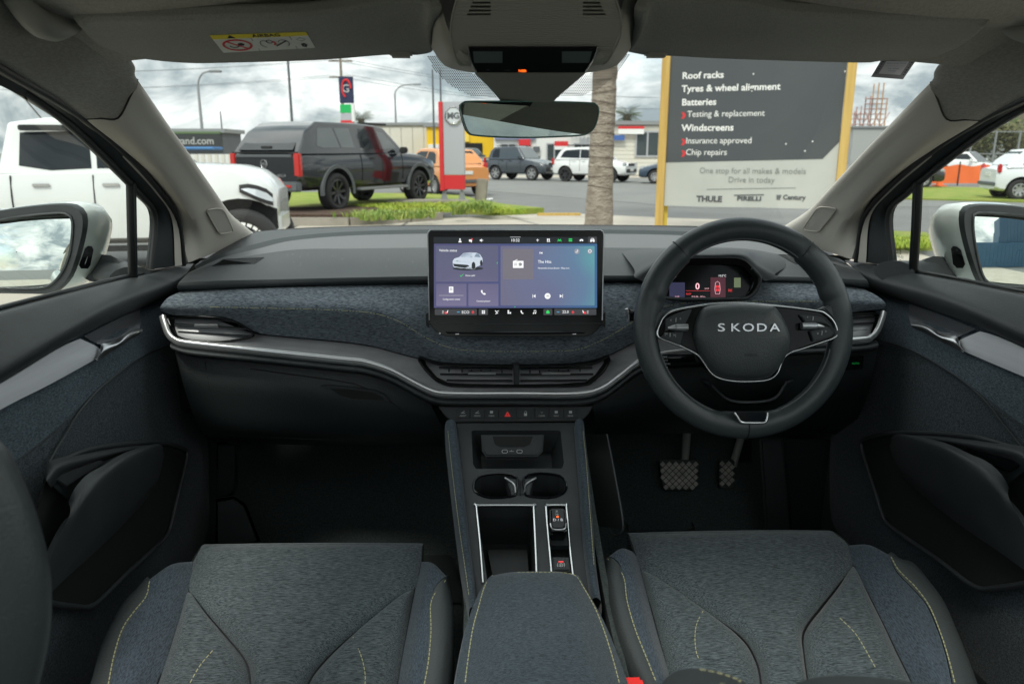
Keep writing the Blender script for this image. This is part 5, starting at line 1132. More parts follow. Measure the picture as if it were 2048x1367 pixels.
t = surf(br); stitch('backrest_stitch', [on(t, a, b, .0004) for a, b in [(1400, 1338), (1440, 1346), (1470, 1356), (1480, 1362), (1440, 1368)]], M['thread'], br, dash=.004, gap=.002)
loft('driver_headrest', [P([(1540, 1420), (1580, 1372), (1640, 1352), (1740, 1352), (1850, 1368), (1950, 1385), (2060, 1420)], Y=.42), P([(1520, 1480), (1570, 1400), (1640, 1372), (1740, 1370), (1850, 1385), (1960, 1400), (2080, 1450)], Y=.38), P([(1500, 1560), (1560, 1460), (1640, 1430), (1740, 1425), (1850, 1440), (1960, 1460), (2100, 1520)], Y=.34)], M['leather'], car, nu=30, nv=6, thick=.01)

# ================================================================ footwell
def ft(pts, m, nm, X=None, Y=None, Z=None, th=.006, par=car, n=(0, 0, 1), bev=0): return solid(nm, P(pts, X=X, Y=Y, Z=Z), n, th, m, par, bev)
ft([(545, 1090), (640, 930), (880, 930), (895, 1090), (930, 1200), (520, 1200)], mat('mat_pile', (.045, .058, .056), 1, bump=(600, 1), bdist=.002), 'floor_mat', Z=.365)
tube('mat_binding', P([(530, 1110), (575, 1035), (640, 930)], Z=.372), .003, M['soft'], car, seg=6)
ft([(1256, 985), (1262, 980), (1360, 980), (1372, 1010), (1392, 1070), (1262, 1070)], MT['mat_pile'], 'floor_mat', Z=.40)
tube('mat_binding', P([(1256, 1060), (1254, 990), (1262, 981), (1358, 981), (1370, 1005), (1392, 1066)], Z=.41), .0022, M['soft'], car, seg=6)
# kick trims either side
ft([(432, 885), (475, 885), (474, 975), (464, 992), (430, 998)], M['dark'], 'kick_panel', Y=1.58, n=(0, -1, 0), bev=.006)
ft([(430, 1000), (466, 994), (490, 1010), (520, 1085), (430, 1095)], M['soft'], 'kick_panel', Y=1.50, n=(0, -1, 0), bev=.01)
ft([(1520, 878), (1566, 878), (1582, 1064), (1532, 1064)], M['soft'], 'foot_rest', Y=1.70, n=(0, -1, .3), bev=.008)
ft([(1566, 878), (1672, 878), (1664, 1064), (1583, 1064)], M['dark'], 'kick_panel', Y=1.74, n=(0, -1, .2), bev=.004)
# pedals
def pedal(nm, top, arm_, Yp, lab):
    pl = PL(hY(sum(p[0] for p in top) / len(top), sum(p[1] for p in top) / len(top), Yp), (0, -.86, .5))
    p = solid(nm, pl.poly(top), pl.n, .012, M['rubber'], car, bev=.002); p['label'] = lab
    tube('pedal_arm', [pl.hit(*arm_[1], -.02), pl.hit(*arm_[1], -.02) * .4 + hY(*arm_[0], Yp + .03) * .6, hY(*arm_[0], Yp + .03)], .011, M['steel'], p, seg=8, flat=((1, 0, 0), 1.0))
    # crossed ribs: raised lozenges
    xs_ = [q[0] for q in top]; ys_ = [q[1] for q in top]; x0, x1, y0, y1 = min(xs_), max(xs_), min(ys_), max(ys_); s = 6.6
    k = 0; pcs = []
    for i in range(-2, 30):
        for j in range(-2, 20):
            cx_, cy_ = x0 + i * s * 2 + (j % 2) * s, y0 + 3 + j * s
            if inpoly(cx_, cy_, top) and x0 + 4 < cx_ < x1 - 4 and y0 + 3 < cy_ < y1 - 3:
                solid('tread_lozenge', pl.poly([(cx_ - s * .82, cy_), (cx_, cy_ - s * .82), (cx_ + s * .82, cy_), (cx_, cy_ + s * .82)], .0022), pl.n, .003, M['pedal'], p)
    return p
pedal('brake_pedal', [(1319, 922), (1324, 918), (1393, 919), (1399, 924), (1393, 975), (1388, 978), (1332, 978), (1327, 974)], [(1374, 860), (1370, 924)], 1.84, 'wide ribbed brake pedal')
pedal('accelerator_pedal', [(1439, 922), (1444, 917), (1464, 917), (1470, 922), (1468, 972), (1464, 975), (1442, 975), (1438, 970)], [(1486, 860), (1466, 930)], 1.86, 'narrow ribbed accelerator pedal')
ft([(1475, 880), (1503, 880), (1505, 1000), (1486, 985), (1472, 930)], M['dark'], 'pedal_bracket', Y=1.92, n=(0, -1, 0))

# ================================================================ front doors (left measured, right mirrored)
for s in (False, True):
    bef = set(COL.objects)
    mp = (lambda p: mir(p)) if s else (lambda p: Vector(p))
    m3 = lambda l: [mp(hX(a, b, X)) for a, b, X in l]
    belt = m3([(392, 530, -.735), (386, 531, -.740), (253, 556, -.742), (120, 589, -.745), (0, 620, -.745), (-160, 665, -.745), (-500, 760, -.745)])
    sh = m3([(388, 527, -.715), (372, 529, -.722), (240, 568, -.725), (110, 604, -.728), (0, 638, -.728), (-160, 685, -.728), (-500, 790, -.728)])
    rdg = m3([(374, 546, -.70), (345, 565, -.695), (232, 605, -.69), (110, 670, -.69), (0, 735, -.69), (-160, 825, -.69), (-500, 1010, -.69)])
    low = m3([(354, 584, -.705), (345, 588, -.705), (284, 614, -.70), (164, 668, -.70), (0, 764, -.70), (-160, 855, -.70), (-500, 1050, -.70)])
    und = [p + Vector((-.03 if not s else .03, 0, -.005)) for p in low]
    dp = loft('door_top_pad', [belt, sh, rdg, low, und], M['soft'], car, nu=40, nv=6)
    dp['label'] = ('right' if s else 'left') + ' door with dark padded top below the window'
    a0 = m3([(350, 585, -.72), (284, 610, -.722), (164, 660, -.722), (0, 756, -.722), (-200, 870, -.722), (-500, 1040, -.722)])
    a1 = m3([(340, 640, -.705), (284, 668, -.712), (191, 722, -.712), (0, 832, -.712), (-200, 950, -.712), (-500, 1130, -.712)])
    a2 = m3([(345, 690, -.700), (274, 718, -.700), (191, 783, -.700), (60, 900, -.700), (-200, 1060, -.70), (-500, 1240, -.70)])
    fp = loft('door_cloth_panel', [a0, a1, a2], M['door'], dp, nu=30, nv=5)
    b1 = m3([(375, 780, -.705), (280, 830, -.705), (130, 900, -.702), (0, 1000, -.70), (-200, 1120, -.70), (-500, 1300, -.70)])
    b2 = m3([(412, 870, -.712), (405, 960, -.71), (330, 1080, -.70), (170, 1230, -.70), (-100, 1350, -.70), (-400, 1500, -.70)])
    b3 = m3([(418, 960, -.72), (410, 1080, -.72), (300, 1220, -.72), (150, 1420, -.72), (-50, 1600, -.72), (-300, 1700, -.72)])
    lw = loft('door_mesh_panel', [a2, b1, b2, b3], M['mesh'], dp, nu=30, nv=6)
    loft('door_lower_shell', [b3, [p + Vector((0, 0, -.3)) for p in b3]], M['soft'], dp, nu=20, nv=2)
    tube('panel_piping', [p + Vector((.002 if not s else -.002, 0, 0)) for p in m3([(338, 690, -.698), (312, 700, -.698), (274, 718, -.698), (232, 748, -.698), (191, 783, -.698), (155, 825, -.697), (130, 867, -.697), (112, 895, -.696), (95, 924, -.694)])], .0016, M['soft'], dp, seg=5)
    # silver strip, inner handle, ribbed patch above it
    s0_ = m3([(161, 677, -.712), (120, 695, -.708), (0, 768, -.708), (-200, 880, -.708), (-500, 1050, -.708)])
    s1_ = m3([(200, 698, -.706), (105, 750, -.7045), (0, 796, -.7045), (-200, 910, -.7045), (-500, 1080, -.7045)])
    s2_ = m3([(191, 718, -.706), (100, 768, -.704), (0, 819, -.704), (-200, 935, -.704), (-500, 1110, -.704)])
    dm = M['satin']
    loft('door_silver_strip', [s0_, s1_, s2_], MT.get('door_silver') and MT['door_silver'] or mat('door_silver', (.74, .75, .78), .25, metal=.12, coat=.4, var=((.82, .83, .85), 25), vscale=(1, .1, 3)), dp, nu=24, nv=5, thick=.003)
    hm = MT.get('ribbed_patch') or mat('ribbed_patch', (.16, .165, .18), .5, metal=.3)
    if 'ribbed_patch_done' not in MT:
        nt = hm.node_tree; t_ = nt.nodes.new('ShaderNodeTexCoord'); w_ = nt.nodes.new('ShaderNodeTexWave'); w_.bands_direction = 'DIAGONAL'; w_.inputs['Scale'].default_value = 130; nt.links.new(t_.outputs['Object'], w_.inputs[0])
        bp = nt.nodes.new('ShaderNodeBump'); bp.inputs['Strength'].default_value = .8; bp.inputs['Distance'].default_value = .001; nt.links.new(w_.outputs[1], bp.inputs['Height']); nt.links.new(bp.outputs[0], nt.nodes['Principled BSDF'].inputs['Normal']); MT['ribbed_patch_done'] = 1
    loft('handle_recess', [m3([(280, 618, -.712), (230, 640, -.712), (168, 672, -.712)]), m3([(281, 640, -.716), (235, 668, -.718), (190, 685, -.716)]), m3([(280, 658, -.708), (240, 680, -.708), (205, 690, -.708)])], hm, dp, nu=16, nv=4)
    h = loft('inner_handle', [m3([(284, 656, -.690), (262, 660, -.690), (246, 668, -.690), (236, 680, -.690), (216, 686, -.695), (203, 688, -.700), (198, 706, -.700), (191, 718, -.702)]), m3([(285, 662, -.682), (264, 668, -.682), (250, 678, -.682), (236, 688, -.684), (218, 696, -.690), (206, 702, -.694), (198, 712, -.697), (192, 719, -.700)]), m3([(278, 670, -.688), (262, 678, -.688), (248, 688, -.688), (232, 698, -.690), (218, 706, -.694), (206, 714, -.697), (199, 718, -.699), (193, 720, -.702)])], M['satin'], dp, nu=40, nv=4, thick=.003)
    # armrest pull, pocket, switches
    rim = m3([(104, 930, -.672), (180, 899, -.672), (273, 886, -.672), (330, 886, -.672), (366, 896, -.672), (374, 908, -.672), (366, 950, -.672), (352, 1006, -.672), (342, 1050, -.672), (328, 1078, -.672), (250, 1150, -.672), (190, 1208, -.672), (150, 1212, -.672), (96, 1204, -.672), (40, 1190, -.672)])
    pk_ = solid('door_pocket', [p + mp(Vector((-.004, 0, 0))) for p in rim], mp(Vector((1, 0, 0))), .003, M['black'], dp)
    rt = tube('pocket_rim', rim, .0045, M['soft'], dp, seg=8, sm=4)
    loft('pocket_surround', [[p + mp(Vector((-.03, 0, 0))) for p in rim[2:13]], rim[2:13]], M['dark'], dp, nu=40, nv=2)
    pt = loft('armrest_cap', [m3([(90, 953, -.668), (98, 922, -.670), (180, 902, -.672), (262, 890, -.672), (322, 888, -.672)]), m3([(94, 962, -.650), (120, 935, -.655), (190, 915, -.658), (262, 898, -.660), (322, 890, -.664)]), m3([(102, 975, -.664), (135, 950, -.668), (200, 925, -.668), (250, 907, -.668), (318, 892, -.670)])], M['soft'], dp, nu=24, nv=4)
    loft('switch_recess', [m3([(94, 960, -.664), (130, 945, -.668), (200, 922, -.668), (250, 905, -.668)]), m3([(136, 1000, -.664), (160, 968, -.664), (205, 934, -.664), (262, 902, -.664)])], M['dark'], pt, nu=16, nv=3)
    lf = solid('window_switch', m3([(114, 958, -.660), (125, 948, -.660), (200, 912 + 8, -.660), (212, 915 + 8, -.660), (150, 962, -.660), (134, 972, -.660)]), mp(Vector((1, 0, 0))), .006, M['gloss'] if s else M['pad'], pt, bev=.001)
    if s:
        for a, b in ((1947, 946), (1954, 955)):
            c = hX(a, b, .705) - Vector((.05, 0, 0)); multi('switch_mark', [(circ(c, .0035, (0, 1, 0), (0, .2, .8), 10), [tuple(range(10))])], M['print'], pt, None)
    S1 = m3([(137, 1002, -.648), (150, 975, -.645), (175, 948, -.642), (205, 931, -.640), (235, 912, -.640), (262, 900, -.642), (300, 889, -.648), (318, 887, -.655), (326, 893, -.662)])
    S2 = m3([(139, 1030, -.638), (160, 1010, -.630), (185, 985, -.626), (212, 958, -.626), (240, 935, -.626), (266, 920, -.628), (300, 902, -.636), (318, 896, -.648), (327, 898, -.660)])
    S3 = m3([(104, 1108, -.650), (150, 1085, -.645), (190, 1058, -.640), (222, 1030, -.640), (250, 1010, -.640), (276, 988, -.642), (306, 962, -.648), (322, 935, -.655), (328, 908, -.665)])
    S4 = m3([(70, 1215, -.665), (115, 1172, -.660), (158, 1132, -.658), (196, 1098, -.658), (232, 1064, -.658), (266, 1028, -.658), (298, 990, -.662), (318, 955, -.668), (328, 912, -.670)])
    loft('door_pull', [S1, S2, S3, S4], M['soft'], dp, nu=40, nv=6, thick=.008)
    # quarter-light post and glasses
    post = [mp(hX(a, b, X)) for a, b, X in [(262, 366, -.710), (264, 460, -.722), (266, 556, -.742)]]
    tube('quarter_light_post', post, .0135, M['rubber'], car, seg=10, sm=3, flat=((1, 0, 0), .55))
    tube('post_channel', [p + mp(Vector((.008, -.004, 0))) for p in post], .003, M['dark'], car, seg=6)
    sgv = [mp(q) for q in hx([((-600, -300), -.60), ((-115, 100), -.640), ((130, 243), -.682), ((254, 362), -.710)])]
    lowg = [mp(q) for q in hx([((-600, 790), -.748), ((-88, 646), -.748), ((130, 588), -.748), ((258, 556), -.748)])]
    loft('side_window', [sgv, lowg], M['sideglass'], car, nu=16, nv=6, sm_u=0)
    loft('quarter_window', [[mp(q) for q in hx([((267, 375), -.715), ((284, 394), -.720), ((306, 432), -.728)])], [mp(q) for q in hx([((266, 556), -.748), ((286, 552), -.748), ((312, 547), -.748)])]], M['sideglass'], car, nu=6, nv=4)
    tube('window_waist_seal', [p + mp(Vector((-.002, 0, .003))) for p in belt[1:]], .0035, M['rubber'], dp, seg=6)
    if s:
        c = hX(1805, 512, .745); 
        for i, t_ in enumerate(('S', '43R-001', 'E8', '|||')): text('glass_mark', t_, .008 if i else .012, hX(1800, 508 + i * 8, .793) - Vector((.05, 0, 0)), (-.0, -1, 0), (0, 0, 1), M['printd'], car, 0)

shift_new(bef)
# ================================================================ door mirrors
for s in (False, True):
    Y0 = 1.50
    if not s:
        gl_ = [(-80, 462), (0, 440), (60, 430), (100, 426), (128, 425), (142, 431), (147, 446), (145, 480), (140, 510), (128, 540), (112, 562), (96, 573), (70, 577), (0, 577), (-80, 574)]
        outl = [(-90, 440), (0, 421), (60, 412), (110, 408), (140, 409), (156, 416), (166, 430), (167, 455), (160, 490), (150, 525), (137, 556), (115, 580), (96, 588), (60, 588), (0, 587), (-90, 584)]
        X0 = None
    hh = lambda px, py: hY(px, py, Y0)
    if s:
        gl_ = [(1946, 428), (1955, 424), (1970, 424), (2040, 430), (2110, 445), (2140, 470), (2140, 560), (2110, 575), (2040, 574), (1990, 570), (1972, 562), (1962, 545), (1952, 505), (1945, 460)]
        outl = [(1928, 425), (1935, 415), (1950, 410), (1985, 409), (2050, 414), (2120, 432), (2155, 462), (2155, 575), (2115, 590), (2050, 586), (1985, 586), (1970, 576), (1955, 550), (1940, 505), (1928, 455)]
    gp_ = spl([hh(*p) for p in gl_], 5, True); op_ = spl([hh(*p) for p in outl], 5, True)
    gp_ = resamp(gp_ + [gp_[0]], 61)[:-1]; op_ = resamp(op_ + [op_[0]], 61)[:-1]
    cen = sum(gp_, Vector()) / len(gp_); co = sum(op_, Vector()) / len(op_)
    sgx = 1 if s else -1
    n_ = len(op_)
    rows = [[co + (p - co) * k_ + Vector((dxx * -sgx, dy_, dz_)) for p in op_] for k_, dxx, dy_, dz_ in ((.985, 0, .000, 0), (1.0, 0, .004, 0), (1.01, .0, .014, 0))]
    fr = pyd('door_mirror', [p for r in rows for p in r], grid_faces(n_, 3, True), M['dark'], car, 60)
    fr['label'] = ('right' if s else 'left') + ' white door mirror'
    rows = [[co + (p - co) * k_ + Vector((dxx * -sgx, dy_, dz_)) for p in op_] for k_, dxx, dy_, dz_ in ((1.005, .0, .013, .0), (1.025, .004, .03, .001), (1.0, .012, .07, -.002), (.86, .020, .11, -.008), (.62, .030, .15, -.012), (.32, .038, .175, -.014), (.03, .042, .182, -.014))]
    pyd('mirror_cap', [p for r in rows for p in r], grid_faces(n_, 7, True), M['white'], fr, 180)
    # dark inner ring and glass
    ia = [cen + (p - cen) * 1.0 for p in gp_]; n2_ = len(gp_)
    pyd('mirror_bezel', [co + (p - co) * .985 for p in op_] + ia + [p + Vector((0, .012, 0)) for p in ia], grid_faces(n_, 3, True), M['soft'], fr, 60)
    ax = (cen - CAM).normalized()
    want = Vector((-.13, -1, .09)).normalized() if not s else Vector((.40, -1, .03)).normalized()
    mn = (want - ax).normalized(); gpl = PL(cen + Vector((0, .008, 0)), mn)
    def mproj(p): d = (p - CAM).normalized(); return CAM + d * ((gpl.p - CAM).dot(gpl.n) / d.dot(gpl.n))
    gv = [mproj(cen + (p - cen) * .985) for p in gp_]; gc = sum(gv, Vector()) / len(gv); vv = []; RC_ = .95
    for k_ in (1, .85, .7, .55, .4, .25, .12, .01):
        for p in gv: q = (p - gc) * k_; vv.append(gc + q - gpl.n * (q.length_squared / (2 * RC_)))
    # sink the glass so that its nearest point lies just inside the bezel
    vv = [p + Vector((0, .006, 0)) for p in vv]
    pyd('mirror_glass', vv, grid_faces(len(gv), 8, True), M['mirror'], fr, 180)
    tube('glass_edge', [cen + (p - cen) * .99 + Vector((0, -.001, 0)) for p in gp_], .0028, M['soft'], fr, seg=6, sm=0, closed=True)
    # side camera window and mirror arm
    ci = [(170, 497), (176, 492), (184, 493), (187, 500), (181, 530), (176, 537), (162, 537), (158, 530)] if not s else [(1902, 497), (1906, 492), (1914, 493), (1922, 500), (1930, 528), (1926, 536), (1914, 536), (1906, 528)]
    ccen = sum((hY(a, b, 1.56) for a, b in ci), Vector()) / len(ci)
    t = surf(*[o for o in fr.children if o.name.startswith('mirror_cap')])
    cpn = [t.ray_cast(CAM, ray(a, b))[0] for a, b in ci]
    if all(cpn): pyd('side_indicator', [p + (CAM - p).normalized() * .0025 for p in cpn], [tuple(range(len(cpn)))], M['gloss'], fr)
    armp = [(200, 528), (228, 536), (262, 545)] if not s else [(1880, 530), (1850, 536), (1818, 545)]
    aa = [hY(armp[0][0], armp[0][1] + 8, 1.56), hY(armp[1][0], armp[1][1] + 8, 1.58), (hX(armp[2][0], armp[2][1] + 10, -.76) if not s else hX(armp[2][0] - 30, armp[2][1] - 2, .76))]
    tube('mirror_arm', aa, [.05, .045, .04], M['soft'], fr, seg=14, flat=((0, 0, 1), .55))
# ================================================================ outside: ground
E = {}
E['asphalt'] = mat('road_asphalt', (0.135, 0.135, 0.13), 0.9, bump=(60, .5), bdist=.01, var=((0.165, 0.165, 0.16), .7))
E['concrete'] = mat('path_concrete', (0.36, 0.32, 0.265), 0.9, bump=(30, .4), bdist=.01, var=((0.44, 0.40, 0.34), 1.3))
E['kerb'] = mat('kerb_concrete', (0.33, 0.30, 0.255), 0.9, var=((0.25, 0.23, 0.19), 3))
E['soil'] = mat('bed_soil', (0.075, 0.045, 0.03), 1, bump=(25, 1), bdist=.03)
E['lawn'] = mat('lawn', (0.19, 0.29, 0.03), .95, bump=(90, 1), bdist=.03, var=((0.33, 0.34, 0.07), 1.8))
E['cream'] = mat('cream_wall', (0.62, 0.60, 0.52), .8, var=((0.66, 0.64, 0.56), .5))
E['whitewall'] = mat('white_wall', (0.72, 0.72, 0.69), .8)
E['greywall'] = mat('grey_wall', (0.34, 0.35, 0.34), .8)
E['darkglass'] = mat('car_dark_glass', (0.012, 0.016, 0.019), .06, spec=.35)
E['paleglass'] = mat('car_pale_glass', (0.045, 0.058, 0.060), .06, coat=.6)
E['tyre'] = mat('tyre_rubber', (0.022, 0.022, 0.022), .85)
E['alloy'] = mat('alloy_wheel', (0.42, 0.42, 0.42), .35, metal=.6)
E['blackalloy'] = mat('black_alloy', (0.03, 0.03, 0.032), .3, metal=.4, coat=.4)
E['trimblack'] = mat('black_car_trim', (0.02, 0.02, 0.021), .6)
E['trimgrey'] = mat('grey_car_trim', (0.10, 0.11, 0.115), .6)
E['lamp'] = mat('headlamp', (0.55, 0.58, 0.60), .12, metal=.3, coat=.8)
E['tail'] = mat('tail_lamp', (0.50, 0.02, 0.015), .15, coat=.8)
E['plate'] = mat('number_plate', (0.7, 0.7, 0.66), .5)
E['chromecar'] = mat('car_chrome', (0.7, 0.7, 0.7), .15, metal=1)
E['orange_net'] = mat('orange_mesh', (0.85, 0.17, 0.04), .8)
E['yellow'] = mat('yellow_paint', (0.80, 0.50, 0.01), .6)
E['wood'] = mat('treated_timber', (0.46, 0.29, 0.07), .7, var=((0.58, 0.40, 0.12), 2), vscale=(6, 6, .4))
E['galv'] = mat('galvanised_steel', (0.30, 0.31, 0.31), .5, metal=.5)
E['redp'] = mat('sign_red', (0.62, 0.025, 0.03), .5)
E['silverp'] = mat('sign_silver', (0.46, 0.47, 0.49), .4, metal=.3)
E['whitep'] = mat('sign_white', (0.78, 0.78, 0.76), .5)
E['navy'] = mat('sign_navy', (0.015, 0.022, 0.07), .5)
E['bark'] = mat('palm_bark', (0.20, 0.165, 0.13), .95, bump=(14, 1), bdist=.04, var=((0.33, 0.29, 0.24), 6), vscale=(1, 1, 2.2))
E['leaf'] = mat('leaf_green', (0.055, 0.085, 0.028), .8, var=((0.10, 0.12, 0.04), 3))
E['leaf2'] = mat('tuft_green', (0.09, 0.20, 0.02), .7, var=((0.34, 0.38, 0.09), 6))
def struct(o): o['kind'] = 'structure'; return o
def sheet(name, pts, z, m, th=0.02):
    return struct(solid(name, [(p[0], p[1], z) for p in pts], (0, 0, 1), th, m))
gr = pyd('ground', [(-900, -500, -.004), (900, -500, -.004), (900, 1600, -.004), (-900, 1600, -.004)], [(0, 1, 2, 3)], E['asphalt']); struct(gr)
G = lambda *l: [hZ(a, b, 0) for a, b in l]
near = [Vector((-9, -20, 0)), Vector((6.5, -20, 0)), Vector((6.8, 5, 0))]
path = sheet('concrete_path', near + G((1950, 548), (1850, 512), (1700, 474), (1580, 452), (1470, 441), (1330, 436), (1220, 431), (1130, 427), (1085, 427), (890, 437), (600, 452), (560, 470), (430, 520)) + [Vector((-9, 6, 0))], .010, E['concrete'], .012)
for a, b in (((1010, 431), (1090, 452)), ((820, 441), (770, 470))):
    p, q = hZ(*a, .022), hZ(*b, .022); d_ = (q - p).normalized().cross(Vector((0, 0, 1))) * .012
    pyd('path_joint', [p - d_, p + d_, q + d_, q - d_], [(0, 1, 2, 3)], M['dark'], path)
far_p = sheet('far_pavement', [gp(-700, 46), gp(3000, 40), gp(3000, 45), gp(-700, 51)], .02, E['concrete'])
road = sheet('road', [gp(2700, 21), gp(1400, 13.2 + 6), gp(1090, 25), gp(880, 31), gp(-600, 36), gp(-600, 46), gp(3000, 40)], .004, mat('worn_road', (0.155, 0.155, 0.15), .9, bump=(50, .5), bdist=.01, var=((0.185, 0.185, 0.175), .5)), .006)
for q in ([(963, 398), (985, 396), (986, 398), (964, 400)],):
    pyd('road_line', [hZ(a, b, .012) for a, b in q], [(0, 1, 2, 3)], E['whitep'], road)
# planted bed with kerb, left of the pylon sign; lawn behind it
lawn = sheet('lawn', G((1088, 428), (1010, 419), (955, 409), (925, 400), (840, 396), (560, 392), (300, 396), (300, 440), (560, 432), (880, 420), (940, 428), (1000, 432)), .14, E['lawn'], .16)
bed = sheet('planting_bed', G((560, 446), (700, 447), (820, 441), (880, 437), (876, 420), (560, 431)), .17, E['soil'], .18)
kb = thing('kerb', 'low concrete kerb running along the planting bed behind the white pickup', 'kerb', (0, 0, 0))
kbl = [hZ(560, 452, 0), hZ(700, 452, 0), hZ(820, 445, 0), hZ(884, 440, 0)]
for i in range(3):
    a, b = kbl[i], kbl[i + 1]; L_ = (b - a).length; ang = math.atan2((b - a).y, (b - a).x)
    box('kerb_stone', (a + b) / 2 + Vector((0, 0, .075)), (L_ - .02, .12, .17), E['kerb'], kb, bev=.012, rot=Matrix.Rotation(ang, 3, 'Z'))
sk = hZ(948, 431, 0)
tag(box('sign_plinth', gp(858, 18.9) + Vector((0, 0, .12)), (2.0, .62, .22), E['kerb'], bev=.015), 'long low concrete plinth under the red and silver pylon sign', 'plinth')
edge = tag(box('timber_edging', hZ(1118, 429, .03), (.95, .10, .07), E['wood'], bev=.005), 'short yellow timber edging lying at the end of the lawn', 'edging')
# right-hand verge seen through the quarter light
sheet('right_verge', [hZ(1700, 470, 0), hZ(1850, 476, 0), hZ(1880, 500, 0), hZ(1760, 503, 0)], .10, E['lawn'], .11)
sheet('far_verge', [hZ(1800, 399, 0), hZ(2300, 412, 0), hZ(2350, 385, 0), hZ(1790, 374, 0)], .05, E['lawn'], .06)

def tufts(name, area, n, h, w, m, z, lean=.35, seed=1):
    r_ = random.Random(seed); vv = []; fs = []; A = [Vector(p) for p in area]
    k = 0
    while k < n:
        u, v = r_.random(), r_.random(); c = bil(A, u, v)
        if noise.noise(c * 1.3) < -.22: k += 1; continue
        for _ in range(5):
            a = r_.uniform(0, 6.28); d = Vector((math.cos(a), math.sin(a), 0)); s = d.cross(Vector((0, 0, 1))) * w * r_.uniform(.6, 1.2); hh_ = h * r_.uniform(.4, 1.1); l = lean * hh_ * r_.uniform(.2, 1.4)
            b_ = Vector((c.x, c.y, z)) + d * .02; o = len(vv)
            vv += [b_ - s, b_ + s, b_ + d * l * .45 + Vector((0, 0, hh_ * .65)) + s * .7, b_ + d * l * .45 + Vector((0, 0, hh_ * .65)) - s * .7, b_ + d * l + Vector((0, 0, hh_ * .9))]
            fs += [(o, o + 1, o + 2, o + 3), (o + 3, o + 2, o + 4)]
        k += 1
    o = pyd(name, vv, fs, m); o['kind'] = 'stuff'; o['label'] = name.replace('_', ' '); return o
tufts('bed_plants', [hZ(655, 446, .17), hZ(872, 437, .17), hZ(868, 425, .17), hZ(665, 434, .17)], 420, .17, .011, E['leaf2'], .17, .8, 3)
tufts('bed_plants_beside_plinth', [hZ(905, 431, .14), hZ(985, 427, .14), hZ(975, 419, .14), hZ(905, 421, .14)], 220, .26, .012, E['leaf2'], .14, .9, 5)
tufts('lawn_grass', [hZ(760, 424, .14), hZ(1060, 427, .14), hZ(940, 408, .14), hZ(700, 412, .14)], 2600, .10, .010, mat('grass_blade', (.26, .38, .035), .8, var=((.42, .46, .07), 2)), .14, .5, 7)
tufts('verge_grass', [hZ(1720, 496, .1), hZ(1860, 496, .1), hZ(1850, 478, .1), hZ(1730, 473, .1)], 900, .09, .009, MT['grass_blade'], .10, .5, 8)

# ================================================================ vehicles
def wheel_mesh(Rw, w, rimr, nsp, mrim, twin=False):
    prof = [(rimr, w * .42), (rimr + .01, w * .5), (Rw - .05, w * .52), (Rw - .012, w * .44), (Rw, w * .30), (Rw, -w * .30), (Rw - .012, -w * .44), (Rw - .05, -w * .5), (rimr, -w * .42)]
    n = 36; vv = [Vector((r * math.cos(2 * math.pi * i / n), y, r * math.sin(2 * math.pi * i / n))) for r, y in prof for i in range(n)]
    me = bpy.data.meshes.new('wheel'); me.from_pydata([tuple(v) for v in vv], [], grid_faces(n, len(prof), True)); me.materials.append(E['tyre']); me.shade_smooth()
    pcs = []
    ring2 = [(rimr, w * .44), (rimr - .02, w * .46), (rimr - .035, w * .30), (rimr - .04, -.05), (.0, -.05)]
    pcs.append(([Vector((r * math.cos(2 * math.pi * i / n), y, r * math.sin(2 * math.pi * i / n))) for r, y in ring2[:4] for i in range(n)], grid_faces(n, 4, True)))
    for i in range(nsp):
        for off in ((-.07, .07) if twin else (0,)):
            a = 2 * math.pi * i / nsp + off; d = Vector((math.cos(a), 0, math.sin(a))); s = Vector((-math.sin(a), 0, math.cos(a)))
            hw0, hw1 = (.022, .017) if twin else (.038, .026)
            P0, P1 = d * .05 + Vector((0, w * .34, 0)), d * (rimr - .02) + Vector((0, w * .42, 0)); t_ = Vector((0, -.03, 0))
            v = [P0 - s * hw0, P0 + s * hw0, P1 + s * hw1, P1 - s * hw1]; v += [p + t_ for p in v]
            pcs.append((v, [(0, 1, 2, 3), (4, 5, 6, 7), (0, 1, 5, 4), (1, 2, 6, 5), (2, 3, 7, 6), (3, 0, 4, 7)]))
    hub = [Vector((.06 * math.cos(2 * math.pi * i / 12), w * .37, .06 * math.sin(2 * math.pi * i / 12))) for i in range(12)]
    pcs.append((hub, [tuple(range(12))]))
    vv = []; fs = []
    for a, b in pcs: o = len(vv); vv += list(a); fs += [tuple(q + o for q in f) for f in b]
    mr = bpy.data.meshes.new('rim'); mr.from_pydata([tuple(v) for v in vv], [], fs); mr.materials.append(mrim); mr.shade_smooth(); mr.set_sharp_from_angle(angle=R(40))
    # flat dark disc behind the spokes, standing in for shade inside the wheel
    v = [Vector((r * math.cos(2 * math.pi * i / n), -.0, r * math.sin(2 * math.pi * i / n))) for r in (rimr - .03, .001) for i in range(n)]
    md = bpy.data.meshes.new('hub_shadow'); md.from_pydata([tuple(q) for q in v], [], grid_faces(n, 2, True)); md.materials.append(E['trimblack'])
    return me, mr, md
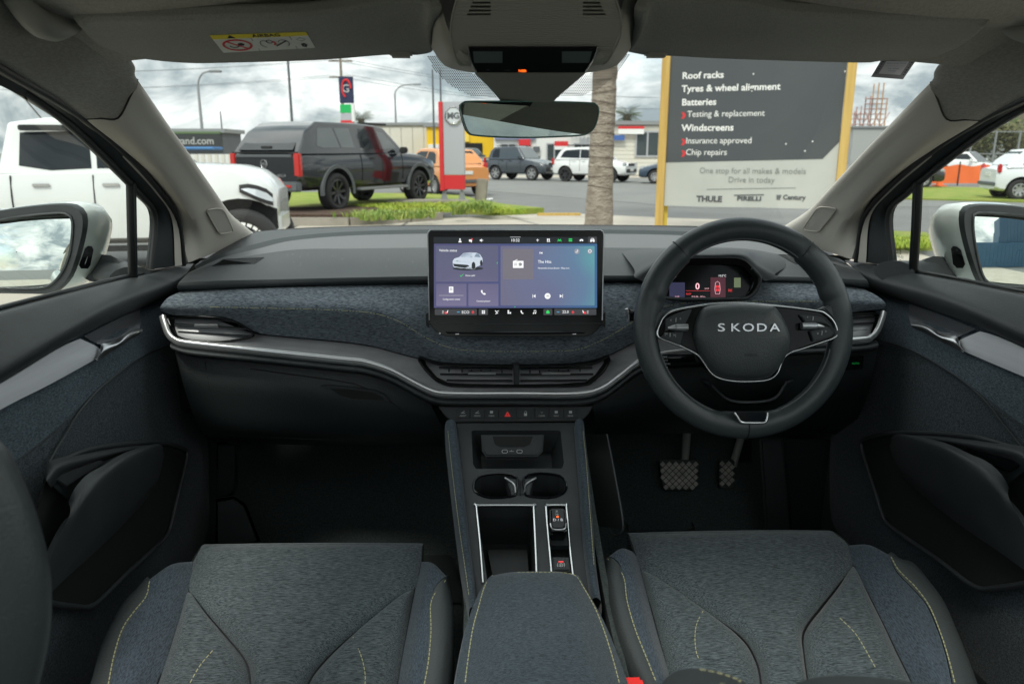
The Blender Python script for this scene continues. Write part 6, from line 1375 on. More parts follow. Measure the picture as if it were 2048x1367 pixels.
def vehicle(name, label, rear, front, spec, side, group=None, cat='car', wheels_on=True):
    """rear, front: where the near wheels stand; side: +1 when the near side is the car's left"""
    A, B = Vector(rear), Vector(front); hd = math.atan2((B - A).y, (B - A).x); wb = (B - A).length
    W = spec['W']; Rw = spec['Rw']
    fwd = Vector((math.cos(hd), math.sin(hd), 0)); left = Vector((-fwd.y, fwd.x, 0))
    c = (A + B) / 2 - left * side * (W - .11)
    root = thing(name, label, cat, (c.x, c.y, A.z), hd, group)
    X = lambda t: t * wb  # lengths given in wheelbases from the middle
    zl = spec.get('zl', .30); top = spec['top']; xr, xf = -wb / 2 - spec['ro'], wb / 2 + spec['fo']
    tp = [(X(a) if abs(a) < 2 else a, z) for a, z in top]
    def ztop(x):
        pts = [(xr, top[0][1])] + [(X(a), z) for a, z in top[1:-1]] + [(xf, top[-1][1])]
        for (a, za), (b, zb) in zip(pts, pts[1:]):
            if x <= b or b == pts[-1][0]: t = 0 if b == a else min(max((x - a) / (b - a), 0), 1); return za + (zb - za) * t
    xs_ = [xr, xr + .05, xr + .16] + [xr + .16 + (xf - xr - .40) * i / 22 for i in range(1, 22)] + [xf - .24, xf - .09, xf]
    rows = []; n2 = None
    for i, x in enumerate(xs_):
        zt = ztop(x); e = min(x - xr, xf - x); w = W * (1 - spec.get('taper', .10) * max(0, 1 - e / .75) ** 2) - (.03 if e < .01 else 0)
        zb_ = zl + (.05 if e < .06 else 0); zt -= .045 if e < .01 else .012 if e < .1 else 0
        if x > 0 and spec.get('nose'): zt -= spec['nose'] * max(0, 1 - e / .35) ** 2
        hh = zt - zb_
        sec = [(w * .84, zb_), (w * .965, zb_ + .07), (w * .995, zb_ + .36 * hh), (w, zb_ + .60 * hh), (w * .985, zb_ + .80 * hh), (w * .95, zt - .035), (w * .88, zt - .005), (w * .5, zt + .012)]
        rows.append([Vector((x, y, z)) for y, z in sec] + [Vector((x, -y, z)) for y, z in reversed(sec)])
    n = len(rows[0]); vv = [p for r in rows for p in r]; fs = [tuple(f) for f in grid_faces(n, len(rows), True)] + [tuple(range(n)), tuple(reversed(range(len(vv) - n, len(vv))))]
    me = bpy.data.meshes.new('body'); me.from_pydata([tuple(v) for v in vv], [], fs)
    bm = bmesh.new(); bm.from_mesh(me); bmesh.ops.recalc_face_normals(bm, faces=bm.faces); bm.to_mesh(me); bm.free()
    Ra = Rw + spec.get('gap', .06); tmp = bpy.data.objects.new('tmp', me); COL.objects.link(tmp)
    cv = []; cf = []
    for x in (-wb / 2, wb / 2):
        for s in (1, -1):
            o = len(cv); N = 28
            for y in (s * (W - .30), s * (W + .2)):
                for i in range(N): a = 2 * math.pi * i / N; cv.append((x + Ra * math.cos(a), y, Rw + .02 + Ra * math.sin(a)))
            cf += [(o + i, o + (i + 1) % N, o + N + (i + 1) % N, o + N + i) for i in range(N)] + [tuple(o + i for i in range(N)), tuple(o + N + i for i in reversed(range(N)))]
    cm = bpy.data.meshes.new('cut'); cm.from_pydata(cv, [], cf); bm = bmesh.new(); bm.from_mesh(cm); bmesh.ops.recalc_face_normals(bm, faces=bm.faces); bm.to_mesh(cm); bm.free()
    co_ = bpy.data.objects.new('cut', cm); COL.objects.link(co_)
    md = tmp.modifiers.new('b', 'BOOLEAN'); md.operation = 'DIFFERENCE'; md.object = co_; md.solver = 'EXACT'
    bpy.context.view_layer.update(); res = bpy.data.meshes.new_from_object(tmp.evaluated_get(bpy.context.evaluated_depsgraph_get()))
    bpy.data.objects.remove(tmp); bpy.data.objects.remove(co_)
    res.materials.clear(); paint = spec['paint']; cl_ = spec.get('clad'); 
    body = link('body', res, [paint, M['black'], cl_ or paint], root)
    for p in res.polygons:
        x, y, z = p.center; p.material_index = 0
        if cl_ and z < spec.get('cladz', .55): p.material_index = 2
        for q in (-wb / 2, wb / 2):
            if math.hypot(x - q, z - Rw - .02) < Ra * 1.01 and abs(y) > W - .32 and (abs(p.normal.y) < .35 or abs(y) < W - .24): p.material_index = 1
    res.shade_smooth(); res.set_sharp_from_angle(angle=R(38))
    # cabin above the belt
    gz = spec['belt']; gh = [(X(a), z) for a, z in spec['green']]; zr = max(z for _, z in gh); wbm, wtm = W * .93, spec.get('Wt', W * .76)
    hwz = lambda z: wbm + (wtm - wbm) * (z - gz) / (zr - gz)
    vv = []; 
    for x, z in gh: hw = hwz(z); vv += [Vector((x, hw, z)), Vector((x, hw * .6, z + .012)), Vector((x, -hw * .6, z + .012)), Vector((x, -hw, z))]
    m_ = len(gh); fs = [(4 * i + k, 4 * i + k + 1, 4 * i + k + 5, 4 * i + k + 4) for i in range(m_ - 1) for k in range(3)]
    fs += [tuple(4 * i for i in range(m_)), tuple(4 * i + 3 for i in reversed(range(m_)))]
    rb_ = pyd('cabin', vv, fs, paint, root, 30)
    mod = rb_.modifiers.new('b', 'BEVEL'); mod.width = .035; mod.segments = 3; mod.limit_method = 'ANGLE'; mod.angle_limit = R(35)
    for poly, gm in spec['win']:
        for s in (1, -1):
            v = [Vector((X(a), s * (hwz(z) + .006), z)) for a, z in poly]
            v = [v[0]] if 0 else v
            solid('side_window', v, (0, s, (wbm - wtm) / (zr - gz)), .01, gm, root, bev=.004)
    for (a0, z0), (a1, z1), gm, nm in spec['glass']:
        h0, h1 = hwz(z0) * .90, hwz(z1) * .90; d_ = Vector((X(a1) - X(a0), 0, z1 - z0)); nn = Vector((-d_.z, 0, d_.x)).normalized()
        if nn.z < 0: nn = -nn
        v = [Vector((X(a0), h0, z0)), Vector((X(a0), -h0, z0)), Vector((X(a1), -h1, z1)), Vector((X(a1), h1, z1))]
        v = [v[0].lerp(v[2], .04), v[1].lerp(v[3], .04), v[2].lerp(v[0], .04), v[3].lerp(v[1], .04)]
        solid(nm, [p + nn * .02 for p in v], nn, .014, gm, root, bev=.006)
    if wheels_on:
        wm, rm, dm_ = wheel_mesh(Rw, spec.get('Ww', .22), Rw * spec.get('rim', .66), spec.get('spokes', 5), spec.get('rimmat', E['alloy']), spec.get('twin', False))
        for x in (-wb / 2, wb / 2):
            for s in (1, -1):
                w = bpy.data.objects.new('wheel', wm); COL.objects.link(w); w.parent = root; w.location = (x, s * (W - .13), Rw); w.rotation_euler = (0, rnd.uniform(0, 1), 0 if s > 0 else math.pi)
                r_ = bpy.data.objects.new('rim', rm); COL.objects.link(r_); r_.parent = w
                h_ = bpy.data.objects.new('hub_shadow', dm_); COL.objects.link(h_); h_.parent = w
    if spec.get('flare'):
        for x in (-wb / 2, wb / 2):
            for s in (1, -1):
                a_ = []; b_ = []; c2 = []
                for i in range(25):
                    t = R(-8 + 196 * i / 24); a_.append(Vector((x + (Ra - .005) * math.cos(t), s * (W + .012), Rw + .02 + (Ra - .005) * math.sin(t)))); b_.append(Vector((x + (Ra + .075) * math.cos(t), s * (W + .02), Rw + .02 + (Ra + .07) * math.sin(t)))); c2.append(Vector((x + (Ra + .085) * math.cos(t), s * (W - .04), Rw + .02 + (Ra + .08) * math.sin(t))))
                vv = a_ + b_ + c2; pyd('wheel_arch_trim', vv, grid_faces(25, 3), spec['flare'], root, 60)
    for bx in spec.get('box', []):
        nm, cx_, cy_, cz, sx, sy, sz, m2 = bx[:8]; bv = bx[8] if len(bx) > 8 else .01
        for s in ((1, -1) if cy_ else (1,)):
            xx = cx_ if not isinstance(cx_, str) else (xf if cx_[0] == 'f' else xr) + float(cx_[1:])
            box(nm, (xx, s * cy_, cz), (sx, sy, sz), m2, root, bev=min(bv, sx * .4, sy * .4, sz * .4))
    if spec.get('lens'):
        hwx = lambda x: W * (1 - spec.get('taper', .10) * max(0, 1 - (xf - x) / .75) ** 2)
        for s in (1, -1):
            for nm, ex, off, m2 in (('headlight_surround', .016, .022, E['trimblack']), ('headlight', -.030, .034, E['lamp'])):
                lo_ = [Vector((xf + dx, s * (hwx(xf + dx) * .99 + off), z0 - ex)) for dx, z0, z1 in spec['lens']]; hi_ = [Vector((xf + dx, s * (hwx(xf + dx) * .965 + off), z1 + ex)) for dx, z0, z1 in spec['lens']]
                n_ = len(lo_); pyd(nm, lo_ + hi_, [(i, i + 1, n_ + i + 1, n_ + i) for i in range(n_ - 1)], m2, root, 180)
    for s in (1, -1):
        if spec.get('mirror'):
            mx_, mz = spec['mirror']; box('wing_mirror', (X(mx_), s * (W + .10), mz), (.12, .20, .15), spec.get('mirmat', paint), root, bev=.03)
        for hx_, hz_ in spec.get('handles', []): box('door_handle', (X(hx_), s * (W * .985 + .012), hz_), (.17, .03, .03), spec.get('hmat', paint), root, bev=.008)
        for gx, z0_, z1_ in spec.get('gaps', []):
            pts = [Vector((X(gx), s * (W * .955 + .008), z1_)), Vector((X(gx), s * (W + .004), (z0_ + z1_) / 2)), Vector((X(gx), s * (W * .985 + .004), z0_))]
            tube('door_gap', pts, .008, M['black'], root, seg=4)
    return root, wb, xr, xf
wh = mat('white_pickup_paint', (0.70, 0.72, 0.71), .25, coat=.7)
# 1 white double-cab pickup on the left
root, wb, xr, xf = vehicle('pickup_truck', 'white double-cab pickup parked close by on the left, cut by the pillar', gp(-112, 8.0, -.08), gp(492, 8.55, -.08), dict(W=.93, Rw=.41, gap=.10, ro=1.25, fo=.38, zl=.46, lens=[(-.36, 1.02, 1.07), (-.27, .97, 1.08), (-.18, .92, 1.06), (-.09, .88, 1.02), (-.03, .86, .96)], top=[(0, 1.22), (-.30, 1.24), (.10, 1.26), (.22, 1.31), (.34, 1.30), (.50, 1.27), (0, 1.17)], belt=1.22, taper=.30, nose=.12,
    green=[(-.27, 1.22), (-.235, 1.74), (-.12, 1.79), (.05, 1.79), (.12, 1.72), (.29, 1.22)], Wt=.70, paint=wh,
    win=[([(-.20, 1.30), (-.195, 1.64), (.02, 1.665), (.028, 1.27), (-.10, 1.25)], E['darkglass']), ([(.045, 1.27), (.04, 1.665), (.10, 1.64), (.20, 1.40), (.235, 1.27)], E['darkglass'])],
    glass=[((.12, 1.72), (.29, 1.22), E['darkglass'], 'windscreen'), ((-.27, 1.22), (-.235, 1.74), E['darkglass'], 'rear_window')], spokes=6, rimmat=E['blackalloy'], rim=.60, Ww=.27,
    mirror=(.20, 1.30), handles=[(-.13, 1.10), (.09, 1.10)], hmat=E['chromecar'], gaps=[(-.225, .7, 1.2), (.033, .62, 1.2), (.26, .62, 1.2)],
    box=[('bumper', 'f-.04', 0, .62, .12, 1.0, .26, wh, .05), ('grille', 'f-.03', 0, .90, .05, .9, .2, E['trimblack'], .01), ('side_step', 0.0, .90, .42, 1.8, .16, .05, E['trimblack'], .01), ('window_visor', -.28, .80, 1.685, .62, .05, .06, E['darkglass'], .01), ('sports_bar', -1.02, .60, 1.50, .08, .08, .5, E['trimblack'], .02), ('tray_liner', -1.7, .80, 1.25, 1.3, .10, .04, E['trimblack'], .01)]), -1, cat='pickup truck')
tube('radio_aerial', [(-.45, -.55, 1.79), (-.62, -.55, 2.05), (-.72, -.55, 2.25)], .008, E['trimblack'], root, seg=5)
for s in (-1,):
    n_ = 16; pts_ = [Vector((wb / 2 + .30 * math.cos(a), s * (.93 - .13 + .142), .385 + .30 * math.sin(a))) for a in [R(35 + 55 * i / n_) for i in range(n_ + 1)]]
    pin_ = [Vector((wb / 2 + .265 * math.cos(a), s * (.93 - .13 + .142), .385 + .265 * math.sin(a))) for a in [R(35 + 55 * i / n_) for i in range(n_ + 1)]]
    pcs = [([pts_[i], pts_[i + 1], pin_[i + 1], pin_[i]], [(0, 1, 2, 3)]) for i in range(0, n_) if i % 4 != 3]
    multi('tyre_lettering', pcs, E['whitep'], root, None)
# 2 black pickup with canopy
bk_ = mat('black_pickup_paint', (0.008, 0.010, 0.013), .09, coat=.6, spec=.5)
root, wb, xr, xf = vehicle('pickup_truck', 'black pickup with a tall canopy over its tray, parked with its tail towards us', gp(672, 16.6, .13), gp(834, 19.5, .13), dict(W=.96, Rw=.40, gap=.085, ro=1.15, fo=.90, zl=.46, top=[(0, 1.20), (-.10, 1.22), (.20, 1.24), (.30, 1.24), (.52, 1.20), (0, 1.02)], belt=1.20, taper=.09,
    green=[(-.845, 1.20), (-.74, 1.64), (-.62, 1.85), (-.20, 1.86), (.02, 1.83), (.12, 1.79), (.34, 1.22)], Wt=.74, paint=bk_,
    win=[([(-.66, 1.36), (-.62, 1.72), (-.47, 1.74), (-.43, 1.33), (-.60, 1.32)], E['paleglass']), ([(-.455, 1.74), (-.29, 1.74), (-.27, 1.32), (-.415, 1.33)], E['paleglass']), ([(-.20, 1.32), (-.19, 1.74), (-.03, 1.73), (0, 1.30)], E['darkglass']), ([(.02, 1.30), (-.005, 1.72), (.10, 1.67), (.24, 1.32)], E['paleglass'])],
    glass=[((-.845, 1.24), (-.68, 1.74), E['darkglass'], 'canopy_rear_window'), ((.12, 1.79), (.34, 1.22), E['paleglass'], 'windscreen')], spokes=8, rimmat=E['blackalloy'], rim=.68, Ww=.27, twin=True, flare=E['trimgrey'],
    mirror=(.24, 1.28), mirmat=E['trimblack'], handles=[(-.10, 1.10), (.12, 1.10)], gaps=[(-.23, .62, 1.2), (.015, .62, 1.2), (.27, .62, 1.2)],
    box=[('tail_light', 'r+.03', .86, .98, .10, .16, .46, E['tail'], .02), ('rear_bumper', 'r-.03', 0, .55, .16, 1.86, .20, E['trimgrey'], .03), ('side_step', 0, .97, .44, 1.9, .18, .06, E['galv'], .02), ('roof_rail', .1, .66, 1.865, 1.1, .04, .05, E['trimblack'], .015), ('canopy_handle', 'r+.10', 0, 1.33, .05, .28, .05, E['trimblack'], .01), ('tailgate_step', 'r-.015', 0, 1.16, .04, 1.5, .06, E['trimgrey'], .01), ('reflector', 'r-.115', .70, .56, .02, .14, .05, E['tail'], .004)]), -1, cat='pickup truck')
vv, f = text_geo('MG', .11, .004, 'CENTER', .004)
def rear_text(s, size, y, z, m, nm, root, x, face=-1, b=.0):
    v, f = text_geo(s, size, .004, 'CENTER', b); return pyd(nm, [Vector((x, y + (-q.x if face < 0 else q.x), z + q.y)) for q in v], f, m, root)
oct_ = lambda r, x, y, z: [Vector((x, y + r * math.cos(R(22.5 + 45 * i)), z + r * math.sin(R(22.5 + 45 * i)))) for i in range(8)]
tube('emblem_ring', oct_(.085, xr - .012, 0, 1.0), .012, E['chromecar'], root, seg=6, sm=0, closed=True)
rear_text('MG', .085, 0, .97, E['chromecar'], 'emblem_letters', root, xr - .014, b=.003); rear_text('MGU9', .085, -.45, .74, E['chromecar'], 'model_letters', root, xr - .014, b=.003)
tube('canopy_seam', [(xr + .02, -.88, 1.225), (xr + .02, .88, 1.225)], .014, M['black'], root, seg=5, sm=0)
# 3 orange hatchback
orp = mat('orange_paint', (0.62, 0.25, 0.07), .25, coat=.7)
hatch = lambda paint, **k: dict(dict(W=.84, Rw=.30, ro=.62, fo=.72, zl=.26, top=[(0, .92), (-.3, .93), (.2, .93), (.32, .93), (.5, .86), (0, .66)], belt=.92, taper=.14,
    green=[(-.66, .92), (-.60, 1.15), (-.46, 1.42), (-.25, 1.47), (.02, 1.47), (.12, 1.42), (.38, .93)], Wt=.62, paint=paint,
    win=[([(-.50, 1.00), (-.44, 1.28), (-.36, 1.36), (-.22, 1.37), (-.19, .98)], E['darkglass']), ([(-.165, .98), (-.19, 1.38), (.03, 1.38), (.11, 1.33), (.28, .98)], E['darkglass'])],
    glass=[((-.65, .95), (-.48, 1.39), E['darkglass'], 'rear_window'), ((.12, 1.42), (.38, .93), E['darkglass'], 'windscreen')], spokes=7, rim=.62, mirror=(.25, 1.0), handles=[(-.10, .86)], gaps=[(-.18, .4, .92), (.27, .4, .92)],
    box=[('tail_light', 'r+.06', .70, .90, .10, .16, .26, E['tail'], .03), ('number_plate', 'r-.01', 0, .72, .02, .42, .11, E['plate'], .004), ('bumper_strip', 'r-.02', 0, .46, .05, 1.45, .10, E['trimgrey'], .02), ('headlight', 'f-.12', .62, .68, .2, .24, .14, E['lamp'], .04)]), **k)
A_ = gp(874, 24.5, .02); fw_ = (FW * .85 - RT * .53)
vehicle('hatchback', 'orange hatchback half hidden behind the red and silver pylon sign', A_, A_ + fw_ * 2.5, hatch(orp, taper=.05, W=.87), 1)
# 4 dark compact off-roader, 5 white compact off-roader
suv = lambda paint, **k: dict(dict(W=.86, Rw=.34, ro=.72, fo=.74, zl=.32, top=[(0, 1.02), (-.3, 1.02), (.2, 1.03), (.30, 1.05), (.5, .98), (0, .80)], belt=1.02, taper=.12,
    green=[(-.72, 1.02), (-.66, 1.45), (-.56, 1.62), (.0, 1.66), (.08, 1.62), (.30, 1.04)], Wt=.66, paint=paint,
    win=[([(-.60, 1.12), (-.58, 1.40), (-.52, 1.52), (-.40, 1.53), (-.40, 1.10)], E['darkglass']), ([(-.375, 1.10), (-.375, 1.53), (-.19, 1.54), (-.18, 1.09)], E['paleglass']), ([(-.155, 1.09), (-.165, 1.54), (-.01, 1.54), (.06, 1.50), (.22, 1.09)], E['paleglass'])],
    glass=[((-.72, 1.08), (-.60, 1.56), E['darkglass'], 'rear_window'), ((.08, 1.62), (.30, 1.04), E['paleglass'], 'windscreen')], spokes=6, rim=.70, mirror=(.20, 1.10), handles=[(-.30, .96), (-.08, .96)], gaps=[(-.39, .5, 1.0), (-.165, .5, 1.0), (.22, .5, 1.0)],
    box=[('headlight', 'f-.10', .64, .82, .18, .30, .15, E['lamp'], .05), ('grille', 'f-.005', 0, .80, .04, .72, .12, E['trimblack'], .01), ('lower_grille', 'f-.005', 0, .52, .05, 1.2, .18, E['trimblack'], .03), ('number_plate', 'f+.03', 0, .56, .02, .38, .12, E['plate'], .004), ('roof_rail', -.5, .60, 1.69, 1.3, .04, .04, E['trimblack'], .01), ('tail_light', 'r+.05', .78, .95, .1, .14, .3, E['tail'], .03)]), **k)
vehicle('compact_suv', 'dark grey boxy compact off-roader at the far kerb, nearest the yellow building', gp(992, 39.8, .01), gp(1064, 38.6, .01), suv(mat('dark_grey_paint', (.045, .055, .065), .25, coat=.8)), -1, 'cars parked along the far kerb')
vehicle('compact_suv', 'white compact off-roader at the far kerb, partly behind the palm trunk', gp(1131, 37.2, .01), gp(1220, 36.0, .01), suv(mat('white_suv_paint', (.72, .73, .72), .25, coat=.6), rimmat=E['blackalloy'], green=[(-.74, 1.02), (-.64, 1.42), (-.52, 1.56), (-.1, 1.60), (.06, 1.56), (.36, 1.04)], win=[([(-.62, 1.12), (-.56, 1.38), (-.50, 1.46), (-.19, 1.50), (-.18, 1.09)], E['darkglass']), ([(-.165, 1.09), (-.175, 1.50), (-.02, 1.49), (.08, 1.42), (.26, 1.09)], E['darkglass'])], glass=[((-.74, 1.08), (-.56, 1.50), E['darkglass'], 'rear_window'), ((.06, 1.56), (.36, 1.04), E['paleglass'], 'windscreen')]), -1, 'cars parked along the far kerb')
vehicle('hatchback', 'dark blue hatchback at the far kerb, cut off by the left post of the billboard', gp(1395, 34.2, .01), gp(1309, 34.6, .01), hatch(mat('dark_blue_paint', (.03, .055, .09), .3, coat=.7)), 1, 'cars parked along the far kerb')
vehicle('wagon', 'dark blue wagon standing in the opening of the yellow building', gp(893, 58, .02), gp(951, 55.5, .02), suv(mat('dusk_blue_paint', (.05, .065, .10), .3, coat=.6), Wt=.70), -1)
# right-hand side: white coupe behind orange mesh, white hatchback
vehicle('sports_car', 'low white sports car behind the orange mesh fence on the right', gp(1885, 36.5, .02), gp(1968, 35.2, .02), dict(W=.93, Rw=.35, ro=.85, fo=.95, zl=.24, top=[(0, 1.0), (-.3, 1.02), (.2, .92), (.5, .86), (0, .62)], belt=.94, taper=.2,
    green=[(-.72, .99), (-.45, 1.20), (-.22, 1.36), (-.02, 1.37), (.28, .93)], Wt=.60, paint=mat('white_coupe_paint', (.74, .75, .74), .25, coat=.6), win=[([(-.42, 1.05), (-.32, 1.22), (-.18, 1.29), (-.02, 1.29), (.18, 1.02)], E['darkglass'])],
    glass=[((-.02, 1.37), (.28, .93), E['darkglass'], 'windscreen'), ((-.70, 1.02), (-.24, 1.34), E['darkglass'], 'rear_window')], spokes=6, rimmat=E['blackalloy'], mirror=(.16, 1.0), box=[('headlight', 'f-.16', .70, .66, .24, .2, .10, E['lamp'], .03)]), -1)
vehicle('hatchback', 'white hatchback on the road beyond the right door mirror, its tail towards the orange mesh', gp(2034, 22.2, .01), gp(2230, 21.6, .01), hatch(mat('white_hatch_paint', (.72, .75, .76), .25, coat=.6), spokes=7), -1)
vehicle('hatchback', 'black hatchback seen just beside the right quarter-light post', gp(1770, 30.5, .01), gp(1845, 30, .01), hatch(mat('black_hatch_paint', (.02, .02, .022), .3, coat=.7)), -1)
# ================================================================ billboard
A = gp(1324, 12.9); B = gp(1678, 12.0); bu = (B - A).normalized(); bn = Vector((bu.y, -bu.x, 0))
BL = PL(A, bn); bn = BL.n
bb = thing('billboard', 'large grey billboard on two timber posts listing Roof racks, Tyres, Batteries and Windscreens', 'billboard', (0, 0, 0))
bp_ = lambda pts, up=0: BL.poly(pts, up)
bt = hY(1500, 60, 12.4).z
def at_z(px, py, z): p = BL.hit(px, py); return Vector((p.x, p.y, z))
zb = BL.hit(1500, 415).z; zt = 3.6
xl = BL.hit(1333, 300); xr_ = BL.hit(1677, 300)
solid('pale_panel', [Vector((xl.x, xl.y, zb)), Vector((xr_.x, xr_.y, zb)), Vector((xr_.x, xr_.y, zt)), Vector((xl.x, xl.y, zt))], bn, .03, mat('board_pale', (.40, .415, .385), .55, var=((.46, .475, .44), .8)), bb)
zl_, zr2 = BL.hit(1332, 325).z, BL.hit(1640, 318).z; c1 = BL.hit(1645, 318); c2 = BL.hit(1676, 284)
up = bn * .004
solid('dark_panel', [Vector((xl.x, xl.y, zl_)) + up, Vector((c1.x, c1.y, c1.z)) + up, Vector((xr_.x, xr_.y, c2.z)) + up, Vector((xr_.x, xr_.y, zt)) + up, Vector((xl.x, xl.y, zt)) + up], bn, .004, mat('board_dark', (.052, .062, .068), .45, var=((.064, .072, .076), .6)), bb)
def btxt(s, px, py, h, m=None, bold=.006, sx=1.0, al='LEFT', nm='board_text'):
    o_ = BL.hit(px, py, .007); k_ = (BL.hit(px, py - 10) - BL.hit(px, py)).length / 10
    return text(nm, s, h * k_ / .70, o_, bu, (0, 0, 1), m or E['whitep'], bb, .0006, al, bold, sx)
btxt('Roof racks', 1364, 158, 13, bold=.003, sx=1.05); btxt('Tyres & wheel alignment', 1363, 184, 13, bold=.003, sx=1.05); btxt('Batteries', 1363, 211, 13, bold=.003, sx=1.05)
btxt('Testing & replacement', 1374, 234, 12, bold=.0, sx=.98); btxt('Windscreens', 1363, 262, 13, bold=.003, sx=1.05); btxt('Insurance approved', 1371, 287, 12, bold=.0, sx=.96); btxt('Chip repairs', 1371, 310, 12, bold=.0, sx=.96)
for y in (234, 287, 310): btxt('›', 1364, y + 2, 15, E['redp'], bold=.012)
gt = mat('board_grey_text', (.22, .23, .22), .6)
btxt('One stop for all makes & models', 1503, 347, 11.5, gt, .0, .95, 'CENTER'); btxt('Drive in today', 1502, 365, 11.5, gt, .0, .95, 'CENTER')
solid('board_rule', bp_([(1413, 378), (1592, 375), (1592, 376.2), (1413, 379.2)], .006), bn, .002, gt, bb)
dkt = mat('board_dark_text', (.07, .075, .08), .6)
btxt('THULE', 1418, 403, 11, dkt, .006, 1.05, 'CENTER'); btxt('PIRELLI', 1498, 401, 8, dkt, .004, 1.35, 'CENTER'); btxt('Century', 1588, 399, 9, dkt, .004, 1.0, 'CENTER')
solid('maker_bar', bp_([(1468, 389.5), (1528, 388.5), (1528, 390.5), (1468, 391.5)], .006), bn, .002, dkt, bb)
for i in range(4): solid('maker_stripe', bp_([(1553, 390 + i * 2.6), (1563 - i, 390 + i * 2.6), (1563 - i, 391.6 + i * 2.6), (1553, 391.6 + i * 2.6)], .006), bn, .002, dkt, bb)
for px in (1325, 1687):
    p = BL.hit(px, 300); box('timber_post', (p.x, p.y, 1.9), (.13, .13, 3.8), E['wood'], bb, bev=.008, rot=Matrix.Rotation(math.atan2(bu.y, bu.x), 3, 'Z'))
p = BL.hit(1336, 300); box('timber_post', (p.x, p.y + .14, .25), (.14, .10, .9), mat('yellow_timber', (.60, .44, .05), .7), bb, bev=.008)
for i, (px, py) in enumerate([(1507, 148), (1690, 143), (1338, 157), (1572, 288), (1625, 283), (1610, 302)]):
    q = BL.hit(px, py, .006); solid('screw_head', circ(q, .012, bu, (0, 0, 1), 8), bn, .004, E['whitep'], bb)
# ================================================================ palm trunk in front of the road
def trunk(base, top, r0, r1, n=26, seed=2):
    r_ = random.Random(seed); pts = [Vector(base).lerp(Vector(top), i / n) + Vector((r_.uniform(-.008, .008), r_.uniform(-.008, .008), 0)) for i in range(n + 1)]
    rad = []
    for i in range(n + 1):
        t = i / n; r = r0 + (r1 - r0) * t + r_.uniform(-.008, .008)
        if t < .12: r += .05 * (1 - t / .12)
        if t > .60: r += .035
        rad.append(r)
    return tube_data(pts, rad, 20)
pt_ = thing('palm_tree', 'thick grey palm trunk standing beyond the windscreen, left of the billboard', 'palm tree', (0, 0, 0))
b0 = gp(1196, 12.6); vv, f = trunk(b0, b0 + Vector((.10, 0, 7)), .205, .17, 60)
tk = pyd('trunk', vv, f, E['bark'], pt_, 180)
for i in range(34):   # leaf scars: thin uneven rings
    z = .15 + i * .165 + rnd.uniform(-.02, .02); r = .212 + (.035 if z > 4.2 else 0) - z * .005; c = b0 + Vector((.10 * z / 7, 0, z))
    tl = rnd.uniform(-.03, .03)
    tube('leaf_scar', [c + Vector((math.cos(a) * r, math.sin(a) * r, math.sin(a + i) * .015 + tl * math.cos(a))) for a in [2 * math.pi * k / 14 for k in range(14)]], .006, mat('scar_brown', (.13, .10, .075), .95) if 'scar_brown' not in MT else MT['scar_brown'], tk, seg=4, sm=0, closed=True)
def fronds(par, c, n, L, m, seed=1, els=(-.2, 1.1), dr=.75):
    r_ = random.Random(seed)
    for k in range(n):
        a = 2 * math.pi * k / n + r_.uniform(-.2, .2); el = r_.uniform(*els); d = Vector((math.cos(a), math.sin(a), 0)); vv = []; fs = []
        for i in range(12):
            t = i / 11; p = c + d * L * t * math.cos(el * (1 - t * .6)) + Vector((0, 0, L * (math.sin(el) * t - dr * t * t)))
            s = d.cross(Vector((0, 0, 1)))
            if i:
                for sg in (1, -1):
                    o = len(vv); w = L * .28 * math.sin(math.pi * min(1, t * .9 + .1)); q = p + s * sg * w + Vector((0, 0, -w * .5)) + d * w * .4
                    vv += [p, p + d * L * .035, q]; fs.append((o, o + 1, o + 2))
        pyd('frond', vv, fs, m, par, None)
fronds(pt_, b0 + Vector((.1, 0, 7.0)), 16, 2.4, E['leaf'], 4, (.2, 1.3), .5)
for px, d, h, r, L, lab in ((1250, 62, 5.1, .28, 1.35, 'small distant palm above the white buildings, right of the palm trunk'), (727, 70, 5.1, .25, 1.3, 'small distant palm beside the tall fuel price sign')):
    t_ = thing('palm_tree', lab, 'palm tree', tuple(gp(px, d))); vv, f = tube_data([Vector((0, 0, 0)), Vector((0, 0, h * .6)), Vector((0, 0, h - .8))], [r, r * .8, r * 1.2], 10); pyd('trunk', vv, f, E['bark'], t_, 60)
    fronds(t_, Vector((0, 0, h - .9)), 60, L, E['leaf'], int(px), (-1.1, 1.5), .35)
# ================================================================ pylon sign
ms = thing('pylon_sign', 'red and silver dealership pylon with a round chrome emblem, standing on the plinth', 'sign', tuple(gp(905, 18.9, .23)), -.12)
z0, z1 = .22, 2.30
box('silver_panel', (.07, 0, (z0 + .38 + z1) / 2), (.50, .16, z1 - z0 - .38), E['silverp'], ms, bev=.006)
box('red_panel', (.04, 0, z0 + .20), (.56, .165, .34), E['redp'], ms, bev=.006)
box('red_edge', (-.235, -.01, (z0 + z1) / 2), (.10, .18, z1 - z0), E['redp'], ms, bev=.006)
for x in (-.2, .24): solid('foot_bracket', [Vector((x - .09, -.03, -.01)), Vector((x + .09, -.03, -.01)), Vector((x + .03, -.03, .24)), Vector((x - .03, -.03, .24))], (0, -1, 0), .04, E['galv'], ms)
em = solid('emblem', [Vector((.07, -.085, 1.98)) + Vector((.22 * math.cos(R(22.5 + 45 * i)), 0, .22 * math.sin(R(22.5 + 45 * i)))) for i in range(8)], (0, -1, 0), .03, E['chromecar'], ms, bev=.02)
tube('emblem_rim', [Vector((.07, -.116 + .03, 1.98)) + Vector((.205 * math.cos(R(22.5 + 45 * i)), -.03, .205 * math.sin(R(22.5 + 45 * i)))) for i in range(8)], .018, E['chromecar'], em, seg=6, sm=0, closed=True)
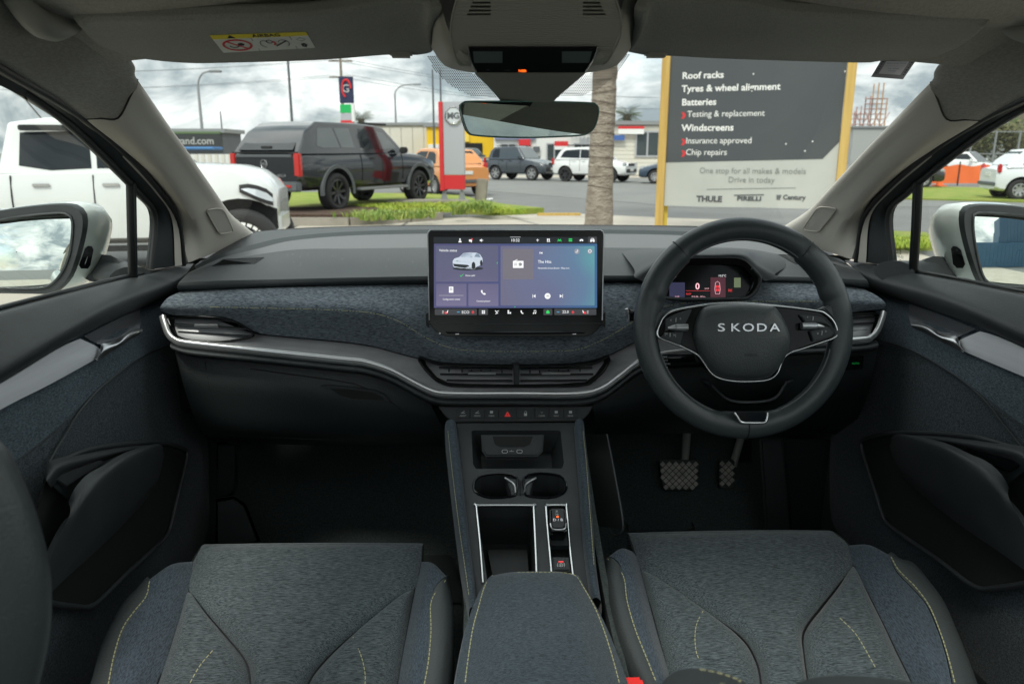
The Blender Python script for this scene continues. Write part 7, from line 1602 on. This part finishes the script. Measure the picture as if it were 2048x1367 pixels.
v, f = text_geo('MG', .20, .012, 'CENTER', .008); pyd('emblem_letters', [Vector((.07 + q.x, -.098 - q.z, 1.91 + q.y)) for q in v], f, E['trimgrey'], em)
for i, s_ in enumerate(('PAPAMOA', 'PARTS  SALES', 'SERVICE')):
    pass
tag(box('concrete_post', gp(963, 19.6, .14) + Vector((0, 0, .27)), (.30, .26, .60), E['kerb'], bev=.03, rot=Matrix.Rotation(.10, 3, 'Y')), 'leaning concrete post stub on the lawn right of the pylon sign', 'bollard')
# ================================================================ buildings across the road
def bld(name, label, px0, px1, d, h, m, depth=12, roof=None, cat='building', d1=None):
    a = gp(px0, d); b = gp(px1, d1 or d); u = (b - a); L = u.length; ang = math.atan2(u.y, u.x)
    t = thing(name, label, cat, tuple(a), ang)
    box('wall', (L / 2, depth / 2, h / 2), (L, depth, h), m, t)
    box('roof', (L / 2, depth / 2, h + .1), (L + .4, depth + .4, .22), roof or E['galv'], t)
    return t, L
def opening(t, x0, x1, z0, z1, nm='window', m=None, frame=None, mull=1):
    box(nm, ((x0 + x1) / 2, -.03, (z0 + z1) / 2), (x1 - x0, .08, z1 - z0), m or E['darkglass'], t)
    if frame:
        w = t.children[-1]
        for i in range(mull + 2):
            x = x0 + (x1 - x0) * i / (mull + 1); box('frame', (x, -.085, (z0 + z1) / 2), (.09, .05, z1 - z0 + .1), frame, w)
        for z in (z0, z1): box('frame', ((x0 + x1) / 2, -.09, z), (x1 - x0 + .1, .05, .09), frame, w)
t, L = bld('warehouse', 'long low cream warehouse behind the black pickup', 560, 872, 66, 3.6, E['cream'], 20)
for i in range(14): box('cladding_panel', (L * (i + .5) / 14, -.04, 1.75), (L / 14 - .06, .06, 3.3), E['cream'], t)
t, L = bld('dark_shop', 'dark shop on the far left whose fascia reads rrand.com', 250, 452, 44, 2.45, E['trimgrey'], 3)
box('fascia', (L / 2, -.15, 1.98), (L, .3, .75), mat('fascia_dark', (.03, .035, .035), .6), t); box('fascia_green_cap', (L / 2, -.14, 2.44), (L, .34, .12), mat('cap_green', (.10, .16, .07), .6), t)
v, f = text_geo('rrand.com', .54, .01, 'LEFT', .01); pyd('fascia_text', [Vector((L * .54 + q.x, -.32, 1.82 + q.y)) for q in v], f, E['whitep'], t)
fn = thing('corrugated_fence', 'pale corrugated fence in front of the dark shop', 'fence', tuple(gp(345, 30)), -YAW * math.pi / 180)
for i in range(34): box('fence_sheet', (i * .13, (i % 2) * .025, .65), (.12, .03, 1.3), E['whitewall'] if i % 2 else E['cream'], fn)
tag(box('blue_tarpaulin', gp(405, 31, 0) + Vector((0, 0, 1.52)), (1.6, 1.2, .12), mat('tarp_blue', (.10, .26, .50), .6), bev=.05), 'light blue tarpaulin showing above the corrugated fence', 'tarpaulin')
t, L = bld('yellow_garage', 'bright yellow garage with a dark open bay, behind the pylon sign', 855, 988, 62, 3.35, E['yellow'], 14)
opening(t, L * .48, L * .83, 0, 2.1, 'open_bay', M['black']); opening(t, 0.1, L * .18, 0, 2.0, 'white_door', E['whitewall'])
box('sign_board', (L * .56, -.1, 2.5), (.8, .1, .6), mat('sign_gold', (.85, .60, .10), .6), t)
t, L = bld('white_shops', 'row of white shops with red signs behind the compact off-roaders', 988, 1222, 58, 2.9, E['whitewall'], 12)
box('blue_fascia', (L * .18, -.12, 2.55), (L * .34, .2, .5), mat('fascia_lilac', (.22, .24, .36), .6), t)
for x, z, w, h, m_ in ((.26, 1.95, .85, .75, E['redp']), (.36, 1.6, .5, .4, E['trimgrey']), (.57, 2.0, 1.0, .35, E['redp']), (.57, 1.7, 1.0, .25, E['whitep']), (.80, 2.2, 1.3, .5, E['silverp'])): box('shop_sign', (L * x, -.2, z), (w, .1, h), m_, t)
for x in (.06, .45, .68, .86): opening(t, L * x, L * x + 1.1, .3, 2.0, 'shop_window', E['paleglass'], E['silverp'])
for i in range(9): box('balcony_rail', (L * .64 + i * .3, -.5, 2.75), (.05, .05, .8), E['whitep'], t)
box('balcony_beam', (L * .64 + 1.2, -.5, 3.1), (2.6, .07, .07), E['whitep'], t)
t, L = bld('cream_house', 'cream weatherboard building with a grey double window, left of the billboard', 1224, 1420, 46, 2.95, E['cream'], 10)
for i in range(12): box('weatherboard', (L / 2, -.02 - .01 * 0, .18 + i * .235), (L, .05, .215), E['cream'], t)
opening(t, L * .23, L * .46, 1.15, 2.55, 'window', E['paleglass'], E['silverp'], 1)
box('blue_shop_sign', (L * .02, -.3, 2.2), (1.0, .1, .3), mat('sign_blue', (.05, .12, .35), .6), t); box('red_shop_sign', (L * .17, -.3, 2.78), (1.5, .1, .14), E['redp'], t); box('white_shop_sign', (L * .17, -.3, 2.55), (1.5, .1, .28), E['whitep'], t)
t, L = bld('grey_depot', 'grey depot roofline beyond the fence on the far right', 1700, 2500, 95, 4.3, E['greywall'], 20)
# ---- signs and poles
def pole(name, label, px, d, h, r=.07, cat='lamp post', arm=None, m=None, group=None):
    t = thing(name, label, cat, tuple(gp(px, d)), group=group); m = m or E['galv']
    tube('pole', [Vector((0, 0, 0)), Vector((0, 0, h * .5)), Vector((0, 0, h if not arm else h - .8))], [r, r * .85, r * .65], m, t, seg=8, sm=1)
    if arm:
        e = RT * arm
        tube('arm', [Vector((0, 0, h - .9)), Vector((0, 0, h - .5)) + e * .08, Vector((0, 0, h - .12)) + e * .35, Vector((0, 0, h)) + e * .75, Vector((0, 0, h + .02)) + e], r * .55, m, t, seg=6)
        box('lamp_head', Vector((0, 0, h)) + e * 1.12, (.75, .35, .14), m, t, bev=.04)
    return t
pole('street_lamp', 'curved-arm street lamp rising behind the white pickup bonnet', 413, 48, 6.1, .11, arm=1.0)
pole('street_lamp', 'curved-arm street lamp left of the pylon sign', 795, 75, 7.6, .12, arm=1.9)
pole('flag_pole', 'thin dark pole rising from behind the black pickup canopy', 592, 40, 9.5, .075, 'pole', m=E['trimgrey'])
pole('flag_pole', 'left one of two bare poles behind the pylon sign', 870, 45, 5.9, .07, 'pole', m=E['trimgrey'], group='two poles behind the pylon sign')
pole('flag_pole', 'right one of two bare poles behind the pylon sign', 885, 45, 5.9, .07, 'pole', m=E['trimgrey'], group='two poles behind the pylon sign')
pole('flag_pole', 'short thin post just left of the black pickup canopy', 452, 50, 3.9, .06, 'pole', m=E['trimgrey'])
up_ = pole('utility_pole', 'timber power pole with cross-arms above the fuel price sign', 692, 68, 9.4, .16, 'power pole', m=E['bark'])
for z in (8.9, 7.6): box('cross_arm', (0, 0, z), (2.0, .14, .12), E['bark'], up_)
for z in (8.9, 7.6):
    for x in (-.9, -.4, .4, .9): box('insulator', (x, 0, z + .14), (.08, .08, .16), E['whitep'], up_)
wr = thing('power_lines', 'thin power lines crossing the sky to the power pole', 'cables', (0, 0, 0))
b_ = gp(692, 68); 
for k, (z, off) in enumerate(((9.05, -.9), (9.05, .4), (7.75, -.9), (7.75, .9))):
    for tgt in (gp(-900, 60), gp(1500, 110)):
        p0 = b_ + RT * off + Vector((0, 0, z)); p1 = tgt + RT * off + Vector((0, 0, z + .3)); pts = [p0.lerp(p1, i / 12) - Vector((0, 0, 1.6 * 4 * (i / 12) * (1 - i / 12))) for i in range(13)]
        tube('cable', pts, .018, E['trimgrey'], wr, seg=3, sm=0)
ps = thing('fuel_price_sign', 'tall narrow navy fuel price sign with a red ring, green and red panels', 'sign', tuple(gp(701, 60)), -.1)
box('post', (0, .1, 1.6), (.5, .2, 3.2), mat('sign_post_blue', (.12, .16, .26), .5), ps)
box('brand_panel', (0, 0, 6.35 - .4), (1.05, .3, 1.9), E['navy'], ps, bev=.03); box('green_price', (-.05, 0, 4.6), (.95, .3, .62), mat('price_green', (.01, .42, .10), .5), ps); box('grey_price', (0, 0, 4.0), (1.0, .3, .5), E['silverp'], ps); box('red_price', (-.05, 0, 3.45), (.95, .3, .6), E['redp'], ps); box('pale_strip', (.45, -.02, 4.3), (.2, .3, 1.3), E['whitep'], ps)
tube('red_ring', [Vector((.05, -.17, 6.05)) + Vector((.33 * math.cos(a), 0, .62 * math.sin(a))) for a in [2 * math.pi * i / 24 for i in range(18)]], .085, E['redp'], ps, seg=6, sm=1)
v, f = text_geo('G', .8, .01, 'CENTER', .01); pyd('brand_letter', [Vector((.0 + q.x, -.18, 5.78 + q.y)) for q in v], f, E['whitep'], ps)
# refinery scaffold tower
sc_m = mat('rusty_steel', (.38, .20, .16), .7); rt = thing('scaffold_tower', 'red steel scaffold towers on the skyline right of the billboard', 'scaffold', tuple(gp(1730, 160)), 0)
for x, h in ((-3.2, 9.5), (-1.9, 10.5), (-.2, 12.5), (1.2, 15), (2.2, 15), (3.2, 12)):
    for dy_ in (0, 2): box('tower_leg', (x, dy_, h / 2), (.17, .17, h), sc_m if x < 1 else mat('orange_steel', (.42, .22, .08), .7) if 'orange_steel' not in MT else MT['orange_steel'], rt)
for z in range(3, 13, 1): box('tower_deck', (0 if z < 10 else 1.5, 1, z), (7 if z < 10 else 4, 2, .09), sc_m, rt)
for i in range(14): box('tower_brace', (-3 + (i % 7) * 1.0, 0, 3.5 + (i // 7) * 4), (.12, .12, 4.2), sc_m, rt, rot=Matrix.Rotation(.5 if i % 2 else -.5, 3, 'Y'))
t, L = bld('white_plant', 'white plant building below the red scaffold towers', 1640, 1790, 120, 4.2, E['whitewall'], 10); box('dark_base', (L / 2, -.2, .9), (L, .3, 1.8), E['trimgrey'], t)
# ---- fence, mesh and trees on the right
fn = thing('security_fence', 'tall grey security fence across the right of the view', 'fence', tuple(gp(1790, 42)), -.02)
for i in range(30):
    box('fence_post', (i * 1.3, 0, 1.25), (.08, .08, 2.5), E['galv'], fn)
for z in (.3, 1.3, 2.45): box('fence_rail', (19, 0, z), (38, .05, .05), E['galv'], fn)
gm = glassy('fence_mesh', (.62, .64, .62), .01); pyd('fence_mesh', [Vector((0, .03, .05)), Vector((38, .03, .05)), Vector((38, .03, 2.45)), Vector((0, .03, 2.45))], [(0, 1, 2, 3)], gm, fn)
on_ = thing('orange_mesh_fence', 'sagging orange safety mesh in front of the white sports car', 'safety fence', tuple(gp(1848, 32.5)), -.03)
vv = []
for i in range(41):
    x = i * .14; vv += [Vector((x, .03 * math.sin(i), .10)), Vector((x, .03 * math.sin(i + 1), .50)), Vector((x, .02 * math.sin(i * 1.7), .84 + .04 * math.sin(i * .8)))]
pyd('mesh_panel', vv, [(3 * i + k, 3 * i + k + 1, 3 * i + k + 4, 3 * i + k + 3) for i in range(40) for k in (0, 1)], E['orange_net'], on_, 180)
for i in range(5): box('mesh_stake', (i * 1.38, -.04, .5), (.04, .04, 1.0), E['trimblack'], on_)
tag(box('traffic_cone', gp(1878, 31.5) + Vector((0, 0, .05)), (.4, .4, .05), E['orange_net']), 'small orange cone with white band at the left end of the orange mesh', 'traffic cone')
cn = bpy.data.objects['traffic_cone']; tube('cone', [gp(1878, 31.5) + Vector((0, 0, .07)), gp(1878, 31.5) + Vector((0, 0, .6))], [.14, .03], E['orange_net'], cn, seg=12, sm=0)
cn.children[0].matrix_parent_inverse = cn.matrix_world.inverted()
def tree(name, label, px, d, h, w, m, seed, n=1500, trunk_h=.35, leaf=.16):
    r_ = random.Random(seed); t = thing(name, label, 'tree', tuple(gp(px, d)), group=None)
    vv, f = tube_data([Vector((0, 0, 0)), Vector((.1, 0, h * .3)), Vector((.0, 0, h * .75))], [.16, .12, .05], 8); tr = pyd('trunk', vv, f, E['bark'], t, 60)
    cl = [(Vector((r_.uniform(-.5, .5) * w, r_.uniform(-.4, .4) * w, h * r_.uniform(trunk_h, .92))), r_.uniform(.16, .30) * w) for _ in range(12)]
    for c, r in cl[:6]: vv, f = tube_data([Vector((.05, 0, h * .3)), c * .6 + Vector((0, 0, h * .15)), c], [.07, .04, .015], 5); pyd('limb', vv, f, E['bark'], tr, None)
    vv = []; fs = []
    for i in range(n):
        c, r = r_.choice(cl); d_ = Vector((r_.gauss(0, 1), r_.gauss(0, 1), r_.gauss(0, 1))).normalized(); p = c + d_ * r * (r_.random() ** .4)
        u = Vector((r_.uniform(-1, 1), r_.uniform(-1, 1), r_.uniform(-1, 1))).normalized(); v = u.orthogonal().normalized(); o = len(vv); s = leaf * r_.uniform(.6, 1.3)
        vv += [p - u * s, p + v * s * .5, p + u * s, p - v * s * .5]; fs.append((o, o + 1, o + 2, o + 3))
    pyd('crown', vv, fs, m, t, None); return t
oliv = mat('olive_leaf', (.10, .105, .045), .85, var=((.16, .15, .07), 1.5))
for i, (px, d, h, w, m_, lab) in enumerate(((1905, 55, 3.6, 3.6, oliv, 'brownish low tree behind the security fence, nearest the red towers'), (1960, 58, 4.4, 4.4, E['leaf'], 'rounder green tree behind the security fence, above the white sports car'), (2015, 54, 3.5, 4.0, oliv, 'olive tree behind the security fence, above the white hatchback'), (2075, 60, 4.6, 4.6, E['leaf'], 'dark green tree at the right edge behind the fence'), (1855, 62, 3.4, 3.6, E['leaf'], 'small dark tree close to the right windscreen pillar'))): tree('tree', lab, px, d, h, w, m_, 10 + i)
pl_ = tag(box('concrete_silo', gp(2043, 70) + Vector((0, 0, 3.3)), (2.2, 2.2, 6.6), mat('silo_brown', (.22, .19, .14), .85), bev=.05), 'square brown concrete silo at the right edge of the side window', 'silo')
for nm, px, d, h, w in (('tree', 1238, 66, 4.0, 3.0),): tree(nm, 'dark bushy tree just right of the palm trunk', px, d, h, w, E['leaf'], 31, 700)
# ---- behind the camera, seen in the door mirrors: blue containers and a pale wall
def container(label, x, y, rz, col, z=0):
    t = thing('shipping_container', label, 'shipping container', (x, y, z), rz, 'blue shipping containers')
    m_ = mat('container_paint', col, .5) if ('container_paint' not in MT or MT['container_paint'].node_tree.nodes['Principled BSDF'].inputs[0].default_value[0] != col[0]) else MT['container_paint']
    box('container_shell', (0, 0, 1.3), (6.0, 2.4, 2.55), m_, t)
    pcs = [boxd((-2.9 + i * .2, s * 1.215, 1.3), (.10, .04, 2.3)) for i in range(30) for s in (-1, 1)]
    for i in range(30):
        for s in (-1, 1): box('corrugation', (-2.9 + i * .2, s * 1.215, 1.3), (.10, .04, 2.3), m_, t) if i % 2 == 0 else None
    return t
container('blue shipping container behind the car, left one in the right door mirror', 6.5, -19, 0, (.05, .12, .20)); container('blue shipping container behind the car, right one in the right door mirror', 13.5, -20, 0, (.06, .13, .22)); 
container('blue shipping container stacked on top behind the car', 9.5, -19.5, 0, (.05, .11, .18), 2.62)
# ================================================================ no piece deeper than thing > part > sub-part
bpy.context.view_layer.update()
def depth(o):
    d = 0
    while o.parent: o = o.parent; d += 1
    return d
for o in list(COL.objects):
    if depth(o) == 2 and len(o.children):
        r = o.parent.parent; mw = o.matrix_world.copy(); o.parent = r; o.matrix_parent_inverse = Matrix.Identity(4); o.matrix_basis = r.matrix_world.inverted() @ mw
# bevels made final; normals and triangles worked out once, before the render starts
dg_ = bpy.context.evaluated_depsgraph_get()
for o in list(COL.objects):
    if o.type == 'MESH' and o.modifiers:
        me2 = bpy.data.meshes.new_from_object(o.evaluated_get(dg_)); o.modifiers.clear(); o.data = me2
for me_ in list(bpy.data.meshes):
    if me_.users == 0: bpy.data.meshes.remove(me_); continue
    me_.validate()
    me_.calc_loop_triangles(); _ = len(me_.corner_normals)
bpy.context.view_layer.update()
